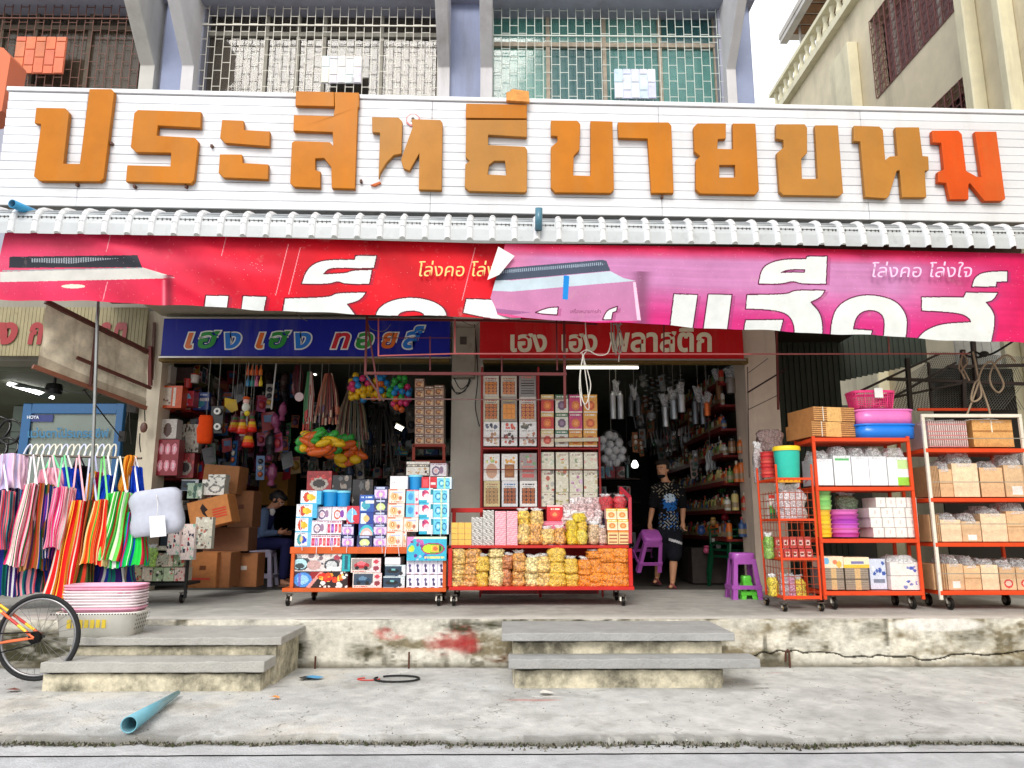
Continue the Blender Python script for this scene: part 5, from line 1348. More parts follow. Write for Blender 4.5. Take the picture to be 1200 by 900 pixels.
um('car',Img(24,18,(150,30,36)).ell(.5,.4,.36,.3,(170,160,150)).ell(.5,.42,.26,.18,(50,44,44)).blobs(6,.04,.08,[(196,60,60),(120,20,26)],(0,.6,1,1),2).noise(.12),(120,24,30))
um('carb',Img(24,18,(30,28,30)).blobs(10,.04,.12,[(90,90,92),(60,40,36),(140,130,120)],(0,.1,1,.9),2).noise(.12),(30,28,30))
toyspec=[('toy_y','toy carton with yellow and red guitar print',[(352,575,376,591),(347,591,371,607),(346,607,365,624)]),('toy_b','white and blue toy carton with green and yellow print',[(345,624,364,641)]),('cam','white camera toy carton with grey ring print',[(371,594,388,609.5),(365,610,382.5,626)]),('cam2','white toy carton with orange and purple print',[(389,594,406,609.5)]),('blk','white toy carton with purple and red blocks',[(383,610,400,626),(364,627,382,641),(382,627,398.5,641)]),('redblue','red and sky blue toy carton',[(406,593,421,613.5)]),('lil','navy and lilac toy carton',[(400,614,414.5,627.3),(400,627.6,414.5,641),(438,570,454,585),(437,600,453.5,614),(437,614.3,453.5,627.3),(437,627.6,453,641)]),('lilg','navy toy carton with pale green disc',[(438,585.3,454,599.7),(418,627.6,436,641)]),('blu','deep blue toy carton with white panel',[(421,580,438,600)]),('blu2','royal blue toy carton with cream disc',[(421,600.3,437,613.7)]),('rainbow','blue toy carton with pastel rainbow print',[(420,614,437,627.3)]),('plainw','plain white carton without print',[(457,558,477.5,573)]),('peach','peach coloured toy carton with brown disc print',[(455,573.3,474.5,589.5),(454,590,473.5,606),(453,606.3,472,623),(452,623.3,471.5,641),(472.5,606.3,490,623),(472,623.3,476,641)]),('aquapink','aqua and pink toy carton',[(476,574,490.5,590),(475.5,590.3,490.5,606)]),('swirl','white and teal toy carton with crimson swirl',[(491,572,507,589),(491,589.3,507,606),(491,606.3,507,626)]),('red','small glossy red carton',[(494,559,512,571.7)]),('aqua','light aqua toy carton with two rings',[(512,559,529,572.7),(507.5,573,526,589),(507.5,589.3,526,606),(507.5,606.3,525.5,626)]),('cars','wide aqua toy pack with lime green racing car print',[(476.5,629,523,657)]),('big','long grey toy box with round wheel prints',[(341,649,400,669.5)]),('teal','narrow teal box end',[(400.5,649,410,669.5)]),('fire','long red and black toy box with flame lettering print',[(341,670,407,688.7)]),('rc1','remote control car box with red car print',[(411,654,446,671)]),('rc2','remote control car box with blue car print',[(413,671.4,447,688.7)]),('dark','slate blue remote control car box',[(451,662,475,675.2),(449,675.5,474,688.7)]),('plainw','small blank white box lid',[(451,653.3,469,661.6)]),('car','dark red box with silver car print behind the toy stacks',[(359,552,388,577)]),('carb','black box behind the toy stacks',[(389,557,411.5,577),(412,562,436,600)]),('choc','wide black and white chocolate box at the foot of the pillar',[(476,541,503,557)]),('cam','pale grey box with pink print beside the pillar',[(504,543,523,558)]),]
for key,desc,rects in toyspec:
 for i,r in enumerate(rects):
  low=r[1]>648
  Yb_=YT1+(.02 if r[1]>=648 else .05)
  if key=='cars':Yb_=YT1-.05
  if key in('car','carb','choc') or(key=='cam' and r[0]>500):Yb_=9.0
  if r==(371,594,388,609.5) or r==(389,594,406,609.5):Yb_=YT1+.12
  dep=.34 if Yb_<9 else .3
  if key=='cars':dep=.045
  if len(rects)==1:lab=desc+(" on the lower deck" if low else " on the toy cart")
  else:
   px,py=(r[0]+r[2])/2,(r[1]+r[3])/2
   rest=sorted(rects,key=lambda q:(round(q[0]/12),q[1]));k=rest.index(r)
   lab="%s, %s of its kind from the left"%(desc,nth(k))
  item("toy_box",lab,"box",U[key],r,Yb_,dep)
for j,y0 in enumerate((656.8,673.6)):
 for i in range(5):
  x=476.3+i*9.2
  item("figure_box","slim white figure box with violet print, %s in the %s row of the cart"%(nth(i),("upper","lower")[j]),"box",U['fig'] if(i+j)%3 else U['fig2'],(x,y0,x+9,y0+(16.3 if j==0 else 15.1)),YT1+.0,.3)
for i,(x,y0,y1) in enumerate(((352,592,645),(371.5,612,649),(387,612,645),(407,612,648),(446,575,648),(452,630,652),(466,625,652),(486,574,608),(503.5,558,628),(517,572,630))):
 mb=MB(rgb(236,232,240));mb.tube([P(x,y0,YT1-.012),P(x+.4,(y0+y1)/2,YT1-.02),P(x-(1 if i%2 else-2),y1,YT1-.02)],.0035,4)
 tag(mb.build("string",M_PLASTIC),"white plastic string tied down over the toy cartons, %s from the left"%nth(i),"string","white strings over the toy cartons")
def tub_mesh(c,lid,ribs=True,taper=.86):
 mb=MB(c);mb.lathe([(0,0),(taper*.5,0),(taper*.5+.01,.04),(.485,.84),(.5,.85),(.5,.9),(.49,.9)],(0,0,0),18,c)
 mb.lathe([(.51,.84),(.515,.9),(.505,.97),(.44,.985),(.42,.96),(0,.96)],(0,0,0),18,lid)
 return mb.mesh("tub",M_PLASTIC)
def put_round(name,label,cat,me,rect,Y,group=None):
 x0,y0,x1,y1=rect;a=P(x0,y1,Y);b=P(x1,y1,Y);c=P((x0+x1)/2,y0,Y);w_=b.x-a.x
 o=place(me,name,((a.x+b.x)/2,Y+w_/2,a.z),(w_,w_,c.z-a.z));return tag(o,label,cat,group)
tb_=tub_mesh(rgb(24,140,206),rgb(120,206,236))
put_round("lidded_tub","left of two sky blue lidded tubs standing together on the toy cartons","tub",tb_,(375.5,573.5,393.5,593.5),YT1+.1)
put_round("lidded_tub","right of two sky blue lidded tubs standing together on the toy cartons","tub",tb_,(392.5,574.5,409,593.5),YT1+.12)
put_round("lidded_tub","single sky blue lidded tub on top of the cartons nearest the pillar","tub",tb_,(478,556,494.5,573.7),YT1+.08)
k=0
for ci,(xa_,xb_,rows) in enumerate(((486,497,[443.5,454,466,476,486,497,508.5,520.5]),(497.4,508.4,[452,464,476,487,498,509,520.5]),(508.8,520,[451,463.5,476,487,498,509,520.5]))):
 for ri in range(len(rows)-1):
  item("snack_box","small brown donut print carton, %s from top in the %s stack beside the pillar"%(nth(ri),('left','middle','right')[ci]),"box",U['donut'],(xa_,rows[ri]+.2,xb_,rows[ri+1]),9.5,.3,None)
st=thing("side_rack","small red steel rack carrying the donut cartons beside the pillar","rack",P(503,545,9.6));mt=Matrix.Translation(-Vector(st.location))
for(a,b,c,d) in((484,522,522,522),(485,522,484,575),(520,522,521,575),(484,541,521,541)):
 o=MB(rgb(150,54,34)).bar(P(a,b,9.47),P(c,d,9.47),.035).build("bar",M_PAINT);o.parent=st;o.matrix_parent_inverse=mt
o=MB(rgb(120,50,34)).box(X_(484,530,9.5),X_(521,530,9.5),9.49,9.82,Z_(500,523.5,9.5),Z_(500,521.2,9.5)).build("shelf",M_PAINT);o.parent=st;o.matrix_parent_inverse=mt
# tall rack: biscuit tins and cartons
um('t1',I_tin(3,4),(170,160,150));um('t2',I_tin(3,4,(222,134,70),(196,186,170),(170,110,60)),(160,150,140))
m3=Img(26,36,(140,134,130))
for j in range(6):m3.rect(.12,.14+j*.12,.88,.19+j*.12,(44,36,34))
um('t3',m3.dashes(.1,.9,.9,.06,(206,110,90),2).noise(.05),(110,104,100))
um('t4',I_tin(3,4,(214,116,40),(204,196,170),(170,70,50),(100,56,20)),(170,160,140));um('t5',I_tin(3,3,(236,150,44),(150,140,126),(196,180,90),(206,120,30),True),(130,120,106));um('t6',I_tin(3,4,(222,140,60),(206,198,188),(196,80,70),(150,40,40)),(170,160,150))
um('t7',I_white(3,[(40,44,70),(90,96,120)],[(190,150,110),(226,190,150),(170,120,90)]),(226,224,220));um('t8',I_white(5,[(214,70,50),(226,110,80)],[(60,46,40),(120,80,70),(206,90,70)]),(226,224,220));um('t9',I_white(9,[(90,90,80),(140,130,110)],[(190,120,90),(110,80,60),(226,190,160)]),(226,224,220))
um('t10',Img(26,36,(236,234,230)).ell(.5,.36,.36,.28,(206,160,130)).blobs(8,.05,.09,[(226,140,60),(240,220,120),(150,190,110)],(.2,.68,.8,.86),2).noise(.06),(226,224,220));um('t11',Img(26,36,(236,234,230)).rect(.2,.12,.8,.6,(146,84,36)).ell(.5,.36,.28,.2,(176,110,50)).blobs(6,.06,.1,[(236,170,70)],(.2,.68,.8,.86),2).noise(.06),(226,224,220))
um('t12',Img(26,36,(160,150,146)).rect(.14,.1,.86,.24,(200,90,86)).rect(.14,.3,.86,.4,(196,96,90)).rect(.14,.46,.86,.54,(206,120,110)).blobs(8,.05,.1,[(120,170,110),(206,190,170),(190,90,80)],(.1,.6,.9,.9),2).noise(.08),(150,140,136))
um('t13',I_tin(3,4,(190,150,96),(206,190,140),(170,120,90),(120,96,60)),(180,170,130));um('t14',I_tin(3,4,(176,92,44),(222,224,228),(60,120,170),(60,30,20)),(206,206,206));um('t15',I_tin(3,4,(190,104,48),(238,236,232),(50,60,70),(60,30,20)),(220,220,216))
tins=[[('t1',440.5),('t2',440.5),('t3',440.5)],[('t4',465),('t5',465),('t6',465)],[('t7',494.4),('t8',494.8),('t9',494.4)],[('t10',532),('t11',532),('t12',531)],[('t13',563.5),('t14',563.5),('t15',563.5)]]
tb2=[464.8,494.2,522.6,563.2,593.6]
tdesc={'t1':'round biscuit carton with rows of orange cookies','t2':'cream biscuit carton with jam cookies','t3':'grey carton with dark wafer bars','t4':'cream carton of dense orange cookies','t5':'grey carton of square yellow crackers','t6':'cream carton of orange cookies tied with string','t7':'white biscuit carton with dark blue picture','t8':'white biscuit carton with red heading','t9':'white biscuit carton with olive heading','t10':'white carton with big pale round cracker','t11':'white carton with square brown biscuit','t12':'grey carton with red stripes','t13':'cream carton with beige round cookies','t14':'pale blue carton with brown cookies','t15':'white carton with brown cookies and black heading'}
for r_ in range(5):
 for c_i in range(3):
  k,y0=tins[r_][c_i];xx0=(566,587,608.3)[c_i]+r_*.25;xx1=(584.5,605.5,628.2)[c_i]+r_*.3
  item("biscuit_carton",tdesc[k]+" on the tall red rack","carton",U[k],(xx0,y0,xx1,tb2[r_]),YR+.02,.26)
um('j1',I_juice((206,40,34),(226,110,30),(226,190,110)),(190,40,34));um('j2',I_juice((226,224,210),(110,80,110),(60,110,60)),(200,200,190));um('j3',I_juice((206,50,110),(226,120,40),(190,40,110)),(190,50,100));um('j4',I_juice((232,160,60),(210,90,20),(236,170,50)),(226,150,60))
um('j5',I_juice((238,214,190),(206,80,60),(226,206,140)),(226,200,180));um('j6',I_juice((226,226,220),(160,140,120),(50,120,90)),(210,210,206));um('j7',I_juice((234,170,70),(226,120,30),(222,140,40)),(226,160,70))
jk=[['j1','j2','j3','j4'],['j1','j2','j3','j4'],['j5','j6','j7','j4']]
jd={'j1':'red and orange juice carton','j2':'cream and dark green fruit carton','j3':'magenta and orange fruit carton','j4':'amber orange fruit carton','j5':'peach and yellow fruit carton','j6':'white carton with green top','j7':'golden carton'}
jx=[(634,649),(651,666),(667,682.5),(684,700)];jy=[(462.5,483.7),(484,504),(504.3,523.3)]
for r_ in range(3):
 for c_i in range(4):
  item("drink_carton","%s, %s row and %s column of the right bay"%(jd[jk[r_][c_i]],('top','second','third')[r_],nth(c_i)),"carton",U[jk[r_][c_i]],(jx[c_i][0],jy[r_][0],jx[c_i][1],jy[r_][1]),YR+.03,.22)
pc=[[(200,214,190),(170,190,160)],[(206,190,130),(226,110,80),(190,206,160)],[(150,170,130),(196,190,150)],[(226,180,170),(236,206,190)],[(150,150,140),(190,90,70),(190,190,180)],[(190,170,120),(160,180,130),(206,120,90)],[(190,130,170),(226,196,222)],[(206,190,150),(206,120,100),(170,190,150)],[(150,150,150),(196,190,180)],[(180,170,110),(150,170,120)],[(170,100,160),(236,226,240)],[(190,206,180),(214,190,170)]]
py_=[(530,550),(551.5,576.7),(577,593.6)]
for r_ in range(3):
 for c_i in range(4):
  me=um('p%d%d'%(r_,c_i),I_pale(r_*4+c_i,pc[r_*4+c_i]),(206,200,180))
  item("snack_pouch","pale patterned snack pouch, %s row below the shelf and %s column of right bay"%(('top','second','bottom')[r_],nth(c_i)),"pouch",me,(jx[c_i][0]+.6,py_[r_][0],jx[c_i][1]+.4,py_[r_][1]),YR+.03,.2)
  # bagged snacks
def bag_geo(seed,n=18,m=10,neck=.12,lump=.07,sq=.9):
 """pillow of a filled plastic bag in the unit box, centred on x and y"""
 r=random.Random(seed);vs=[];ph=[r.uniform(0,6.3) for _ in range(6)]
 for i in range(m+1):
  t=i/m;z=t*(1-neck)
  rad=.5*(1-.03*(1-t)**2-(max(0,t-.80)/.20)**2*.26-(max(0,.10-t)/.10)**2*.12)*(1+.05*math.sin(t*9+ph[3]))
  for k in range(n):
   a=2*math.pi*k/n
   ca,sa=math.cos(a),math.sin(a)
   q=(abs(ca)**3+abs(sa)**3)**(-1/3)*(1-sq)*0+(abs(ca)**(2+2*sq)+abs(sa)**(2+2*sq))**(-1/(2+2*sq))
   w_=rad*q*(1+lump*math.sin(3*a+ph[0]+t*7)+lump*.8*math.sin(5*a-ph[1]+t*11)+lump*.5*math.sin(t*16+ph[2]+a))
   vs.append((w_*ca,w_*sa,z))
 fs=[]
 for i in range(m):
  for k in range(n):l=(k+1)%n;fs.append((i*n+k,i*n+l,(i+1)*n+l,(i+1)*n+k))
 fs.append(tuple(reversed(range(n))));fs.append(tuple(m*n+k for k in range(n)))
 return vs,fs
def crumple_geo(seed,n=14,flare=.34,h0=.84,h1=1.04,base=.30):
 r=random.Random(seed);vs=[];fs=[]
 rows=[(base,h0-.04),(base*.75,h0+.03),(flare*.8,(h0+h1)/2+.02),(flare,h1)]
 for i,(rad,z) in enumerate(rows):
  for k in range(n):
   a=2*math.pi*k/n;w_=rad*(1+(.12 if i<2 else .38)*(r.random()-.5)*2)
   vs.append((w_*math.cos(a)*1.25,w_*math.sin(a)*.8,z+(r.random()-.5)*(.02 if i<2 else .09)))
 for i in range(3):
  for k in range(n):l=(k+1)%n;fs.append((i*n+k,i*n+l,(i+1)*n+l,(i+1)*n+k))
 return vs,fs
NECK=[]
for s_ in range(5):
 v_,f_=crumple_geo(s_);NECK.append(MB((.9,.9,.9)).add(v_,f_,None,False).mesh("bag_neck",M_FOG))
BAGS={}
def bag_mesh(col,m,var):
 key=(col,m.name,var)
 if key not in BAGS:v_,f_=bag_geo(hash((col,var))%997+var);BAGS[key]=MB(rgb(*col)).add(v_,f_,None,True).mesh("bag",m)
 return BAGS[key]
kbag=[0]
def bag(label,rect,Y,col,m=None,dep=.16,group=None,neck=True,cat="snack bag",name="snack_bag"):
 x0,y0,x1,y1=rect;a=P(x0,y1,Y);b=P(x1,y1,Y);c=P((x0+x1)/2,y0,Y);w_=b.x-a.x;kbag[0]+=1
 v=kbag[0]%4
 o=place(bag_mesh(col,m or M_SNACK,v),name,((a.x+b.x)/2,Y+dep/2,a.z),(w_*1.12,dep,(c.z-a.z)*(1.1 if neck else 1.2)))
 o.rotation_euler=(0,math.radians(random.uniform(-6,6)),math.radians(random.uniform(-14,14)))
 tag(o,label,cat,group)
 if neck:
  n_=place(NECK[kbag[0]%5],"bag_neck",(0,0,0));n_.parent=o
 return o
tan,tan2,yel,pale,brn,org=(238,196,112),(230,164,84),(246,200,70),(244,220,150),(206,124,70),(250,146,20)
dn={tan:'golden beige',tan2:'toasted tan',yel:'bright yellow',pale:'pale cream',brn:'reddish brown',org:'orange'}
px_=lambda z:510+z/4.8
py2=lambda z:570+z/4.8
low=[((75,160),[350,440,500,565],tan,M_SNACK),((157,243),[350,430,498,565],tan2,M_SNACK),((226,300),[392,478,565],yel,M_SNACKF),((302,383),[352,400,478,565],pale,M_SNACK),((377,436),[385,462,565],brn,M_SNACK),((437,508),[372,478,565],tan2,M_SNACK),((508,584),[398,488,565],pale,M_SNACK),((574,656),[392,485,565],tan,M_SNACK),((638,732),[342,425,492,565],yel,M_SNACKF),((732,806),[405,490,565],yel,M_SNACKF),((807,884),[410,498,565],org,M_SNACKF),((868,958),[362,405,490,565],org,M_SNACKF),((932,1030),[345,428,498,565],org,M_SNACKF),((1006,1108),[345,428,498,565],org,M_SNACKF)]
for ci,((a,b),ys,col,m) in enumerate(low):
 n=len(ys)-1
 for i in range(n):
  sh=(n-1-i)*-1.2*(1 if ci<4 else(-.3 if ci>9 else .2))*0
  lv='bottom' if i==n-1 else('top' if i==0 else 'middle')
  w_=(b-a)/4.8
  dx=(n-1-i)*(1.4 if ci<2 else(-1.2 if ci>10 else 0))
  bag("%s snack bag, %s of the %s stack on the lower deck"%(dn[col],lv,nth(ci)),(px_(a)+.3+dx,py2(ys[i]),px_(b)-.3+dx,py2(ys[i+1])+.3),YS1+.04+.02*(i%2),col,m,.17,neck=(i==0))
um('wafer',Img(18,24,(236,186,84)).noise(.05),(226,176,76),m=M_PRINT)
for r_ in range(4):
 for c_i in range(3):
  x=529+c_i*7.9+(0 if r_<3 else 0);y=612+r_*6.7
  item("wafer_pack","yellow wafer block, %s row and %s column at the left end of upper deck"%(nth(r_),nth(c_i)),"wafer pack",U['wafer'],(x,y+.35,x+7.5,y+6.6),YS1+.12,.12)
zg=Img(18,26,(232,230,224))
for j in range(5):
 zg.put(np.abs((zg.Y*5-j-.5)-.28*np.sin(zg.X*14+j))<.24,(34,32,34))
um('zig',zg,(200,198,190))
for c_i,(xa_,xb_,ys) in enumerate(((552.5,565.5,[606,614,622.3,630.6,639]),(566,578.7,[598,606,614,622.3,630.6,639]))):
 for i in range(len(ys)-1):item("biscuit_pack","black and white zigzag roll pack, %s down in the %s stack"%(nth(i),('left','right')[c_i]),"pack",U['zig'],(xa_,ys[i],xb_,ys[i+1]-.2),YS1+.14,.14)
pk=Img(14,30,(236,150,166));
for j in range(9):pk.put(np.abs(pk.Y*9-j-.5+.8*(pk.X-.5))<.13,(246,206,212))
um('pinkp',pk.noise(.06),(226,140,156))
for c_i in range(2):
 for j in range(2):item("pink_pack","pink striped biscuit pack, %s half of the %s stack on upper deck"%(('upper','lower')[j],('left','right')[c_i]),"pack",U['pinkp'],(580+c_i*13.6,599+j*20,592.8+c_i*13.6,618.8+j*20),YS1+.13,.13)
for i,(r,col) in enumerate((((607.5,598,621,616),yel),((621.5,598,635.5,616),tan),((607,615,620.5,638),tan),((621,615,635,638),tan2),((636,619,650.5,638),tan),((651.5,618,663.5,638),tan2),((665,609,677,623),(240,204,40)),((678,611,689,623),(238,196,60)),((665,622,677,638),(244,206,30)),((677.5,622,689,638),(240,214,80)),((672,601,686,612),(246,214,40)),((690,614,702,638),(214,180,140)),((702.5,618,712,638),(206,170,150)))):
 nm_={0:'yellow',1:'golden',2:'beige',3:'tan',4:'beige',5:'toasted',6:'vivid yellow',7:'soft yellow',8:'vivid yellow',9:'light yellow',10:'lemon yellow',11:'pinkish beige',12:'dusty rose'}[i]
 bag("small %s snack bag on the upper deck, %s counting from the pink packs rightward"%(nm_,nth(i)),r,YS1+.1+(.03 if i in(0,1,6,7,10) else 0),col,M_SNACKF if 5<i<11 else M_SNACK,.14,neck=(i not in(2,3,8,9)))
um('tinr',Img(20,20,(208,20,34)).ell(.5,.45,.3,.25,(226,60,50)).ell(.5,.42,.14,.12,(240,150,90)).rect(0,.9,1,1,(240,190,190)).dashes(.2,.8,.7,.08,(244,220,200),3).noise(.04),(190,18,30),(236,190,190))
item("sweet_tin","glossy red square sweet tin standing on pink boxes in the upper deck","tin",U['tinr'],(641,592,659.5,610.5),YS1+.3,.2)
um('pinkb',Img(20,10,(232,120,150)).rect(0,.45,1,.55,(240,170,190)).noise(.05),(220,110,140))
item("pink_box","flat pink box under the red tin, upper one","box",U['pinkb'],(636,610.8,660,615.8),YS1+.28,.24);item("pink_box","flat pink box under the red tin, lower one","box",U['pinkb'],(635,616.2,664,622),YS1+.27,.25)
for r_ in range(4):
 n=(4,5,5,5)[r_]
 for c_i in range(n):
  x=(668,660,660,659)[r_]+c_i*9.2;y=583+r_*7.6
  bag("small white candy bag behind the yellow bags, %s row and %s from left"%(nth(r_),nth(c_i)),(x,y,x+9.6,y+8.6),YS1+.42-.05*r_,random.choice([(236,214,214),(240,226,226),(226,190,190)]),M_SNACK,.09,neck=False,cat="candy bag",name="candy_bag")
for i in range(2):
 bag("crimson tied candy bag, %s of the pair at the right end of upper deck"%('left','right')[i],(705+i*15,581,719+i*15,598),YS1+.3,(206,26,44),M_SNACKF,.16,cat="candy bag",name="candy_bag")
um('yc',I_juice((244,214,170),(226,130,60),(240,190,50)),(226,160,150));um('yc2',Img(18,20,(236,200,140)).rect(.1,.1,.9,.2,(150,80,50)).rect(.1,.35,.9,.45,(170,90,60)).rect(.1,.6,.9,.7,(150,80,50)).rect(0,.85,1,1,(226,130,40)).noise(.06),(226,180,120))
for r_ in range(3):
 for c_i in range(2):
  k='yc' if r_<2 else 'yc2';ys=(596,608.6,621.5,638)
  item("candy_carton","yellow and pink candy carton, %s of the %s column at right end"%(('top','middle','bottom')[r_],('left','right')[c_i]),"carton",U[k],(710.5+c_i*12.8+r_*1,ys[r_],722.7+c_i*12.8+r_,ys[r_+1]-.3),YS1+.12,.16)
  # goods on the right racks
def wrap(o,label=None,h=.3,seed=0,m=None,grow=1.06):
 """crumpled clear film standing over a pack: child of the pack"""
 r=random.Random(seed);n,k=12,5;vs=[];fs=[]
 for j in range(k+1):
  t=j/k
  for i in range(n):
   a=2*math.pi*i/n;q=(abs(math.cos(a))**4+abs(math.sin(a))**4)**(-1/4)*.52
   q*=1-.35*t**2+(r.random()-.5)*.22*t
   vs.append((.5+q*math.cos(a),.5+q*math.sin(a),.9+(h+.1)*t*(1-.0)+(r.random()-.5)*.12*t))
 for j in range(k):
  for i in range(n):l=(i+1)%n;fs.append((j*n+i,j*n+l,(j+1)*n+l,(j+1)*n+i))
 fs.append(tuple(k*n+i for i in range(n)))
 me=MB((.9,.9,.9)).add(vs,fs,None,False).mesh("film",m or M_FILM)
 c=place(me,"film",(0,0,0));c.parent=o;return c
um('tis',Img(24,24,(232,234,240)).noise(.02),(220,222,230));um('tisg',Img(24,24,(234,238,238)).rect(.1,.82,.9,.9,(90,180,110)).rect(.1,.5,.9,.52,(190,206,200)).rect(.15,.4,.8,.43,(90,110,104)).noise(.02),(220,226,226))
um('tisl',Img(24,24,(234,238,238)).rect(.4,0,1,.28,(150,210,70)).rect(.45,.6,1,.9,(190,226,150)).noise(.02),(220,226,226))
for i,(k,r,d) in enumerate((('tis',(955,538,977.5,568.6),'plain white'),('tisg',(979,534,999,568.8),'green lined white'),('tis',(1000,535,1020,568.8),'plain white'),('tis',(1020.5,535,1041,568.8),'plain white'),('tisl',(1042,536,1068,568.8),'lime cornered white'))):
 o=item("napkin_pack","%s napkin pack, %s from left on the top shelf of the orange rack"%(d,nth(i)),"pack",U[k],r,YO+.04,.3);wrap(o,h=.34,seed=i)
def cupstack(label,rect,Y,cols,n,taper=.8):
 x0,y0,x1,y1=rect;a=P(x0,y1,Y);b=P(x1,y1,Y);c=P((x0+x1)/2,y0,Y);w_=(b.x-a.x)/2;h=c.z-a.z
 t=thing("bowl_stack",label,"stack",((a.x+b.x)/2,Y+w_,a.z));
 for i in range(n):
  z=h*i/n;mb=MB(rgb(*cols[i%len(cols)]));mb.lathe([(0,.002),(w_*.9*taper,0),(w_*.94*taper,h/n*.5),(w_*.97,h/n*.86),(w_,h/n*.9),(w_,h/n*.99),(w_*.9,h/n),(w_*.8,h/n*.4)],(0,0,z),18)
  mb.build("bowl",M_PLASTIC,t)
 return t
cupstack("stack of light green plastic bowls on yellow ones, second shelf of the orange rack",(958,575,979.5,597),YO+.06,[(150,214,120),(130,200,110)],4,.95)
cupstack("stack of yellow plastic bowls at left of the second orange shelf",(959,597.5,980,629.5),YO+.06,[(244,214,50),(240,200,40),(236,196,60)],6,.95)
cupstack("wide bundle of purple and pink plastic plates on the second orange shelf",(979.5,597,1015.5,629.5),YO+.04,[(196,80,176),(226,120,196),(206,100,206),(180,70,190)],6,.96)
bag("cloudy green plastic bag behind the purple plates",(985,580,1006,600),YO+.3,(150,190,150),M_SNACKF,.14,cat="bag",name="plastic_bag")
um('tb',Img(14,12,(236,232,226)).rect(.4,.3,.55,.75,(210,200,196)).rect(.93,0,1,1,(206,200,196)).noise(.03),(220,214,210))
for r_,(y0,y1,xa_,n) in enumerate(((583,594.6,1027,4),(595,606.4,1019,4),(606.8,618,1021,4),(618.4,629.6,1024,4))):
 for i in range(n):
  w_=(1075+r_-xa_)/n
  item("tissue_pack","white tissue pack, %s from left in the %s layer of the block"%(nth(i),('top','second','third','bottom')[r_]),"tissue pack",U['tb'],(xa_+i*w_,y0,xa_+(i+1)*w_-.5,y1),YO+.05+.01*(i%2),.3)
bk=Img(24,36,(160,146,130))
for j in range(12):bk.rect(0,j/12,1,j/12+.02,(110,96,84))
bk.rect(.4,0,.66,1,(206,170,120)).rect(0,.46,1,.52,(60,50,44));um('napb',bk.noise(.06),(130,116,100))
tp=Img(24,16,(240,220,190)).ell(.2,.6,.14,.3,(110,180,220)).ell(.6,.5,.1,.2,(240,130,90)).ell(.8,.3,.12,.3,(246,180,80)).noise(.05);um('top1',tp,(230,210,180));um('top2',Img(24,16,(240,226,190)).rect(0,0,1,.3,(240,190,60)).rect(.3,.4,.8,.6,(120,120,170)).noise(.05),(230,210,180))
o=item("napkin_bundle","bundle of brown napkin stacks with a paper band, left on the lowest orange shelf","bundle",U['napb'],(965,666,990,691.2),YO+.05,.3);item("napkin_pack","printed pack with blue and orange spots lying on the left napkin bundle","pack",U['top1'],(964,652,988.5,665.6),YO+.05,.26)
o=item("napkin_bundle","bundle of brown napkin stacks with a paper band, second on the lowest orange shelf","bundle",U['napb'],(992,666,1019,691.4),YO+.05,.3);item("napkin_pack","printed pack with yellow edge lying on the second napkin bundle","pack",U['top2'],(989,653,1019,665.6),YO+.05,.26)
um('bw',Img(20,24,(206,216,234)).blobs(6,.06,.12,[(60,90,170),(236,240,246)],(.1,.5,.9,.9),2).rect(.2,.2,.9,.35,(120,130,150)).noise(.05),(190,200,220))
o=item("tissue_pack","pale blue printed tissue pack standing third on the lowest orange shelf","tissue pack",U['bw'],(1021,655,1040,690.5),YO+.12,.2)
for i,(y0,y1) in enumerate(((659,674.5),(675,691.3))):
 um('ww%d'%i,Img(30,16,(234,226,220)).blobs(5,.03,.07,[(70,90,180),(120,130,190)],(.45,.2,.9,.7),i).noise(.04),(222,214,208))
 o=item("tissue_pack","white soft pack with blue marks in a knotted bag, %s layer"%('upper','lower')[i],"tissue pack",U['ww%d'%i],(1044+i,y0,1080+i,y1),YO+.05,.3)
 if i==0:wrap(o,h=.5,seed=9,m=M_FOG)
cf=Img(40,14,(206,152,92))
for j in range(7):cf.rect(0,j/7,1,j/7+.04,(130,86,46))
cf.rect(.32,0,.68,1,(226,178,110));um('flat',cf.noise(.06),(176,120,66),(200,150,92),M_CARD)
for i,(r,d) in enumerate((((938,476.5,1007.5,493.2),'upper'),((936,493.8,1008.5,511.2),'lower'))):
 o=item("cardboard_bundle","%s tied bundle of flattened brown cartons on top of the orange rack"%d,"cardboard bundle",U['flat'],(r[0]+16,r[1],r[2],r[3]),YO+.05,.5,None,.18)
 s_=MB(rgb(226,220,206));s_.box(.22,.235,-.012,1.01,-.005,1.02);so_=s_.build("string",M_PLASTIC);so_.parent=o
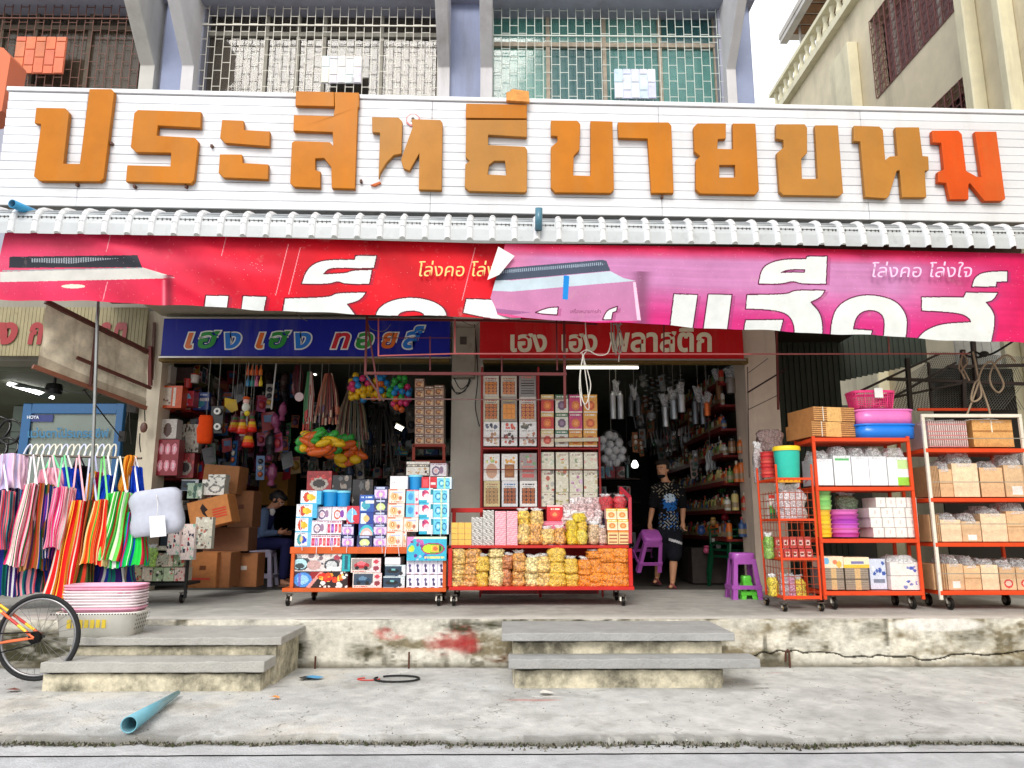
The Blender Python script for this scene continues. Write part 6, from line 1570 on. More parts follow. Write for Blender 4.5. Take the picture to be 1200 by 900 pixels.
def tubbox(label,rect,Y,dep,c,m=None,holes=False,taper=.95,name="plastic_tub"):
 x0,y0,x1,y1=rect;a=P(x0,y1,Y);b=P(x1,y1,Y);cc=P((x0+x1)/2,y0,Y);W,H=b.x-a.x,cc.z-a.z
 t=thing(name,label,"tub" if not holes else "basket",((a.x+b.x)/2,Y+dep/2,a.z));k=8
 def loop(w_,d_,z,n=28):
  out=[]
  for i in range(n):
   q=2*math.pi*i/n;s_=(abs(math.cos(q))**5+abs(math.sin(q))**5)**(-1/5);out.append((w_/2*s_*math.cos(q),d_/2*s_*math.sin(q),z))
  return out
 n=28;tp_=taper;mb=MB(rgb(*c));L=[loop(W*tp_*.9,dep*tp_*.9,0),loop(W*tp_,dep*tp_,H*.04),loop(W*.96,dep*.96,H*.9),loop(W*.93,dep*.93,H*.9),loop(W*tp_*.9,dep*tp_*.9,H*.05)]
 if not holes:
  vs=[p for l in L for p in l];fs=[]
  for j in range(len(L)-1):
   for i in range(n):q=(i+1)%n;fs.append((j*n+i,j*n+q,(j+1)*n+q,(j+1)*n+i))
  fs.append(tuple(reversed(range(n))));mb.add(vs,fs,None,True);mb.build("body",m or M_PLASTIC,t)
 else:
  vs=[p for l in L[:2] for p in l];mb.add(vs,[(i,(i+1)%n,n+(i+1)%n,n+i) for i in range(n)]+[tuple(reversed(range(n)))],None,True)
  N=72;rows=7
  lo=loop(W*tp_,dep*tp_,H*.04,N);hi=loop(W*.96,dep*.96,H*.88,N)
  for i in range(N):mb.bar(lo[i],hi[i],.004 if i%4 else .009)
  for j in range(1,rows):
   tt=j/rows;pl_=[Vector(lo[i]).lerp(Vector(hi[i]),tt) for i in range(N)];mb.tube(pl_,.0035,4,closed=True)
  mb.build("body",m or M_PLASTIC,t)
 rm=MB(tuple(min(1,v*1.1) for v in rgb(*c)));r0=loop(W*.96,dep*.96,H*.86);r1_=loop(W,dep,H*.9);r2_=loop(W,dep,H);r3=loop(W*.92,dep*.92,H);r4=loop(W*.9,dep*.9,H*.9)
 vs=[p for l in(r0,r1_,r2_,r3,r4) for p in l];fs=[]
 for j in range(4):
  for i in range(n):q=(i+1)%n;fs.append((j*n+i,j*n+q,(j+1)*n+q,(j+1)*n+i))
 rm.add(vs,fs,None,True).build("rim",m or M_PLASTIC,t)
 return t
tubbox("blue plastic tub, lowest on top of the orange rack beside the cardboard",(1008,496,1079,513.5),YO+.02,.42,(20,120,220))
tubbox("pale pink plastic tub stacked in the blue tub on the orange rack",(1007,479,1076,496.5),YO+.04,.4,(232,120,190))
o=tubbox("hot pink slotted basket with a white tag, topmost on the orange rack",(1003,457,1054,478.5),YO+.1,.3,(236,60,130),holes=True,taper=.84,name="plastic_basket")
mb=MB(rgb(236,236,232));c=P(1030,460,YO+.08);mb.box(c.x-.05,c.x+.04,c.y-.006,c.y,c.z-.055,c.z+.05);b_=mb.build("price_tag",M_PRINT);b_.parent=o;b_.matrix_parent_inverse=Matrix.Translation(-Vector(o.location))
pb=Img(28,30,(222,182,138)).rect(0,.48,1,.5,(170,130,90)).noise(.04);um('pb1',pb,(186,146,104),m=M_CARD)
um('pb2',Img(28,30,(236,208,172)).noise(.04),(200,170,130),m=M_CARD);um('pb3',Img(28,30,(214,180,140)).rect(.3,.08,.75,.35,(236,232,226)).noise(.04),(190,156,116),m=M_CARD);um('pb4',Img(28,30,(206,168,128)).rect(.0,.0,1,.5,(222,190,150)).ell(.5,.28,.3,.2,(206,60,60)).ell(.5,.28,.2,.12,(226,200,180)).noise(.04),(190,156,116),m=M_CARD)
edge_=Img(12,24,(190,152,112))
for j in range(6):edge_.rect(j/6,0,j/6+.05,1,(140,104,70))
um('pbe',edge_.noise(.05),(170,130,90),m=M_CARD)
prow=[(582.2,[((1091,541),(1102),'pbe'),((1103,545),1124-6,'pb1'),((1119,538),1149,'pb2'),((1151,543),1178,'pb1'),((1180,540),1206,'pb3'),((1208,540),1230,'pb1')]),(634.6,[((1090,598),1103,'pbe'),((1104,604),1128,'pb2'),((1129,606),1151,'pb3'),((1152,597),1182,'pb2'),((1183,594),1210,'pb1')]),(691.2,[((1094,656),1111,'pbe'),((1112,656),1131,'pb3'),((1132,658),1151,'pb1'),((1152,657),1172,'pb2'),((1174,660),1192,'pb4'),((1193,660),1215,'pb4')])]
pd={'pb1':'brown','pb2':'light buff','pb3':'white labelled tan','pb4':'red printed tan','pbe':'edge-on brown'}
for r_,(yb_,its) in enumerate(prow):
 for i,((x0,y0),x1,k) in enumerate(its):
  o=item("paper_bag_bundle","%s paper bag bundle, %s from left on the %s shelf, far right"%(pd[k],nth(i),('second','third','lowest')[r_]),"paper bags",U[k],(x0,y0+5,x1,yb_),YO2+.06+.015*(i%2),.36);
  if k!='pbe':wrap(o,h=.24+.08*(i%3),seed=r_*7+i)
sb=Img(36,26,(216,190,186))
for j in range(18):sb.rect(j/18,0,j/18+.018,1,(130,106,104))
for j in range(7):sb.rect(0,j/7,1,j/7+.03,(196,120,120))
um('strp',sb.noise(.06),(196,170,166));o=item("straw_bundle","wrapped bundle of pink and white striped straws on the top shelf at far right","bundle",U['strp'],(1089,493,1135,524),YO2+.06,.34);wrap(o,h=.06,seed=40)
mb_=Img(36,26,(214,160,96)).rect(0,.55,1,.6,(170,116,60)).rect(.48,.55,.5,1,(236,226,206)).noise(.06);um('bbn',mb_,(190,140,80),m=M_CARD)
o=item("paper_bag_bundle","orange brown wrapped bundle on the top shelf at far right, right of the straws","paper bags",U['bbn'],(1142,492,1189,523.6),YO2+.06,.36);wrap(o,h=.06,seed=41)
cupstack("tall stack of red plastic bowls standing on the wire rack",(895,529,914,559),8.0,[(214,60,60),(226,90,80),(206,50,56)],7,.92)
tbt=tub_mesh(rgb(40,190,170),rgb(244,210,40),taper=.82)
o=put_round("lidded_tub","teal plastic bucket with a yellow lid on the wire rack","bucket",tbt,(914,521,945,560),7.72)
mb=MB(rgb(244,176,30));a,b=P(912,565.5,7.66),P(938,560.5,7.66);mb.box(a.x,b.x,7.66,7.74,a.z,b.z);o=mb.build("yellow_tray",M_PLASTIC);bevel(o,.006,2);tag(o,"flat orange yellow tray end under the teal bucket","tray")
bag("big milky plastic bag of white cups inside the wire rack",(917,572,948,609),7.72,(232,220,224),M_SNACKF,.2,cat="bag",name="plastic_bag")
um('gw',Img(10,20,(236,232,224)).rect(0,.2,1,.55,(90,190,80)).rect(0,0,1,.25,(20,110,80)).rect(0,.85,1,1,(226,60,50)).noise(.05),(220,220,210));item("snack_box","small white and green carton at the left in the wire rack","carton",U['gw'],(902,580,913.5,608),7.9,.1)
um('rp',Img(10,14,(200,70,66)).rect(.2,.2,.8,.75,(236,200,190)).rect(.3,.35,.7,.6,(110,50,40)).noise(.1),(180,60,60))
for r_,(y0,y1) in enumerate(((629,642.5),(643.5,654.3))):
 for i in range(5):item("small_pack","small red sachet pack, %s from left in the %s row of the wire rack"%(nth(i),('upper','lower')[r_]),"pack",U['rp'],(909+i*8.6+r_*2,y0,916.6+i*8.6+r_*2,y1),7.72+.05*(r_==0),.08)
for i,(r,c) in enumerate((((904,676,914,699),(240,214,60)),((914,676,926,701),(206,190,196)),((925,676,935,702),(226,160,190)),((934,678,947,703),(236,206,70)),((899,628,908,655),(150,200,90)))):
 bag("%s small bag at the bottom of the wire rack, %s one"%(('yellow','grey','pink','golden','green')[i],nth(i)),r,7.78,c,M_SNACKF,.1,cat="bag",name="sweet_bag")
bag("brown crumpled plastic bag hung behind the red bowls at the right pillar",(893,504,919,528),8.2,(130,104,100),M_SNACKF,.15,cat="bag",name="plastic_bag",neck=False)
bag("clear bag of white cutlery hanging at the base of right pillar",(886,524,896,566),8.2,(190,180,180),M_SNACKF,.08,cat="bag",name="plastic_bag")
# stools
def stool_mesh_parts(parent,mt,W,D,H,col,splay=.05):
 seat=MB(col);t_=.035;tw,td=W/2-splay,D/2-splay
 def lp(w_,d_,z,n=20):return[(w_*(abs(math.cos(a))**.45)*np.sign(math.cos(a)),d_*(abs(math.sin(a))**.45)*np.sign(math.sin(a)),z) for a in np.linspace(0,2*math.pi,n+1)[:-1]+.157]
 L=[lp(tw+.004,td+.004,H-.075),lp(tw+.006,td+.006,H-.03),lp(tw,td,H-.006),lp(tw*.9,td*.9,H),lp(tw*.3,td*.3,H-.004)]
 vs=[p for l in L for p in l];fs=[];n=20
 for j in range(4):
  for i in range(n):q=(i+1)%n;fs.append((j*n+i,j*n+q,(j+1)*n+q,(j+1)*n+i))
 fs.append(tuple(4*n+i for i in range(n)));seat.add(vs,fs,None,True)
 o=seat.build("seat",M_PLASTIC,parent)
 for sx in(-1,1):
  for sy_ in(-1,1):
   lg=MB(col);w0,w1=.05,.062
   for(ax,wx,wy) in((0,w0,.006),(1,.006,w0)):
    top=Vector((sx*(tw),sy_*(td),H-.07));bot=Vector((sx*W/2,sy_*D/2,0))
    for(p,q) in((top,bot),):
     ix=-sx;iy=-sy_
     if ax==0:A=[p,p+Vector((ix*w0,0,0)),q+Vector((ix*w1,0,0)),q];B=[v+Vector((0,iy*.008,0)) for v in A]
     else:A=[p,p+Vector((0,iy*w0,0)),q+Vector((0,iy*w1,0)),q];B=[v+Vector((ix*.008,0,0)) for v in A]
     lg.hexa(A,B)
   o=lg.build("leg",M_PLASTIC,parent);fix_normals(o)
 z=H*.26;k=1-z/H
 bx,by=W/2-splay*(1-k),D/2-splay*(1-k)
 for(a,b) in(((-bx,-by),(bx,-by)),((-bx,by),(bx,by)),((-bx,-by),(-bx,by)),((bx,-by),(bx,by))):
  MB(col).bar((a[0],a[1],z),(b[0],b[1],z),.012,.045).build("stretcher",M_PLASTIC,parent)
 z2=H-.1
 for(a,b) in(((-tw,-td),(tw,-td)),((-tw,td),(tw,td))):MB(col).bar((a[0],a[1],z2),(b[0],b[1],z2),.008,.06).build("apron",M_PLASTIC,parent)
def stool(label,loc,W,D,H,col,rot=(0,0,0)):
 t=thing("plastic_stool",label,"stool",loc);t.rotation_euler=rot;stool_mesh_parts(t,None,W,D,H,col);return t
gA=G(877,703,ZP)
Hs=P(878,648,gA.y).z-ZP
stool("purple and white plastic stool standing beside the wire rack, right of the door",(gA.x,gA.y+.16,ZP),.36,.32,Hs,rgb(170,86,178))
gB=G(878,703,ZP)
stool("small lime green plastic stool standing under the purple stool",(gB.x+.02,gB.y+.14,ZP),.2,.2,Hs*.5,rgb(96,206,60))
gC=G(300,688,ZP)
stool("pale lilac plastic stool under the seated woman in the toy shop",(gC.x,gC.y+.2,ZP),.42,.36,P(300,642,gC.y).z-ZP,rgb(186,178,200))
def chairstack(label,px,Y,n,col):
 c=P(px,690,Y);
 for i in range(n):
  t=thing("plastic_chair",label%nth(i),"chair",(c.x,Y+.25,ZP+i*.09-.012));t.rotation_euler=(0,0,math.radians(-70))
  mb=MB(col);mb.box(-.21,.21,-.2,.2,.40,.43);o=mb.build("seat",M_PLASTIC,t);bevel(o,.02,2)
  mb=MB(col)
  for k in range(7):x=-.18+k*.06;mb.hexa([(x-.018,.2,.44),(x+.018,.2,.44),(x+.018,.3,.78),(x-.018,.3,.78)],[(x-.018,.215,.44),(x+.018,.215,.44),(x+.018,.315,.78),(x-.018,.315,.78)])
  mb.bar((-.22,.305,.79),(.22,.305,.79),.03,.06);mb.build("backrest",M_PLASTIC,t)
  for sx in(-1,1):
   MB(col).tube([(sx*.21,.27,.64),(sx*.25,.0,.62),(sx*.23,-.18,.6),(sx*.22,-.19,.42)],.018,6).build("armrest",M_PLASTIC,t)
   for sy_ in(-1,1):MB(col).bar((sx*.2,sy_*.19,.41),(sx*.24,sy_*.24,0),.045,.03).build("leg",M_PLASTIC,t)
chairstack("green plastic armchair in the doorway stack, %s from the bottom",866,10.5,3,rgb(12,74,46))
# ground things
pipe("water_pipe","pale blue plastic pipe lying on the pavement with its dark open end toward the road",G(150,862,.0)+Vector((0,0,.062)),G(208,817,0)+Vector((0,.0,.03)),.05,rgb(110,170,186),r2=.018)
def loop_(label,px,py,rx,ry,r,col,name,a0=0,a1=6.283):
 c=G(px,py,0);pts=[(c.x+rx*math.cos(a),c.y+ry*math.sin(a),r+.004) for a in np.linspace(a0,a1,26)]
 tag(MB(col).tube(pts,r,6).build(name,M_RUBBER),label,name.split('_')[-1])
loop_("open black rubber hoop lying on the pavement between the two flights of steps",465,797,.185,.125,.008,rgb(22,22,24),"rubber_hoop",2.7,8.6)
loop_("small curl of red plastic strip beside the black hoop on the pavement",432,797,.09,.05,.005,rgb(206,70,60),"plastic_strip",2,6.6)
for i,(px,py,c,s_,d) in enumerate(((366,796,rgb(40,150,206),.06,"blue crumpled plastic scrap by the left steps"),(322,820,rgb(206,140,80),.035,"small orange brown scrap on the pavement"),(357,797,rgb(60,60,58),.04,"thin dark twig on the pavement beside the blue scrap"),(16,811,rgb(120,70,60),.04,"dark red leaf on the pavement by the bicycle wheel"),(640,814,rgb(226,222,214),.05,"white torn paper scrap on the pavement in the middle"))):
 p=G(px,py,0);mb=MB(c);q=random.Random(i);vs=[(p.x+s_*math.cos(a)*q.uniform(.6,1.3)*1.4,p.y+s_*math.sin(a)*q.uniform(.6,1.3),.012+q.uniform(0,.016)) for a in np.linspace(0,6.28,8)[:-1]]
 vs.append((p.x,p.y,.032));mb.add(vs,[(k,(k+1)%7,7) for k in range(7)]);tag(mb.build("litter",M_PLASTIC),d,"litter")
for i,(px,y0,y1) in enumerate(((369,769,786),(479,764,784),(922,761,783),(926,764,783))):
 p=P(px,y1,YE-.05);mb=MB(rgb(84,48,34));zt_=P(px,y0,YE-.05).z
 pts=[(p.x,YE-.05,-.01),(p.x,YE-.05,zt_)] if i!=2 else[(p.x,YE-.03,.05),(p.x,YE-.05,zt_-.02),(p.x+.02,YE-.05,zt_),(p.x+.035,YE-.05,zt_-.03)]
 tag(mb.tube(pts,.009,6).build("iron_stub",M_PAINT),("rusty iron stub against the platform wall, %s from the left"%nth(i)),"stub","rusty iron stubs along the platform wall")
def open_basket(t,W,D,H,col,z0,nm="basket",ribs=0,taper=.88,hole=False):
 def lp(w_,d_,z,n=32):return[(w_/2*(abs(math.cos(a))**5+abs(math.sin(a))**5)**(-.2)*math.cos(a),d_/2*(abs(math.cos(a))**5+abs(math.sin(a))**5)**(-.2)*math.sin(a),z0+z) for a in np.linspace(0,2*math.pi,n+1)[:-1]]
 L=[lp(W*taper,D*taper,0),lp(W*.97,D*.97,H*.88),lp(W,D,H*.9),lp(W,D,H),lp(W*.95,D*.95,H),lp(W*taper*.97,D*taper*.97,.01)]
 vs=[p for l in L for p in l];fs=[];n=32;mb=MB(col)
 for j in range(5):
  for i in range(n):q=(i+1)%n;fs.append((j*n+i,j*n+q,(j+1)*n+q,(j+1)*n+i))
 fs.append(tuple(reversed(range(n))));mb.add(vs,fs,None,True)
 return mb.build(nm,M_PLASTIC,t)
bz=P(118,741,6.75).z
wc=P(120,748,6.62)
bt=thing("plastic_basket","white rectangular plastic basket with yellow marking on the top left step","basket",(P(121,740,ys1+.2).x,ys1+.18,P(200,747.5,ys1-.05).z))
bt.rotation_euler=(0,0,math.radians(5))
BW,BD,BH=.66,.40,.19
open_basket(bt,BW,BD,BH,rgb(232,230,220),0,"shell")
mk=MB(rgb(206,180,50))
for i in range(7):mk.box(-.20+i*.045,-.17+i*.045,-BD*.475-.004,-BD*.475+.02,.07+.004*(i%2),.135)
mk.build("marking",M_PRINT,bt)
hb=MB(rgb(40,38,36))
for j in range(4):
 for i in range(7):
  y=-.14+i*.045;z=.05+j*.033;w_=BW*(.44+.045*z/BH)+.006
  hb.add([(w_,y,z),(w_,y+.016,z),(w_+.002,y+.016,z+.013),(w_+.002,y,z+.013)],[(0,1,2,3)])
for i in range(30):x=-.33+i*.0225;hb.add([(x,-BD/2-.001,BH*.92),(x+.012,-BD/2-.001,BH*.92),(x+.012,-BD/2-.001,BH*.97),(x,-BD/2-.001,BH*.97)],[(0,1,2,3)])
hb.build("slots",M_PLASTIC,bt)["kind"]="stuff"
for i in range(9):
 t=thing("plastic_basin","pink and white oblong basin, %s from the bottom of the pile in the white basket"%nth(i),"basin",(bt.location.x+.01,bt.location.y,bt.location.z+.12+i*.023));t.rotation_euler=(0,0,math.radians(4+random.uniform(-2,2)))
 col=rgb(236,160,186) if i in(0,8,7) else rgb(238,222,226)
 open_basket(t,.615+random.uniform(-.012,.012),.34,.10,rgb(240,170,196) if i in(0,8) else col,0,"shell",taper=.84)
 # striped bags on the rail at far left
YRL=7.75
rail=thing("clothes_rail","thin steel rail carrying the striped shopping bags at far left","rail",(P(80,534,YRL).x,YRL,ZP))
mt=Matrix.Translation(-Vector(rail.location))
for nm,a,b in(("bar",P(-30,532,YRL),P(166,537,YRL)),("post",P(-28,532,YRL),Vector((P(-28,532,YRL).x,YRL,ZP))),("post",P(160,536,YRL),Vector((P(160,536,YRL).x,YRL,ZP)))):
 o=MB(rgb(120,110,100)).tube([a,b],.012,8).build(nm,M_METAL);o.parent=rail;o.matrix_parent_inverse=mt
PAL={'navy':[(30,40,130),(50,60,170),(30,130,120),(70,40,120),(220,220,220),(24,30,90)],'pink':[(236,60,130),(244,190,200),(210,40,100),(240,230,220),(40,110,60)],'multi':[(150,90,40),(30,110,60),(30,60,150),(226,190,90),(200,50,40),(90,60,110),(220,160,120)],'violet':[(60,50,160),(150,60,150),(230,120,180),(40,40,110),(60,120,180),(230,220,230)],'rose':[(244,170,180),(236,60,140),(240,230,230),(90,190,170),(230,100,150)],'red':[(220,20,24),(236,40,30),(190,10,20),(240,200,70),(226,226,210),(220,20,24),(210,30,30)],'olive':[(90,110,50),(200,60,40),(220,200,130),(60,80,40),(200,110,60),(140,40,40)],'orange':[(236,70,30),(230,150,60),(60,170,60),(240,220,160),(220,40,30)],'green':[(60,200,70),(40,180,60),(230,236,210),(30,150,60),(220,60,50),(120,220,100)],'lime':[(30,200,90),(30,90,200),(230,230,230),(40,210,80),(190,40,60),(30,190,80)],'teal':[(40,150,150),(220,60,80),(30,100,130),(230,150,160),(30,60,110)],'bluep':[(24,70,200),(30,90,220)],'yellowp':[(246,180,20),(240,160,10)],'magp':[(236,30,130),(220,20,110)],'pinkp':[(240,160,180),(236,180,196)],'orangep':[(236,140,30),(226,170,60)],'blackp':[(26,24,30),(40,38,44)],'lilacp':[(222,190,226),(240,210,226),(200,196,226)]}
def sbag(label,t0,t1,yt,b0,b1,yb,Y,pal,seed,hcol=(236,232,232),ns=26,handle=True,sag=6):
 r=random.Random(seed);nx,ny=72,14;e_=(b1-b0)*.22;b0-=e_;b1+=e_*.7;t0-=1.5;t1+=2.5;ph=[r.uniform(0,6.3) for _ in range(5)]
 f1=r.uniform(14,20);f2=r.uniform(30,44)
 V=np.zeros((ny+1,nx+1,3))
 for j in range(ny+1):
  v=j/ny
  for i in range(nx+1):
   u=i/nx;px=(b0+(b1-b0)*u)*(1-v)+(t0+(t1-t0)*u)*v+1.6*math.sin(v*7+ph[4]+u*5)*(1-v)
   py=(yb+2.2*math.sin(u*5+ph[0])+.6*math.sin(u*f2))*(1-v)+(yt+sag*(abs(u-.5)*1.4)**2)*v
   fold=.026*math.sin(u*f1+ph[1]+1.1*math.sin(v*4+ph[2]))+.012*math.sin(u*9+v*11+ph[4])+.014*math.sin(u*f2+ph[3]+v*2)
   edge_c=.10*(2*abs(u-.5))**4
   V[j,i]=P(px,py,Y+fold*(.75+.1*v)+edge_c)
 cols=[];
 while len(cols)<nx:cols+=[r.choice(PAL[pal])]*r.choice((1,2,3,4,6))
 C=np.array([lin(c) for c in cols[:nx]])**1.05
 C=np.repeat(C[None],ny,0)
 t=thing("shopping_bag",label,"bag",P((t0+t1)/2,yb,Y));mt=Matrix.Translation(-Vector(t.location))
 o=sheet("front_panel",V,C.reshape(-1,3),M_CLOTH);o.parent=t;o.matrix_parent_inverse=mt
 Vb=V[:,::-1].copy();Vb[...,1]=Y+.09+(Vb[...,1]-Y)*.5
 o=sheet("back_panel",Vb,C[:,::-1].reshape(-1,3),M_CLOTH);o.parent=t;o.matrix_parent_inverse=mt
 if handle:
  hx=(t0+t1)/2;rail_y=533+hx*.02
  for s_ in(-1,1):
   a=P(hx+s_*(t1-t0)*.28,yt+2,Y+.02);b=P(hx+s_*1.0,rail_y-1,YRL-.014*s_)
   m_=(a+b)/2;w_=.0095
   mb=MB(rgb(*hcol));mb.bar(a,m_,w_*2,.004,up=(0,1,0));mb.bar(m_,b,w_*1.8,.004,up=(0,1,0));o=mb.build("handle",M_CLOTH);o.parent=t;o.matrix_parent_inverse=mt
bags=[("pale lilac and pink plain cloth bag draped at the far left end of the rail",0,27,531,-4,24,574,7.66,'lilacp',(240,220,230),0),("navy and teal striped bag hanging at the left edge of the picture",-16,18,568,-24,14,700,7.72,'navy',(236,232,240),1),("teal and red striped bag low in front at the left edge",-10,12,574,-14,6,642,7.5,'teal',(236,232,240),1),("magenta and white striped bag, second from the left edge",30,45,566,8,28,663,7.5,'pink',(240,230,236),1),("brown and green many coloured striped bag left of the violet one",36,58,566,27,48,668,7.56,'multi',(230,230,220),1),("violet and navy striped bag in the left half of the rail",48,72,570,42,62,656,7.6,'violet',(236,190,200),1),("rose and teal striped bag left of the bright red one",64,84,570,54,72,643,7.48,'rose',(120,210,150),1),("bright red striped bag, the longest on the rail",80,102,586,55,84,704,7.5,'red',(240,180,190),1),("olive and red striped bag right of the bright red one",96,116,586,78,102,690,7.55,'olive',(200,200,226),1),("orange and red striped bag beside the bright green one",112,128,585,96,122,662,7.46,'orange',(120,210,120),1),("bright green and white striped bag, right part of the rail",126,152,576,106,136,658,7.48,'green',(226,230,220),1),("green and blue wide striped bag at the right end under the grey pouch",140,170,600,129,166,664,7.54,'lime',(236,236,240),1),("second violet striped bag hanging lower behind the left bags",8,50,640,6,46,696,7.8,'teal',(0,0,0),0),("multicoloured striped bag hanging lower behind the green ones",98,152,640,92,150,690,7.75,'navy',(0,0,0),0),("dark many coloured bag behind the middle of the rail",30,72,630,30,70,690,7.85,'multi',(0,0,0),0),("plain pink cloth bag bunched near the rail above the violet one",48,74,548,44,78,580,7.7,'pinkp',(120,220,160),1),("plain blue bag folded behind the pink one near the rail",70,86,547,72,92,584,7.72,'bluep',(236,236,236),1),("plain yellow bag corner in the middle of the rail",106,114,552,99,110,588,7.68,'yellowp',(180,180,210),1),("plain magenta bag corner beside the yellow one",112,117,553,105,116,588,7.69,'magp',(240,180,190),0),("plain blue pointed bag right of the magenta one",120,130,556,111,131,588,7.67,'bluep',(240,240,240),1),("orange yellow strap bag hanging at the right part of the rail",147,156,533,141,150,574,7.65,'orangep',(170,220,90),0),("plain blue bag behind the grey pouch at the right end",151,163,546,148,166,600,7.7,'bluep',(236,236,240),1),("black bag in shade between the pink and yellow bags",82,102,545,78,104,592,7.85,'blackp',(90,90,110),1),]
for i,b in enumerate(bags):sbag(b[0],*b[1:9],i+3,b[9],handle=bool(b[10]))
for i in range(15):
 px=31+i*7.1;c=P(px,535,7.95);mb=MB(rgb(216,214,200) if i%3 else rgb(200,206,226));R_=.085
 mb.tube([(c.x+R_*.75*math.cos(a)*.6,c.y+.05*math.sin(a),c.z+R_*1.7*math.sin(a)-.01) for a in np.linspace(0,math.pi,10)],.011,5)
 tag(mb.build("hoop",M_PLASTIC),"white plastic hoop handle behind the bag rail, %s from left"%nth(i),"hoop","white hoops behind the bag rail")
pv,pfc=bag_geo(5,18,10,0,.03,.5)
me=MB(rgb(186,190,204)).add(pv,pfc,None,True).mesh("pouch",M_CLOTH)
a,b,c=P(149,627,7.5),P(210,627,7.5),P(180,573,7.5)
gp=tag(place(me,"grey_pouch",((a.x+b.x)/2,7.6,a.z),(b.x-a.x,.24,c.z-a.z),(0,math.radians(-8),0)),"plump light grey cloth pouch behind a blank white tag at the rail's right end","pouch")
t=thing("blank_tag","blank white card tag on a string in front of the grey pouch","tag",P(184,616,7.42));mt=Matrix.Translation(-Vector(t.location))
o=MB(rgb(236,236,238)).hexa([P(176,630,7.43),P(195,628,7.43),P(193,604,7.43),P(175,605,7.43)],[P(176,630,7.434),P(195,628,7.434),P(193,604,7.434),P(175,605,7.434)]).build("card",M_PRINT);o.parent=t;o.matrix_parent_inverse=mt
o=MB(rgb(230,230,230)).tube([P(184,605,7.43),P(185,590,7.42),P(183,578,7.5)],.004,4).build("string",M_ROPE);o.parent=t;o.matrix_parent_inverse=mt
lr=thing("low_rack","low black wheeled rack of patterned candy packs under the grey pouch","rack",(P(180,690,8.4).x,8.5,ZP));mt=Matrix.Translation(-Vector(lr.location))
xL,xR=P(120,680,8.4).x,P(218,680,8.4).x
for yy in(683,645):z=P(180,yy,8.4).z;o=MB(rgb(34,34,34)).box(xL,xR,8.4,8.8,z-.03,z).build("shelf",M_PAINT);o.parent=lr;o.matrix_parent_inverse=mt
for x in(xL,xR-.02):o=MB(rgb(34,34,34)).box(x,x+.025,8.41,8.44,ZP+.06,P(180,640,8.4).z).build("post",M_PAINT);o.parent=lr;o.matrix_parent_inverse=mt
caster(lr,mt,Vector((xR-.05,8.45,ZP+.05)),.045)
cols_=[(190,206,170),(220,190,180),(206,200,160),(236,220,200),(170,190,150)]
for r_,(y0,y1,n,xa_) in enumerate(((648,664,5,148),(665,681,6,140))):
 for i in range(n):
  me=um('s%d%d'%(r_,i),Img(14,16,cols_[(r_+i)%5]).blobs(9,.06,.14,[(60,70,60),(200,90,80),(230,226,210)],(0,0,1,1),i+r_*9).noise(.08),(180,176,160));w_=(216-xa_)/n
  item("candy_pack","patterned candy pack, %s in the %s row of the low black rack"%(nth(i),('upper','lower')[r_]),"pack",me,(xa_+i*w_+.3,y0,xa_+(i+1)*w_-.3,y1),8.42,.2)
um('rb',Img(16,26,(236,220,214)).blobs(26,.05,.1,[(200,60,70),(50,50,70),(150,200,180),(240,190,190)],(0,0,1,1),4).noise(.06),(220,200,196));um('rb2',Img(16,26,(200,196,180)).blobs(30,.04,.1,[(190,110,90),(90,120,120),(226,226,214),(120,100,90)],(0,0,1,1),7).noise(.06),(190,186,170))
for i,(k,r,d) in enumerate((('rb',(195,613,209,650),'black, pink and mint dotted'),('rb',(210,614,226,656),'red and white dotted'),('rb2',(227,606,247,643),'beige and grey dotted'),('rb2',(178,640,196,662),'mixed orange and blue dotted'))):
 o=item("candy_pack","%s hanging candy pack beside the grey pouch"%d,"pack",U[k],r,8.25+.05*i,.08)
bag("lime green foil snack packet on the low rack",(168,641,180,664),8.3,(170,220,90),M_SNACKF,.06,cat="packet",name="foil_packet")
# toy shop: cardboard boxes
def cbox(label,rect,Y,d,col,tilt=0,prints=(),rz=0):
 x0,y0,x1,y1=rect;a=P(x0,y1,Y);b=P(x1,y1,Y);c=P((x0+x1)/2,y0,Y);W,H=b.x-a.x,c.z-a.z
 t=thing("cardboard_box",label,"cardboard box",((a.x+b.x)/2,Y,a.z));t.rotation_euler=(0,math.radians(tilt),math.radians(rz))
 o=MB(rgb(*col)).box(-W/2,W/2,0,d,0,H).build("carton",M_CARD,t);bevel(o,.006,1)
 MB(tuple(q*.8 for q in rgb(*col))).box(-W/2+.006,W/2-.006,-.0015,0,H*.985,H*.994).build("tape",M_PRINT,t)
 for nm,fn,c_ in prints:
  mb=MB(rgb(*c_));fn(mb,W,H);mb.build(nm,M_PRINT,t)
def swoosh(mb,W,H):mb.add([(-W*.12,-.003,H*.85),(-W*.02,-.003,H*.6),(-W*.1,-.003,H*.55),(-W*.04,-.003,H*.3),(-W*.16,-.003,H*.5),(-W*.2,-.003,H*.72)],[(0,1,2,3,4,5)])
def redtx(mb,W,H):
 for j in range(4):mb.add([(W*.08,-.003,H*(.26+j*.09)),(W*.42,-.003,H*(.26+j*.09)),(W*.42,-.003,H*(.31+j*.09)),(W*.08,-.003,H*(.31+j*.09))],[(0,1,2,3)])
def band(mb,W,H):mb.add([(-W*.4,-.003,H*.22),(W*.3,-.003,H*.22),(W*.3,-.003,H*.28),(-W*.4,-.003,H*.28)],[(0,1,2,3)])
def mark(mb,W,H):mb.add([(-W*.1,-.003,H*.5),(W*.12,-.003,H*.5),(W*.12,-.003,H*.62),(-W*.1,-.003,H*.62)],[(0,1,2,3)])
ob_=(190,122,64)
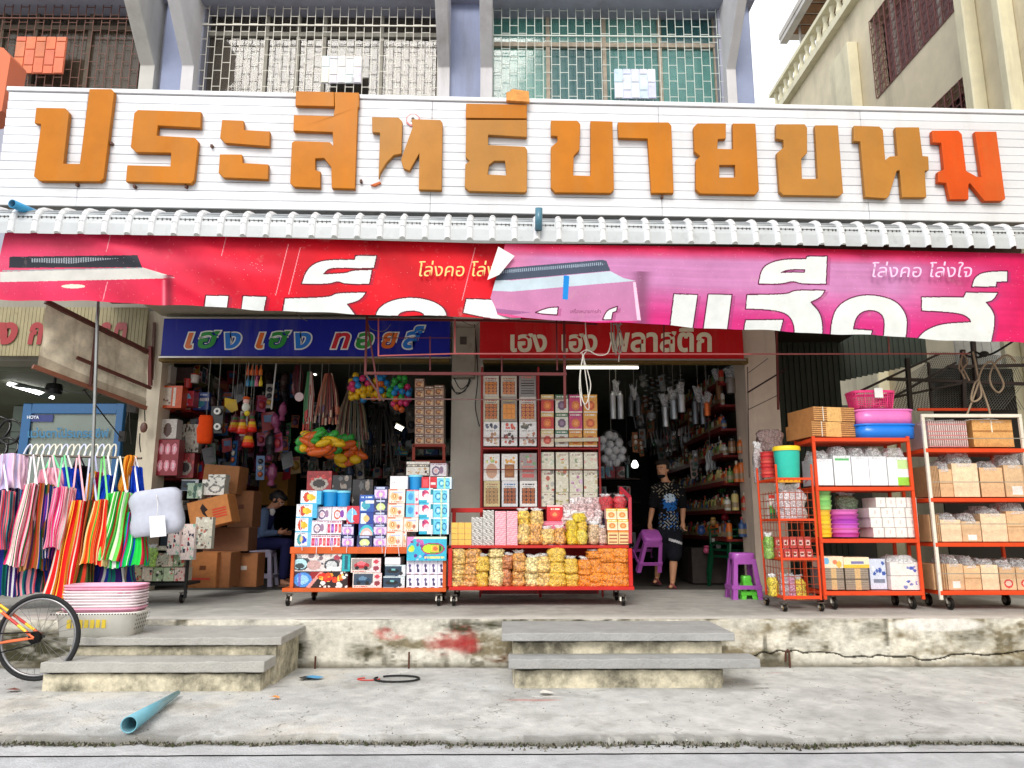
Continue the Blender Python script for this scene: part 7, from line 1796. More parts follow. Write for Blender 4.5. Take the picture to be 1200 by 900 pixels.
cbox("tilted orange brown carton with a black swoosh and red print in the toy shop",(224,583,272,617),9.15,.3,ob_,-14,(("swoosh",swoosh,(40,24,20)),("red_print",redtx,(206,60,40))))
cbox("brown carton leaning behind the tilted one under the hanging toys",(235,545,277,578),9.7,.35,(150,98,56),4,(("mark",mark,(70,40,26)),))
cbox("brown carton standing right of the tilted one",(266,575,295,618),9.9,.35,(130,84,50),0,(("mark",mark,(90,50,30)),))
cbox("large brown carton on the floor with a red band beside the low rack",(219,647,252,689),9.1,.35,(166,104,54),0,(("red_band",band,(190,60,40)),("mark",mark,(100,56,30))))
cbox("brown carton on the floor turned sideways next to the stool",(252,647,268,689),9.2,.35,(140,88,48),0,())
cbox("shaded brown carton on the floor behind the stool with a pale label",(268,648,300,688),9.6,.3,(140,88,48),0,(("label",mark,(190,180,170)),))
cbox("carton standing far back in the toy shop with a dark spot",(302,553,336,592),12.5,.5,(170,120,50),0,(("mark",mark,(60,36,26)),))
cbox("plain brown carton under the tilted one keeping it up",(232,618,290,646),9.5,.35,(110,70,44),0,())
um('gp',Img(20,14,(150,170,150)).blobs(12,.06,.14,[(60,90,80),(206,206,196),(90,110,90)],(0,0,1,1),4).noise(.08),(130,140,130));um('wp',Img(24,16,(216,214,206)).blobs(7,.05,.1,[(110,110,104)],(0,.5,1,1),4).ring(.6,.4,.3,.26,.3,(120,120,116)).noise(.06),(200,200,190))
for k,r,d,y in(('gp',(219,566,236,584),"grey green toy pack lying on the tilted carton",9.2),('wp',(236,562,262,580),"white toy pack with ring print on the tilted carton",9.25),('wp',(244,556,264,564),"pale flat pack at the back of the tilted carton",9.4)):item("toy_pack",d,"pack",U[k],r,y,.16,None,0,0)
# wall shelves with cartons and bottles
GEN=['car','carb','dark','rc1','rc2','big','redblue','lil','blu','gp','choc','cars','cam','blk','fire']
rs=random.Random(77)
def wall_shelf(side,shop,z,y0,y1,col,keys,idx,hmax,word):
 x=(xl+.07) if side>0 else xr;d=.34
 t=thing("wall_shelf","%s painted shelf along the %s wall of the %s shop, %s level"%(word,'left' if side>0 else 'right',shop,idx),"shelf",(x,y0,z));mt=Matrix.Translation(-Vector(t.location))
 a,b=(x,x+d) if side>0 else(x-d,x)
 o=MB(col).box(a,b,y0,y1,z-.03,z).build("board",M_PAINT);o.parent=t;o.matrix_parent_inverse=mt
 o=MB(col).box((b-.01) if side>0 else a,b if side>0 else a+.01,y0,y1,z+.0005,z+.03).build("lip",M_PAINT);o.parent=t;o.matrix_parent_inverse=mt
 y=y0+.02;n=0
 while y<y1-.3:
  if keys=='bottle':
   r_=rs.uniform(.03,.045);h=rs.uniform(.16,.26);c_=rs.choice([(214,110,40),(190,60,40),(90,130,60),(206,190,120),(120,80,50),(60,90,140),(200,200,190)])
   bx_=(b-.06) if side>0 else a+.06
   o=place(bottle(c_,rs.randrange(3)),"bottle",(bx_,y+r_,z),(r_/.04,r_/.04,h/.2));tag(o,"%s bottle, %s from the street on the %s shelf"%(cname(c_),nth(n),idx),"bottle","bottles on the right wall shelves");y+=r_*2+.015
  else:
   w_=rs.uniform(.16,.34);h=rs.uniform(.5,.95)*hmax;k=rs.choice(GEN)
   o=place(U[k],"toy_box",((b-.02) if side>0 else a+.02,y if side>0 else y+w_,z),(w_,.26,h),(0,0,math.radians(90 if side>0 else-90)))
   tag(o,"toy box, %s from the street on the %s left wall shelf"%(nth(n),idx),"box","toy boxes on the left wall shelves");y+=w_+.015
  n+=1
def cname(c):return{(214,110,40):'orange',(190,60,40):'red',(90,130,60):'green',(206,190,120):'cream',(120,80,50):'brown',(60,90,140):'blue',(200,200,190):'white'}[tuple(c)]
BT={}
def bottle(c,k):
 if(c,k) not in BT:
  p=[[(0,0),(.04,0),(.04,.12),(.015,.16),(.015,.18)],[(0,0),(.04,0),(.042,.15),(.03,.17)],[(0,0),(.035,0),(.04,.06),(.035,.13),(.012,.15),(.012,.19)]][k]
  mb=MB(rgb(*c));mb.lathe(p,(0,0,0),10);mb.lathe([(.016 if k!=1 else .031,p[-1][1]-.015),(.016 if k!=1 else .031,.2),(0,.2)],(0,0,0),8,(rgb(190,180,160),rgb(30,30,30),rgb(150,30,26))[k]);mb.lathe([(.0425,.03),(.0425,.08)],(0,0,0),10,rgb(150,130,100));BT[(c,k)]=mb.mesh("bottle",M_PLASTIC)
 return BT[(c,k)]
for z_,c_,i_,h_,wd_ in((P(188,446,10.4).z,rgb(110,100,60),'top',.3,'olive'),(P(186,480,10.4).z,rgb(170,44,34),'second',.3,'red'),(P(183,522,10.4).z,rgb(150,40,36),'third',.34,'red'),(P(181,560,10.4).z,rgb(140,36,40),'fourth',.3,'crimson'),(P(180,600,10.4).z,rgb(60,44,40),'fifth',.3,'dark'),(P(180,640,10.4).z,rgb(60,44,40),'sixth',.3,'dark')):
 wall_shelf(1,'toy',z_,10.4,14.6,c_,'box',i_,h_,wd_)
for z_,i_ in((P(878,449,10.4).z,'highest'),(P(878,474,10.4).z,'second'),(P(878,502,10.4).z,'third'),(P(878,533,10.4).z,'fourth'),(P(880,566,10.4).z,'fifth'),(P(880,599,10.4).z,'sixth'),(P(880,632,10.4).z,'lowest')):
 wall_shelf(-1,'plastics',z_,10.4,14.6,rgb(120,30,28),'bottle',i_+" right wall",.2,'dark red')
um('ob',Img(24,24,(226,90,30)).rect(.06,.12,.5,.9,(220,206,190)).blobs(4,.03,.06,[(120,60,50)],(.1,.2,.45,.6),2).dashes(.6,.7,.1,.8,(240,226,210),2,.4).noise(.06),(200,70,24));pkm=Img(26,36,(150,26,44))
for i in range(3):
 for j in range(2):pkm.ell(.2+i*.3,.27+j*.46,.11,.16,(236,150,170)).ell(.2+i*.3,.27+j*.46,.05,.09,(240,210,214))
um('pks',pkm.noise(.06),(140,30,44));um('whp',Img(20,24,(214,208,200)).ell(.45,.45,.25,.35,(90,60,50)).noise(.06),(200,196,190));um('zeb',Img(40,24,(196,190,176)).blobs(40,.02,.05,[(60,60,54),(120,110,96),(90,50,40)],(0,0,1,1),5).noise(.1),(170,160,150))
for k,r,d,y in(('ob',(187,452,212,478),"orange box with a white label at the front of the toy shop's second shelf",10.02),('pks',(181,515,207,557),"crimson card of pink slippers at the left door edge",10.0),('whp',(187,491,206,514),"white toy box with brown figure at the left door edge",10.05),('zeb',(206,497,232,530),"large grey patterned toy bag on the third shelf",10.3),('whp',(186,428,199,449),"white rounded drum box on the top left shelf",10.1),('redblue',(212,458,226,476),"red toy packet next to the orange box",10.2),('blu',(226,460,244,480),"dark blue toy packet on the second shelf",10.4),('car',(206,531,226,560),"dark red toy packet below the patterned bag",10.2),('dark',(212,562,232,575),"dark green toy packet above the cartons",10.2)):
 item("toy_box",d,"box",U[k],r,y,.18)
for i,(x,y) in enumerate(((221,440),(213,446))):put_round("toy_jar",("white jar with a red lid on the top left shelf" if i==0 else "small red jar beside the white one on the top shelf"),"jar",tub_mesh(rgb(226,220,210) if i==0 else rgb(190,40,36),rgb(200,36,30)),(x,y-3,x+10,y+8),10.25)
# dim rows of goods deeper inside
def back_rows(shop,x0,x1,y,zs,seed):
 r=random.Random(seed)
 for s_,z in enumerate(zs):
  t=thing("back_shelf","dim %s board deep inside the %s shop"%(('lowest','second','third','fourth','highest')[s_],shop),"shelf",((x0+x1)/2,y,z));MB(rgb(70,50,44)).box(-(x1-x0)/2,(x1-x0)/2,0,.35,-.03,0).build("board",M_PAINT,t)
  x=x0;n=0
  while x<x1-.3:
   w_=r.uniform(.16,.32);k=r.choice(GEN+['donut','peach','t8','aqua'])
   o=place(U[k],"stock_box",(x,y+.01,z),(w_,.3,r.uniform(.16,.34)));tag(o,"stock box in the dim back of the %s shop, %s on the %s board"%(shop,nth(n),('lowest','second','third','fourth','highest')[s_]),"box","stock boxes at the back of the %s shop"%shop);x+=w_+.02;n+=1
back_rows('toy',xl+.8,xc0-.3,14.8,[ZP+.4,ZP+.85,ZP+1.3,ZP+1.75,ZP+2.2],5)
back_rows('plastics',xc1+.9,xr-.7,14.8,[ZP+.4,ZP+.85,ZP+1.3,ZP+1.75],9)
for i,(a,b,Y) in enumerate((((664,431),(748,431),10.3),((464,499),(479,507),14),((447,429),(460,434),13),((358,428),(371,438),12.5),((345,431),(351,433),14.2))):
 t=thing("tube_light",("long lit tube light behind the red board" if i==0 else "small lit tube far inside the toy shop, %s from the right"%nth(i-1)),"lamp",P((a[0]+b[0])/2,a[1],Y));mt=Matrix.Translation(-Vector(t.location))
 o=MB(rgb(255,250,235)).tube([P(*a,Y),P(*b,Y)],.016 if i==0 else .04,8).build("tube",M_LAMP);o.parent=t;o.matrix_parent_inverse=mt
 o=MB(rgb(200,196,180)).bar(P(a[0],a[1]-3,Y+.03),P(b[0],b[1]-3,Y+.03),.05,.03).build("housing",M_PAINT);o.parent=t;o.matrix_parent_inverse=mt
for i,(px,py) in enumerate(((744,545),(775,529),(790,527))):
 mb=MB(rgb(255,255,246));c=P(px,py,14.3);mb.lathe([(0,-.06),(.05,-.05),(.07,0),(.04,.07),(.025,.09)],c,10);tag(mb.build("light_bulb",M_LAMP),"glowing bulb deep inside the plastics shop, %s from left"%nth(i),"lamp")
 # hanging things
def hung(name,label,cat,px,py,Y,group=None):
 t=thing(name,label,cat,P(px,py,Y),0,group);zc_=ZC+.35
 MB(rgb(150,146,136)).tube([(0,0,0),(0,0,zc_-t.location.z)],.004,4).build("string",M_ROPE,t);return t
BALLC=[(236,60,120),(250,200,30),(40,150,220),(60,180,70),(240,110,40)]
BM=[MB(rgb(*c)).ball((0,0,0),1,10,7).mesh("ball",M_PLASTIC) for c in BALLC+[(196,200,204)]]
def netbag(label,px,py,rx,ry,Y,pal,r=4.0,seed=0,name="ball_net"):
 s_=Y/873*.985;t=hung(name,label,"net of balls",px,py-ry*.9,Y);q=random.Random(seed);R_=r*s_
 pts=[]
 tries=0
 while len(pts)<60 and tries<3000:
  tries+=1;a=Vector((q.uniform(-1,1)*rx*s_,q.uniform(-1,.6)*.55*rx*s_,q.uniform(-1,1)*ry*s_))
  if(a.x/(rx*s_))**2+(a.y/(.55*rx*s_))**2+(a.z/(ry*s_))**2>.85:continue
  if all((a-p).length>R_*1.5 for p in pts):pts.append(a)
 for p in pts:
  band_=pal[min(len(pal)-1,int((.5-p.z/(2*ry*s_))*len(pal)))] if q.random()<.7 else q.choice(pal)
  b=place(BM[band_],"ball" if seed<5 else "toy_ball",(p.x,p.y,p.z-ry*.9*s_),(R_,)*3 if seed<5 else(R_*q.uniform(.9,2.6),R_*q.uniform(.7,1.1),R_*q.uniform(.7,1.2)),(0,q.uniform(-.7,.7),0));b.parent=t
 n=MB(rgb(120,120,120));
 for k in range(10):
  a=k*math.pi/5;n.tube([((rx*s_*1.05)*math.sin(h)*math.cos(a),.58*rx*s_*math.sin(h)*math.sin(a),-ry*.9*s_+ry*s_*1.08*math.cos(h)) for h in np.linspace(0,math.pi,9)],.0025,3,caps=False)
 n.build("net",M_ROPE,t)
netbag("left of three nets of coloured play balls near the ceiling, mostly pink and yellow",422,455,15,18,10.3,[2,0,1,1],4.2,1)
netbag("middle net of play balls, mostly orange and yellow, behind the maroon frame",443,455,14,18,10.4,[2,4,1,1],4.2,2)
netbag("long net of play balls, green at top and orange below, right of the others",469,461,14,24,10.2,[3,3,2,0,4],4.0,3)
netbag("cluster of translucent grey balls hanging left of the plastics shop door",716,528,15,23,10.5,[5],5.2,4)
netbag("green and orange net of toys hanging in the middle of the toy shop",374,519,26,15,9.9,[3,3,1,4,4],5.6,5)
netbag("darker net of green and orange toys behind the first toy net",406,528,20,18,10.6,[3,4,1],5,6)
def ropes(label,px0,px1,y0,y1,Y,cols,n,seed,spread=1.6,name="skipping_ropes"):
 q=random.Random(seed);t=hung(name,label,"ropes",(px0+px1)/2,y0,Y);s_=Y/873;o_=Vector(t.location)
 for k in range(3):
  mb=MB()
  for i in range(n//3):
   u=q.uniform(-.5,.5);w_=(px1-px0)*s_;L=(y1-y0)*s_*q.uniform(.7,1);c=rgb(*q.choice(cols));y_=q.uniform(-.08,.08)
   mb.tube([(u*w_*.3,y_*.5,0),(u*w_*.8,y_,-L*.5),(u*w_*spread*.65,y_,-L)],q.uniform(.008,.014),5,c)
   mb.tube([(u*w_*spread*.65,y_,-L),(u*w_*spread*.68,y_,-L-.1)],.016,5,rgb(*q.choice(cols)))
  o=mb.build("rope_bundle",M_PLASTIC,t);o['kind']='stuff'
RD=[(190,50,50),(226,210,200),(60,130,80),(190,60,40)];BN=[(150,70,60),(206,120,90),(120,96,130),(226,200,170),(110,60,50)];GB=[(110,104,80),(140,120,90),(90,100,90),(170,150,120),(120,60,44)]
ropes("red white and green skipping ropes hung in the toy shop",357,369,436,500,10.1,RD,15,1,1.1)
ropes("bundle of red and tan rope toys fanning out right of the red green ropes",372,398,438,492,10.3,BN,36,2)
ropes("wide fan of grey brown whips and ropes left of the ball nets",396,432,455,520,10.6,GB,45,3)
ropes("dark bundle of thin toys deeper behind the fan of ropes",425,470,480,545,12,[(50,50,50),(70,66,60),(90,84,76)],30,4)
ropes("maroon beads hanging near the ceiling left of the ropes",342,356,428,458,10.2,[(110,40,50),(80,30,36),(150,110,110)],15,5,1)
ropes("dim mixed toys hanging behind the striped cones",262,300,440,560,11.5,[(90,40,50),(60,90,90),(110,90,60),(60,60,90)],36,6,1.2)
ropes("dim mixed toys hanging in the middle distance of toy shop",300,345,430,540,12.5,[(70,40,50),(50,70,80),(60,60,50)],36,7,1.2)
ropes("dim mixed hangings along the left wall behind the orange bag",225,262,440,545,11,[(90,60,50),(70,80,60),(120,50,40),(150,150,140)],30,8,1.3)
t=hung("paper_disc","pink and white paper disc hanging under the maroon beads","disc",351,460,10.1);MB(rgb(226,200,200)).lathe([(0,-.01),(.06,-.01),(.065,0),(.06,.01),(0,.01)],(0,0,-.06),14,axis='Y').build("disc",M_PRINT,t)
t=hung("orange_bag","bright orange long cloth bag hanging on the left of the toy shop","bag",242,487,9.8);s_=9.8/873
mb=MB(rgb(236,76,20));v_,f_=bag_geo(3,12,8,0,.05,.6);mb.add([(x*17*s_,y*.16,(z-1)*33*s_) for x,y,z in v_],f_,None,True);mb.build("body",M_CLOTH,t)
t=hung("toy_truck","black toy truck pack with two white wheels hanging beside the orange bag","toy",255,476,9.8);MB(rgb(26,26,28)).box(-.08,.08,0,.08,-.36,0).build("body",M_PLASTIC,t)
for y in(482,500):c=P(255,y,9.77)-Vector(t.location);mb=MB();mb.lathe([(0,-.02),(.02,-.02)],c,12,rgb(40,40,40),axis='Y');mb.lathe([(.02,-.021),(.045,-.021),(.048,0)],c,12,rgb(226,226,220),axis='Y');mb.build("wheel",M_PLASTIC,t)
def cone(label,px,py,Y,r,h,cols):
 t=hung("striped_cone",label,"toy",px,py,Y);n=len(cols)*2;prof=[(r*(.25+.75*i/n),-h*i/n) for i in range(n+1)]+[(r*.7,-h*1.08),(0,-h*1.1)]
 MB().lathe(prof,(0,0,0),12,[rgb(*cols[min(i//2,len(cols)-1)]) for i in range(n+2)]).build("cone",M_PLASTIC,t)
CC=[(110,50,70),(60,110,60),(150,60,60),(220,190,40),(236,130,30),(220,40,30)]
for i,(px,py,r,h) in enumerate(((285,484,.075,.26),(296,484,.075,.24),(292,500,.085,.26),(276,486,.09,.22))):cone("rainbow striped cone toy, %s of the hanging cluster"%nth(i),px,py,9.9+.06*i,r,h,CC)
for i in range(4):
 for j in range(2):
  t=hung("hanging_bottle","%s small coloured bottle toy in the %s row by the ceiling"%(nth(i),('upper','lower')[j]),"toy",291+i*5,428+j*13,10.1+.05*j);c=[(226,110,60),(240,120,50),(226,90,40),(236,130,60),(60,150,200),(60,170,160),(226,130,170),(240,210,60)][i+4*j]
  mb=MB(rgb(*c));mb.lathe([(.008,0),(.012,-.04),(.026,-.07),(.028,-.14),(0,-.145)],(0,0,0),8);mb.build("body",M_PLASTIC,t)
t=hung("cloth_figure","small white and yellow soft figure hanging above the striped cones","toy",289,466,9.85);mb=MB(rgb(226,220,200));mb.ball((0,0,-.05),.045,8,6,rgb(236,190,180));mb.ball((0,0,-.13),.055,8,6,rgb(226,226,214),sz=1.2);mb.ball((.02,0,-.21),.04,8,6,rgb(226,200,60));mb.ball((0,0,-.01),.05,8,5,rgb(206,90,40),sz=.6);mb.build("body",M_CLOTH,t)
t=hung("yellow_toy","yellow angular toy pack hanging left of the soft figure","toy",272,466,9.95);MB(rgb(206,170,40)).add([(-.1,0,0),(.06,0,-.03),(.0,.02,-.2),(-.08,-.03,-.13),(.08,.03,-.16)],[(0,3,1),(3,2,4),(3,4,1)]).build("body",M_PRINT,t)
def flask(label,px,py0,py1,Y,r,col,m=M_METAL):
 t=hung("hanging_flask",label,"flask",px,py0,Y);H=(py1-py0)*Y/873
 for s_ in(-1,1) if r<.05 else(0,):
  MB(rgb(*col)).lathe([(0,-H),(r,-H),(r,-H*.25),(r*.5,-H*.18),(r*.5,-H*.12),(0,-H*.12)],(s_*r*1.2,0,0),12).build("flask",m,t)
 v_,f_=crumple_geo(int(px),12);mb=MB();mb.add([(x*r*3.2,y*r*3.2,(z-.94)*.9) for x,y,z in v_],f_,None,False);mb.build("film",M_FILM,t)
for i,(px,a,b,Y,r,c) in enumerate(((722,454,492,10.4,.045,(200,206,210)),(743,459,488,10.8,.045,(110,116,120)),(779,470,501,10.6,.05,(190,196,200)),(789,462,492,10.5,.05,(170,180,186)),(798,456,484,10.4,.05,(196,200,206)),(818,462,498,10.5,.045,(110,116,122)),(828,468,488,10.4,.05,(214,110,60)),(842,440,470,10.5,.06,(130,96,70)),(856,438,462,10.4,.07,(170,166,160)),(735,540,560,13,.05,(120,150,146)))):
 flask("%s flask in a tied clear bag, %s from left in the plastics shop"%('silver' if i in(0,2,3,4) else('orange' if i==6 else 'dull'),nth(i)),px,a,b,Y,r,c)
for i in range(7):
 t=hung("ladle_string","string of shiny ladles hanging diagonally in the plastics shop, %s"%nth(i),"string",756+i*7,436+(i%3)*3,11.2+.15*i)
 mb=MB(rgb(170,174,178));
 for j in range(7):mb.ball((.02*math.sin(j),0,-.08*j-.05),.03,7,5,sx=1.3,sy=.5,sz=.5)
 mb.build("ladles",M_METAL,t)
ropes("dim kitchen tools hanging deep in the plastics shop",740,800,470,530,13,[(80,84,80),(60,66,60),(110,110,100)],36,12,1.2,"kitchen_tools")
ropes("green brushes hanging at mid height by the right wall",842,860,548,575,11.5,[(40,110,50),(60,140,60)],18,13,1.5,"brushes")
ropes("silver cutlery hanging in clear packs by the right wall",822,842,528,545,11,[(190,196,196),(150,156,156)],15,14,1,"cutlery")
for i,(x,y0,y1,c) in enumerate(((864,540,565,(214,110,40)),(870,538,565,(214,110,40)),(856,546,565,(90,130,60)),(873,577,598,(190,60,40)),(862,575,598,(206,190,120)),(853,580,598,(200,200,190)),(868,512,531,(214,110,40)),(858,514,531,(120,80,50)),(870,606,629,(60,90,140)),(877,606,629,(60,90,140)))):
 a=P(x,y1,10.25);h=P(x,y0,10.25).z-a.z;o=place(bottle(c,i%3),"bottle",a,(1.2,1.2,h/.2));tag(o,"%s bottle at the front end of the right wall shelves, %s counted"%(cname(c),nth(i)),"bottle")
for i,(px,py,c,r) in enumerate(((835,636,(230,226,220),.045),(842,640,(236,230,226),.04),(828,645,(206,90,130),.05),(836,612,(190,150,90),.05),(822,622,(60,90,150),.06),(848,618,(40,60,110),.06),(850,606,(190,40,60),.06))):
 mb=MB(rgb(*c));mb.ball(P(px,py,11.0),r,10,7,sy=.8);mb.lathe([(r*.6,0),(r*.9,.02),(r*.6,.04)],P(px,py,11.0)+Vector((0,0,r*.6)),10);tag(mb.build("housewares",M_PLASTIC),"%s small household item on the low counter inside"%('white round','second white round','pink','golden brown','blue','navy','crimson')[i],"household item")
t=thing("counter","low dark counter inside the plastics shop near the right wall","counter",P(838,683,11.2));MB(rgb(60,50,46)).box(-.35,.4,-.1,.5,0,.5).build("top",M_WOOD,t)
mb=MB(rgb(200,196,190));mb.tube([P(324,424,10),P(318,480,10)],.01,6);tag(mb.build("stick",M_PLASTIC),"thin pale stick hanging beside the coloured bottle toys","stick")
def hue(c):
 r,g,b=c
 if max(c)<.03:return 'black'
 if max(c)-min(c)<.25*max(c):return 'white' if max(c)>.5 else 'grey'
 if r>=g and r>=b:return('yellow' if g>.6*r else('orange' if g>.2*r else 'red')) if g>=b else('pink' if max(c)>.4 else 'purple')
 return 'green' if g>=b else 'blue'
def hangcloud(n,x0,x1,y0,y1,Y0,Y1,cols,seed,nm,label,cat,grp,metal=False,keep=None):
 q=random.Random(seed);protos=[];names=[]
 for k in range(14):
  mb=MB();cc_=q.choice(cols);c=rgb(*cc_);c2=rgb(*q.choice(cols));kind=k%4;names.append(hue(c2 if kind==1 else c))
  if metal and kind!=1:
   mb.tube([(0,0,0),(0,.01,-.16)],.008,5,c);mb.ball((0,0,-.2),.045,8,6,c,sy=.5,sz=1.2)
   if kind==2:mb.tube([(.05,0,0),(.05,0,-.22)],.01,5,c2);mb.tube([(-.05,0,-.02),(-.06,0,-.26)],.012,5,c)
   if kind==3:mb.lathe([(.02,-.1),(.07,-.14),(.075,-.2),(.05,-.23)],(0,0,0),10,c2)
  elif kind==0:mb.box(-.07,.07,0,.004,-.24,0,c);mb.ball((0,-.02,-.13),.055,8,6,c2,sy=.5,sz=1.2);mb.box(-.06,.06,-.002,0,-.05,-.01,rgb(*q.choice(cols)))
  elif kind==1:mb.box(-.05,.05,0,.004,-.3,0,c2);[mb.ball((0,-.015,-.07-j*.08),.034,7,5,rgb(*q.choice(cols)),sy=.5) for j in range(3)]
  elif kind==2:mb.lathe([(.01,0),(.05,-.05),(.06,-.14),(.03,-.2),(.045,-.26),(0,-.27)],(0,0,0),9,c)
  else:mb.add([(-.08,0,-.02),(.07,0,0),(.08,.01,-.2),(-.06,-.01,-.24)],[(0,3,2,1)],c);mb.add([(-.05,-.006,-.05),(.05,-.006,-.04),(.05,-.004,-.12),(-.04,-.006,-.13)],[(0,3,2,1)],c2)
  protos.append(mb.mesh(nm,M_METAL if metal and kind==0 else M_PRINT))
 for i in range(n):
  u,v=q.random(),q.random();px,py=x0+(x1-x0)*u,y0+(y1-y0)*v
  if keep and not keep(px,py):continue
  Y=q.uniform(Y0,Y1);s_=q.uniform(.7,1.25)
  pk_=q.randrange(14);size_='small' if s_<.9 else('medium' if s_<1.08 else 'large');t_=((Y-Y0)/(Y1-Y0+1e-6))
  tag(place(protos[pk_],nm,P(px,py,Y),(s_,)*3,(0,q.uniform(-.2,.2),q.uniform(-.7,.7))),'%s %s %s, %s %s, %s'%(size_,names[pk_],label,('top','upper','middle','lower')[min(3,int(v*4))],('far left','left','centre','right','far right')[min(4,int(u*5))],('near the street','midway in','deep inside')[min(2,int(t_*3))]),cat,grp)
TC=[(150,30,40),(180,140,50),(40,90,140),(150,70,110),(46,96,60),(170,166,156),(160,76,30),(30,30,38),(36,34,40),(90,50,90),(60,44,40)]
hangcloud(150,212,350,428,545,10.2,13.5,TC,21,"toy_card","toy card under the ceiling","toy card","toy cards hanging under the toy shop ceiling")
hangcloud(90,350,484,470,560,11.2,14,[(70,70,74),(110,104,96),(60,80,70),(120,60,50),(150,140,130),(40,60,90)],22,"toy_card","dim toy card behind the ropes","toy card","dim toy cards deep in the toy shop")
hangcloud(60,212,262,430,640,10.3,12.5,TC,24,"toy_packet","toy packet on the left wall","toy packet","toy packets crowded on the left wall")
hangcloud(130,738,868,430,545,10.8,14,[(120,124,126),(170,174,176),(70,74,76),(60,90,70),(140,90,60),(190,186,176)],23,"kitchen_tool","kitchen tool hung inside","kitchen tool","kitchen tools hanging in the plastics shop",True,lambda x,y:y<520 or x>800)
# people
def remesh(mb,name,mat_,vox,colf,parent,smooth=3):
 me=bpy.data.meshes.new(name);me.from_pydata(mb.v,[],mb.f);ob=bpy.data.objects.new(name,me);COL.objects.link(ob)
 m=ob.modifiers.new("r",'REMESH');m.mode='VOXEL';m.voxel_size=vox
 s_=ob.modifiers.new("s",'SMOOTH');s_.factor=.5;s_.iterations=smooth
 dg=bpy.context.evaluated_depsgraph_get();out=bpy.data.meshes.new_from_object(ob.evaluated_get(dg))
 bpy.data.objects.remove(ob)
 n=len(out.polygons);c=np.zeros(n*3);out.polygons.foreach_get("center",c);c=c.reshape(-1,3)
 for a in list(out.attributes):
  if a.name=='Col':out.attributes.remove(a)
 out.polygons.foreach_set("use_smooth",np.ones(n,bool));set_cols(out,colf(c));out.materials.clear();out.materials.append(mat_);out.name=name
 o=bpy.data.objects.new(name,out);COL.objects.link(o);o.parent=parent;return o
def limb(mb,pts,rs,n=10):
 P3=[];R3=[]
 for i in range(len(pts)-1):
  for t in(0,.34,.67):P3.append(Vector(pts[i]).lerp(Vector(pts[i+1]),t));R3.append(rs[i]+(rs[i+1]-rs[i])*t)
 P3.append(Vector(pts[-1]));R3.append(rs[-1]);mb.tube(P3,R3,n);mb.ball(pts[0],rs[0],10,8);mb.ball(pts[-1],rs[-1],10,8)
 for p,r in zip(pts[1:-1],rs[1:-1]):mb.ball(p,r*1.0,10,8)
def hand(mb,w_,d,side,curl,s=1.0,thumb=1):
 """w_: wrist, d: palm direction, side: across the palm; five separate bent fingers"""
 w_=Vector(w_);d=Vector(d).normalized();sd_=Vector(side).normalized();nrm=d.cross(sd_).normalized()
 pc_=w_+d*.045*s;limb(mb,[w_,pc_-d*.005,pc_+d*.03*s],[.024*s,.034*s,.032*s])
 for k,L in enumerate((.068,.078,.073,.056)):
  b0=w_+d*.082*s+sd_*(.029-.0195*k)*s;dd=d.copy();p=b0;pts=[b0-d*.02*s,b0]
  for j,f in enumerate((.45,.32,.23)):
   dd=(Matrix.Rotation(curl*(.8+.2*j),3,sd_)@dd);p=p+dd*L*f*s;pts.append(p)
  limb(mb,pts,[.0095*s,.0095*s,.009*s,.0085*s,.0075*s],7)
 tb0=w_+d*.025*s+sd_*.028*s*thumb;td=(d*.7+sd_*.75*thumb+nrm*.3).normalized()
 limb(mb,[tb0,tb0+td*.035*s,tb0+td*.06*s+d*.01*s],[.013*s,.011*s,.009*s],7)
def head(mb,c,r,fwd,up):
 c=Vector(c);f=Vector(fwd).normalized();u=Vector(up).normalized();s_=f.cross(u).normalized()
 M=Matrix((s_,f,u)).transposed()
 def el(off,rad,sc):
  vs=[];
  b=MB();b.ball((0,0,0),1,12,9);
  vs=[c+M@Vector((off[0]+v[0]*rad*sc[0],off[1]+v[1]*rad*sc[1],off[2]+v[2]*rad*sc[2])) for v in b.v];mb.add(vs,b.f,None,True)
 el((0,-.012,.03),r,(.78,.92,.85));el((0,.012,-.035),r,(.62,.72,.78));el((0,.035,-.085),r*.42,(1,.9,.7))
 el((0,.094,-.012),.014,(.8,1.1,1.5));el((0,.099,-.026),.012,(1.3,.9,.8));el((0,.078,-.058),.02,(1.3,.6,.6));el((0,.075,-.05),.012,(1.6,.9,.5))
 for q in(-1,1):el((q*.084,-.005,-.012),.02,(.4,.9,1.5));el((q*.034,.07,.004),.02,(1.2,.6,.8));el((q*.03,.086,.024),.012,(1.9,.5,.5))
 return M
def face_bits(parent,c,M,skin_dark,z0=.002):
 for q in(-1,1):
  p=Vector(c)+M@Vector((q*.031,.087,z0));e=MB();e.ball(p,.0115,8,6,rgb(226,220,212),sz=.6);e.ball(p+M@Vector((0,.006,0)),.0065,8,6,rgb(24,16,12));e.build("eye",M_PLASTIC,parent)
  b=MB(rgb(24,18,16));b.bar(Vector(c)+M@Vector((q*.014,.094,.024)),Vector(c)+M@Vector((q*.048,.083,.026)),.006,.006);b.build("eyebrow",M_HAIR,parent)
 m=MB(rgb(150,70,62));m.bar(Vector(c)+M@Vector((-.022,.089,-.056)),Vector(c)+M@Vector((.022,.089,-.056)),.01,.006);m.build("lips",M_SKIN,parent)
def near(c,p,r):return np.linalg.norm(c-np.array(p),axis=1)<r
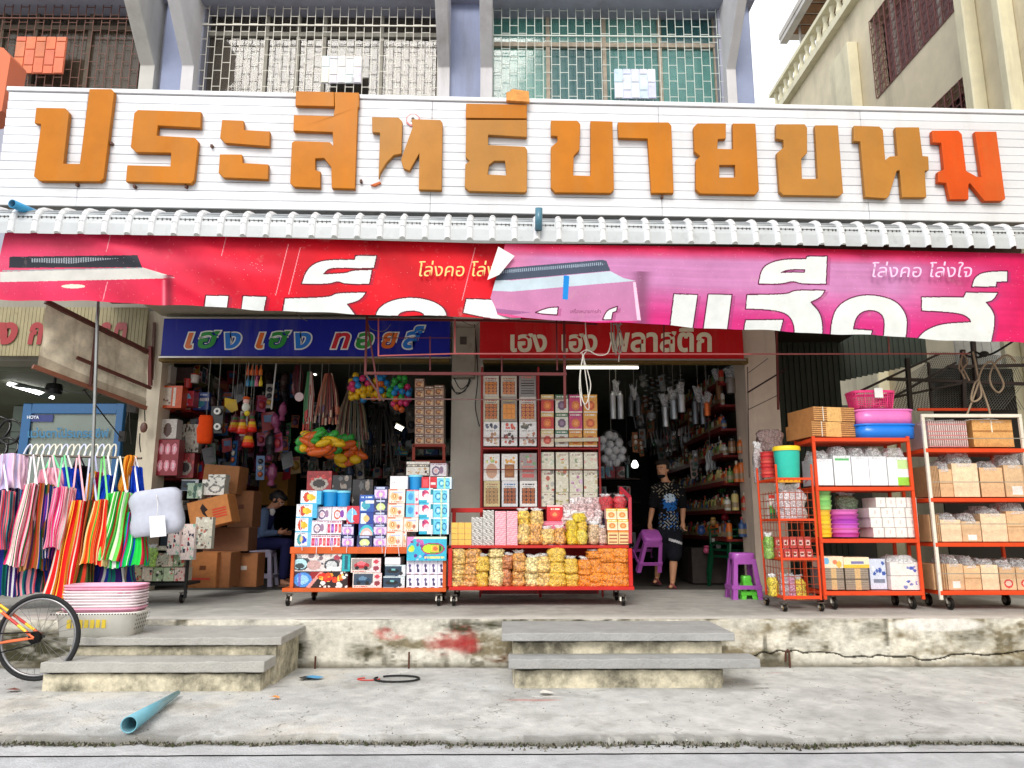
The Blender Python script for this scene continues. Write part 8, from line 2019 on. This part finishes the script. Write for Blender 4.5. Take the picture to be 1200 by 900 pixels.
# man carrying a stool
YM=10.6
man=thing("person","young man in a black printed shirt and dark shorts walking out with a purple stool","person",(P(783,683,YM).x,YM,ZP-.012))
o_=Vector(man.location)
def L_(px,py,dy=0):return P(px,py,YM+dy)-o_
skin=(214,158,122)
hd=L_(776.5,550);neck=L_(780,565);chest=L_(782,583);belly=L_(783,603);pel=L_(784,620)
shL,shR=L_(768,573),L_(797,573);elL,elR=L_(764.5,595,.02),L_(800.5,595,.03);wrL,wrR=L_(761.5,612,-.08),L_(800,611,-.06)
hipL,hipR=L_(777,626),L_(790,626);knL,knR=L_(773,652,.14),L_(789.5,651,-.02);anL,anR=L_(770,676,.32),L_(788,677,.0)
anL.z=.13;anR.z=.085
up_=Vector((0,0,1));fw=Vector((-.66,-.75,-.02))
b=MB();limb(b,[hd-Vector((0,0,.06)),neck,chest],[.052,.055,.06]);M=head(b,hd,.115,fw,Vector((0,0,1)))
limb(b,[neck-Vector((0,0,.02)),chest,belly,pel],[.07,.125,.115,.125],14);limb(b,[shL,neck-Vector((0,0,.03)),shR],[.055,.07,.055])
for(a,e,w_,dd,sd_,cu,th) in((shL,elL,wrL,Vector((-.05,-.15,-1)),Vector((.35,-.9,0)),.95,1),(shR,elR,wrR,Vector((.02,-.2,-1)),Vector((-.5,-.85,0)),.45,1)):
 limb(b,[a,(a+e)/2,e,(e+w_)/2,w_],[.054,.047,.040,.038,.027]);hand(b,w_,dd,sd_,cu,1.0,th)
for(h,k,an) in((hipL,knL,anL),(hipR,knR,anR)):
 limb(b,[h,(h+k)/2,k,k.lerp(an,.35),an],[.09,.078,.056,.057,.037])
 ft=Vector((-.06,-.14,0));limb(b,[an+Vector((0,.02,-.05)),an+Vector((0,0,-.055))+ft*.5,an+Vector((0,0,-.062))+ft],[.035,.033,.024])
remesh(b,"body",M_SKIN,.0085,lambda c:np.tile(lin(skin),(len(c),1))*(1-.0*c[:,:1]),man,2)
face_bits(man,hd,M,None)
hair=MB();
for(x,y,z,r,sc) in((0,-.03,.055,.1,(.9,.98,.72)),(0,.03,.095,.07,(1.05,.95,.5)),(0,-.06,.0,.085,(.95,.6,.9)),(.045,.04,.09,.045,(1,1.1,.7)),(-.05,.03,.09,.045,(1,1.2,.7)),(0,.07,.085,.04,(1.7,.9,.7)),(.07,-.01,.03,.045,(.6,1.1,1.2)),(-.07,-.01,.03,.045,(.6,1.1,1.2))):
 t_=MB();t_.ball((0,0,0),1,10,8);hair.add([hd+M@Vector((x+v[0]*r*sc[0],y+v[1]*r*sc[1],z+v[2]*r*sc[2])) for v in t_.v],t_.f)
hr=random.Random(3)
for i in range(60):
 a=hr.uniform(0,6.28);e=hr.uniform(.2,1.3);d=Vector((math.cos(a)*math.cos(e)*.095,math.sin(a)*math.cos(e)*.10-.02,math.sin(e)*.075+.06));hair.bar(hd+M@d,hd+M@(d*1.10+Vector((0,.02,.006))),.02)
remesh(hair,"hair",M_HAIR,.008,lambda c:np.tile(lin((44,36,33)),(len(c),1)),man,1)
mk=MB(rgb(30,30,34));t_=MB();t_.ball((0,0,0),1,10,8);mk.add([hd+M@Vector((v[0]*.062,.045+v[1]*.055,-.096+v[2]*.028)) for v in t_.v],t_.f,None,True);mk.build("face_mask",M_CLOTH,man)
sh=MB();limb(sh,[neck-Vector((0,0,.045)),chest,belly,pel+Vector((0,0,.0))],[.075,.15,.145,.15],16);limb(sh,[shL,neck-Vector((0,0,.055)),shR],[.072,.085,.072])
for(a,e) in((shL,elL),(shR,elR)):limb(sh,[a,a.lerp(e,.4),a.lerp(e,.82)],[.07,.068,.07])
def shirtc(c):
 n=len(c);out=np.tile(lin((22,22,26)),(n,1));r=np.sin(c[:,0]*70+np.sin(c[:,2]*50)*2)*np.sin(c[:,2]*64+np.sin(c[:,0]*40)*2)
 fr=c[:,1]<chest.y
 up=fr&(c[:,2]>chest.z+.0)&(r>.62);out[up]=lin((150,140,120));lo=fr&(c[:,2]<belly.z+.06)&(r>.5);out[lo]=lin((150,156,160));lo2=fr&(c[:,2]<belly.z+.03)&(r<-.6);out[lo2]=lin((60,120,200))
 p=L_(783,588);e=((c[:,0]-p.x)/.115)**2+((c[:,2]-p.z)/.135)**2+.45*r;m=fr&(e<.85)&(c[:,2]<p.z+.09);out[m]=lin((40,110,190))
 e2=((c[:,0]-p.x+.01)/.085)**2+((c[:,2]-p.z-.05)/.06)**2+.5*r;m2=fr&(e2<.9);out[m2]=lin((200,220,236));m3=fr&(e<.8)&(r>.5);out[m3]=lin((20,30,60));return out
remesh(sh,"shirt",M_CLOTH,.009,shirtc,man,3)
st_=MB();limb(st_,[pel+Vector((0,0,.02)),(hipL+hipR)/2],[.15,.145],14)
for(h,k) in((hipL,knL),(hipR,knR)):limb(st_,[h,h.lerp(k,.5),h.lerp(k,.92)],[.12,.115,.115],12)
def shc(c):
 out=np.tile(lin((28,30,38)),(len(c),1));p=L_(789,634);m=(np.abs(c[:,2]-p.z-(c[:,0]-p.x)*-.3)<.018)&(c[:,1]<0.02)&(c[:,0]>p.x-.09);out[m]=lin((214,216,220));q=L_(777,625);m=near(c*np.array([1,.3,1]),(q.x,q.y*.3,q.z),.03)&(c[:,1]<0);out[m]=lin((190,196,206));return out
remesh(st_,"shorts",M_CLOTH,.009,shc,man,3)
for an in(anL,anR):
 z=an.z-.075;s_=MB(rgb(90,40,46));cx_,cy_=an.x-.025,an.y-.06;s_.prism([[(cx_+.05*math.cos(a)-.03*math.sin(a),cy_+.15*math.sin(a),z-.022) for a in np.linspace(0,6.28,15)[:-1]]],(0,0,.02));s_.tube([(cx_-.05,cy_-.04,z),(cx_-.02,cy_-.06,z+.05),(cx_+.045,cy_-.03,z)],.012,6,rgb(150,70,80));s_.build("sandal",M_RUBBER,man)
hp=wrL+Vector((0,-.03,-.09))+o_
Rs=Matrix.Rotation(math.radians(8),3,'Z')@Matrix.Rotation(math.radians(34),3,'X')
stool("purple plastic stool carried by the young man in the doorway",hp-Rs@Vector((.02,.12,.52)),.36,.34,.52,rgb(186,96,190),Rs.to_euler())
# woman seated, bent over a phone
YW_=gC.y+.2
wom=thing("person","woman in a blue grey cardigan sitting on a stool, looking down at a phone","person",(gC.x,YW_,ZP))
ow=Vector(wom.location)
def W_(px,py,dy=0):return P(px,py,YW_+dy)-ow
hd=W_(326,586);neck=W_(318,596);chest=W_(311,606);belly=W_(304,624);pel=W_(302,637)
sA,sB=W_(310,601,-.15),W_(314,601,.15);eA,eB=W_(308,625,-.19),W_(318,625,.17);wA,wB=W_(325,624,-.1),W_(331,625,.05)
kA,kB=W_(336,637,-.1),W_(338,637,.12);aA,aB=W_(331,685,-.12),W_(336,684,.12);aA.z=aB.z=.08;pel.z=max(pel.z,.47)
fw=Vector((.72,-.25,-.62)).normalized();upv=Vector((.62,-.12,.76))
b=MB();M=head(b,hd,.108,fw,upv);limb(b,[hd-fw*.01-upv*.06,neck,chest],[.048,.048,.06]);limb(b,[neck,chest,belly,pel],[.06,.11,.11,.14],14)
for(s_,e,w_,cu) in((sA,eA,wA,.5),(sB,eB,wB,.5)):
 limb(b,[s_,(s_+e)/2,e,(e+w_)/2,w_],[.045,.042,.036,.034,.025]);hand(b,w_,Vector((1,.05,.06)),Vector((0,-.3 if w_ is wA else .3,1)),cu,.92,1)
for(k,an) in((kA,aA),(kB,aB)):limb(b,[pel+Vector((0,-.08 if k is kA else .08,0)),k,k.lerp(an,.4),an],[.09,.062,.055,.036]);limb(b,[an-Vector((0,0,.03)),an+Vector((.15,-.02,-.055))],[.036,.024])
remesh(b,"body",M_SKIN,.0085,lambda c:np.tile(lin((186,130,100)),(len(c),1)),wom,2);face_bits(wom,hd,M,None)
hair=MB()
for(x,y,z,r,sc) in((0,-.035,.04,.11,(.9,.95,.85)),(0,.03,.08,.075,(1.05,1,.6)),(0,-.1,-.02,.06,(1,1,1)),(.055,-.01,.0,.05,(.6,1.2,1.2)),(-.055,-.01,.0,.05,(.6,1.2,1.2))):
 t_=MB();t_.ball((0,0,0),1,10,8);hair.add([hd+M@Vector((x+v[0]*r*sc[0],y+v[1]*r*sc[1],z+v[2]*r*sc[2])) for v in t_.v],t_.f)
remesh(hair,"hair",M_HAIR,.008,lambda c:np.tile(lin((22,18,18)),(len(c),1)),wom,2)
cd=MB();limb(cd,[neck-Vector((0,0,.03)),chest,belly,pel+Vector((0,0,.02))],[.07,.135,.135,.155],16);limb(cd,[sA,chest+Vector((0,0,.05)),sB],[.065,.09,.065])
for(s_,e,w_) in((sA,eA,wA),(sB,eB,wB)):limb(cd,[s_,(s_+e)/2,e,e.lerp(w_,.85)],[.066,.06,.052,.042])
def cdc(c):
 out=np.tile(lin((96,116,150)),(len(c),1));q=chest+Vector((.09,-.06,0));m=(c[:,0]>chest.x+.03+(chest.z-c[:,2])*.3-.06)&(c[:,1]<.1)&(np.abs(c[:,2]-chest.z+.05)<.16)&(c[:,0]<chest.x+.2)&(np.abs(c[:,1]+.02)<.11);out[m]=lin((34,40,84));n_=near(c,neck+Vector((.03,-.05,-.05)),.05);out[n_]=lin((226,224,220));return out
remesh(cd,"cardigan",M_CLOTH,.009,cdc,wom,3)
tr=MB();limb(tr,[pel,pel+Vector((.04,0,0))],[.158,.15],14)
for(k,an,s_) in((kA,aA,-.08),(kB,aB,.08)):limb(tr,[pel+Vector((.02,s_,0)),k,k.lerp(an,.5),k.lerp(an,.88)],[.105,.078,.07,.06],12)
remesh(tr,"trousers",M_CLOTH,.009,lambda c:np.tile(lin((30,32,74)),(len(c),1)),wom,3)
for an in(aA,aB):s_=MB(rgb(120,90,76));s_.box(an.x-.05,an.x+.19,an.y-.045,an.y+.045,.0,.02);s_.tube([(an.x+.08,an.y-.045,.02),(an.x+.09,an.y,.07),(an.x+.08,an.y+.045,.02)],.012,6);s_.build("sandal",M_RUBBER,wom)
pc_=(wA+wB)/2+Vector((.13,0,.02));ph_=MB(rgb(20,20,24));ph_.hexa([pc_+Vector(v) for v in((-.04,-.036,-.004),(-.04,.036,-.004),(-.04,.036,.005),(-.04,-.036,.005))],[pc_+Vector(v) for v in((.1,-.036,.03),(.1,.036,.03),(.1,.036,.039),(.1,-.036,.039))])
o=ph_.build("phone",M_PLASTIC);o.location=ow;tag(o,"dark mobile phone held by the seated woman","phone")
# bicycle at the left edge
YBk=6.12
c=P(45,746.5,YBk);Rw=(P(45,698,YBk)-c).z
bk_=thing("bicycle","orange and yellow framed bicycle cut off by the left edge of the picture","bicycle",(c.x,YBk,0));mt=Matrix.Translation(-Vector(bk_.location))
def bp(mb,nm,m):o=mb.build(nm,m);o.parent=bk_;o.matrix_parent_inverse=mt;return o
def wheel_(c):
 mb=MB(rgb(24,24,26));mb.tube([c+Vector((Rw*math.cos(a),0,Rw*math.sin(a))) for a in np.linspace(0,2*math.pi,49)[:-1]],.016,8,closed=True);ty=bp(mb,"tyre",M_RUBBER)
 mb=MB(rgb(150,150,152));mb.tube([c+Vector(((Rw-.025)*math.cos(a),0,(Rw-.025)*math.sin(a))) for a in np.linspace(0,2*math.pi,49)[:-1]],.011,6,closed=True);bp(mb,"rim",M_METAL)
 mb=MB(rgb(130,130,130))
 for k in range(28):a=k*2*math.pi/28;a2=a+(.35 if k%2 else-.35);mb.tube([c+Vector((.03*math.cos(a2),.025*(-1)**k,.03*math.sin(a2))),c+Vector(((Rw-.03)*math.cos(a),0,(Rw-.03)*math.sin(a)))],.0016,3,caps=False)
 o=bp(mb,"spokes",M_METAL);mb=MB(rgb(30,30,30));mb.lathe([(0,-.05),(.022,-.05),(.022,.05),(0,.05)],c,12,axis='Y');bp(mb,"hub",M_METAL)
bc=c+Vector((-1.04,0,0));wheel_(c);wheel_(bc)
fo=rgb(232,104,22)
bbx=c+Vector((-.42,0,-.06));sttop=c+Vector((-.56,0,.42));hdt=bc+Vector((.18,0,.40));hdb=bc+Vector((.2,0,.28));sst=c+Vector((-.56,0,.32))
for nm,pts,r,col in(("top_tube",[sttop,hdt],.015,fo),("down_tube",[bbx,hdb],.019,fo),("seat_tube",[bbx,sttop+Vector((-.02,0,.08))],.016,fo),("head_tube",[hdb,hdt+Vector((-.01,0,.04))],.02,fo)):bp(MB(col).tube(pts,r,8),nm,M_PLASTIC)
for s_ in(-1,1):
 q=Vector((0,s_*.055,0));seg=8;mb=MB();cs_=[rgb(236,90,20),rgb(246,200,30),rgb(200,30,24)]
 P0=c+q;P1=sst+q*.4+Vector((.0,0,.06))
 for k in range(seg):mb.tube([P0.lerp(P1,k/seg),P0.lerp(P1,(k+1)/seg)],.011,6,cs_[k%3])
 bp(mb,"seat_stay",M_PLASTIC);bp(MB(rgb(226,110,60)).tube([c+q,bbx+q*.5],.010,6),"chain_stay",M_PLASTIC)
 bp(MB(rgb(200,120,60)).tube([bc+q,hdb],.011,6),"fork_blade",M_PLASTIC)
mb=MB(rgb(24,24,24));mb.lathe([(0,-.06),(.045,-.06),(.05,-.035),(.035,-.03),(.02,.06)],c,14,axis='Y');bp(mb,"cassette",M_METAL)
mb=MB(rgb(40,40,42));mb.lathe([(.085,-.075),(.095,-.075),(.095,-.07),(.085,-.07)],bbx,24,axis='Y');bp(mb,"chainring",M_METAL)
bp(MB(rgb(30,30,30)).tube([c+Vector((0,-.07,.045)),bbx+Vector((0,-.073,.09))],.005,4),"chain",M_METAL);bp(MB(rgb(30,30,30)).tube([c+Vector((0,-.07,-.045)),bbx+Vector((0,-.073,-.09))],.005,4),"chain",M_METAL)
sd_=MB(rgb(30,28,28));t_=MB();t_.ball((0,0,0),1,12,8);sd_.add([sttop+Vector((-.04+v[0]*.14,v[1]*.07*(1+v[0]*.5),.14+v[2]*.03)) for v in t_.v],t_.f,None,True);bp(sd_,"saddle",M_RUBBER)
bp(MB(rgb(60,60,60)).tube([hdt,hdt+Vector((-.02,0,.14)),hdt+Vector((-.06,-.26,.14))],.012,6),"handlebar",M_METAL);bp(MB(rgb(60,60,60)).tube([hdt+Vector((-.02,0,.14)),hdt+Vector((-.06,.26,.14))],.012,6),"handlebar",M_METAL)
bp(MB(rgb(70,66,62)).tube([bbx+Vector((0,-.08,0)),bbx+Vector((.1,-.09,-.13))],.011,6),"crank",M_METAL)
_by={}
for o in COL.objects:
 if o.parent is None and o.get('label') and o.get('group'):_by.setdefault(o['label'],[]).append(o)
for L in _by.values():
 if len(L)>1:
  for i,o in enumerate(sorted(L,key=lambda q:q.location.x/q.location.y if q.location.y else 0)):o['label']=o['label']+", %s from left"%nth(i)
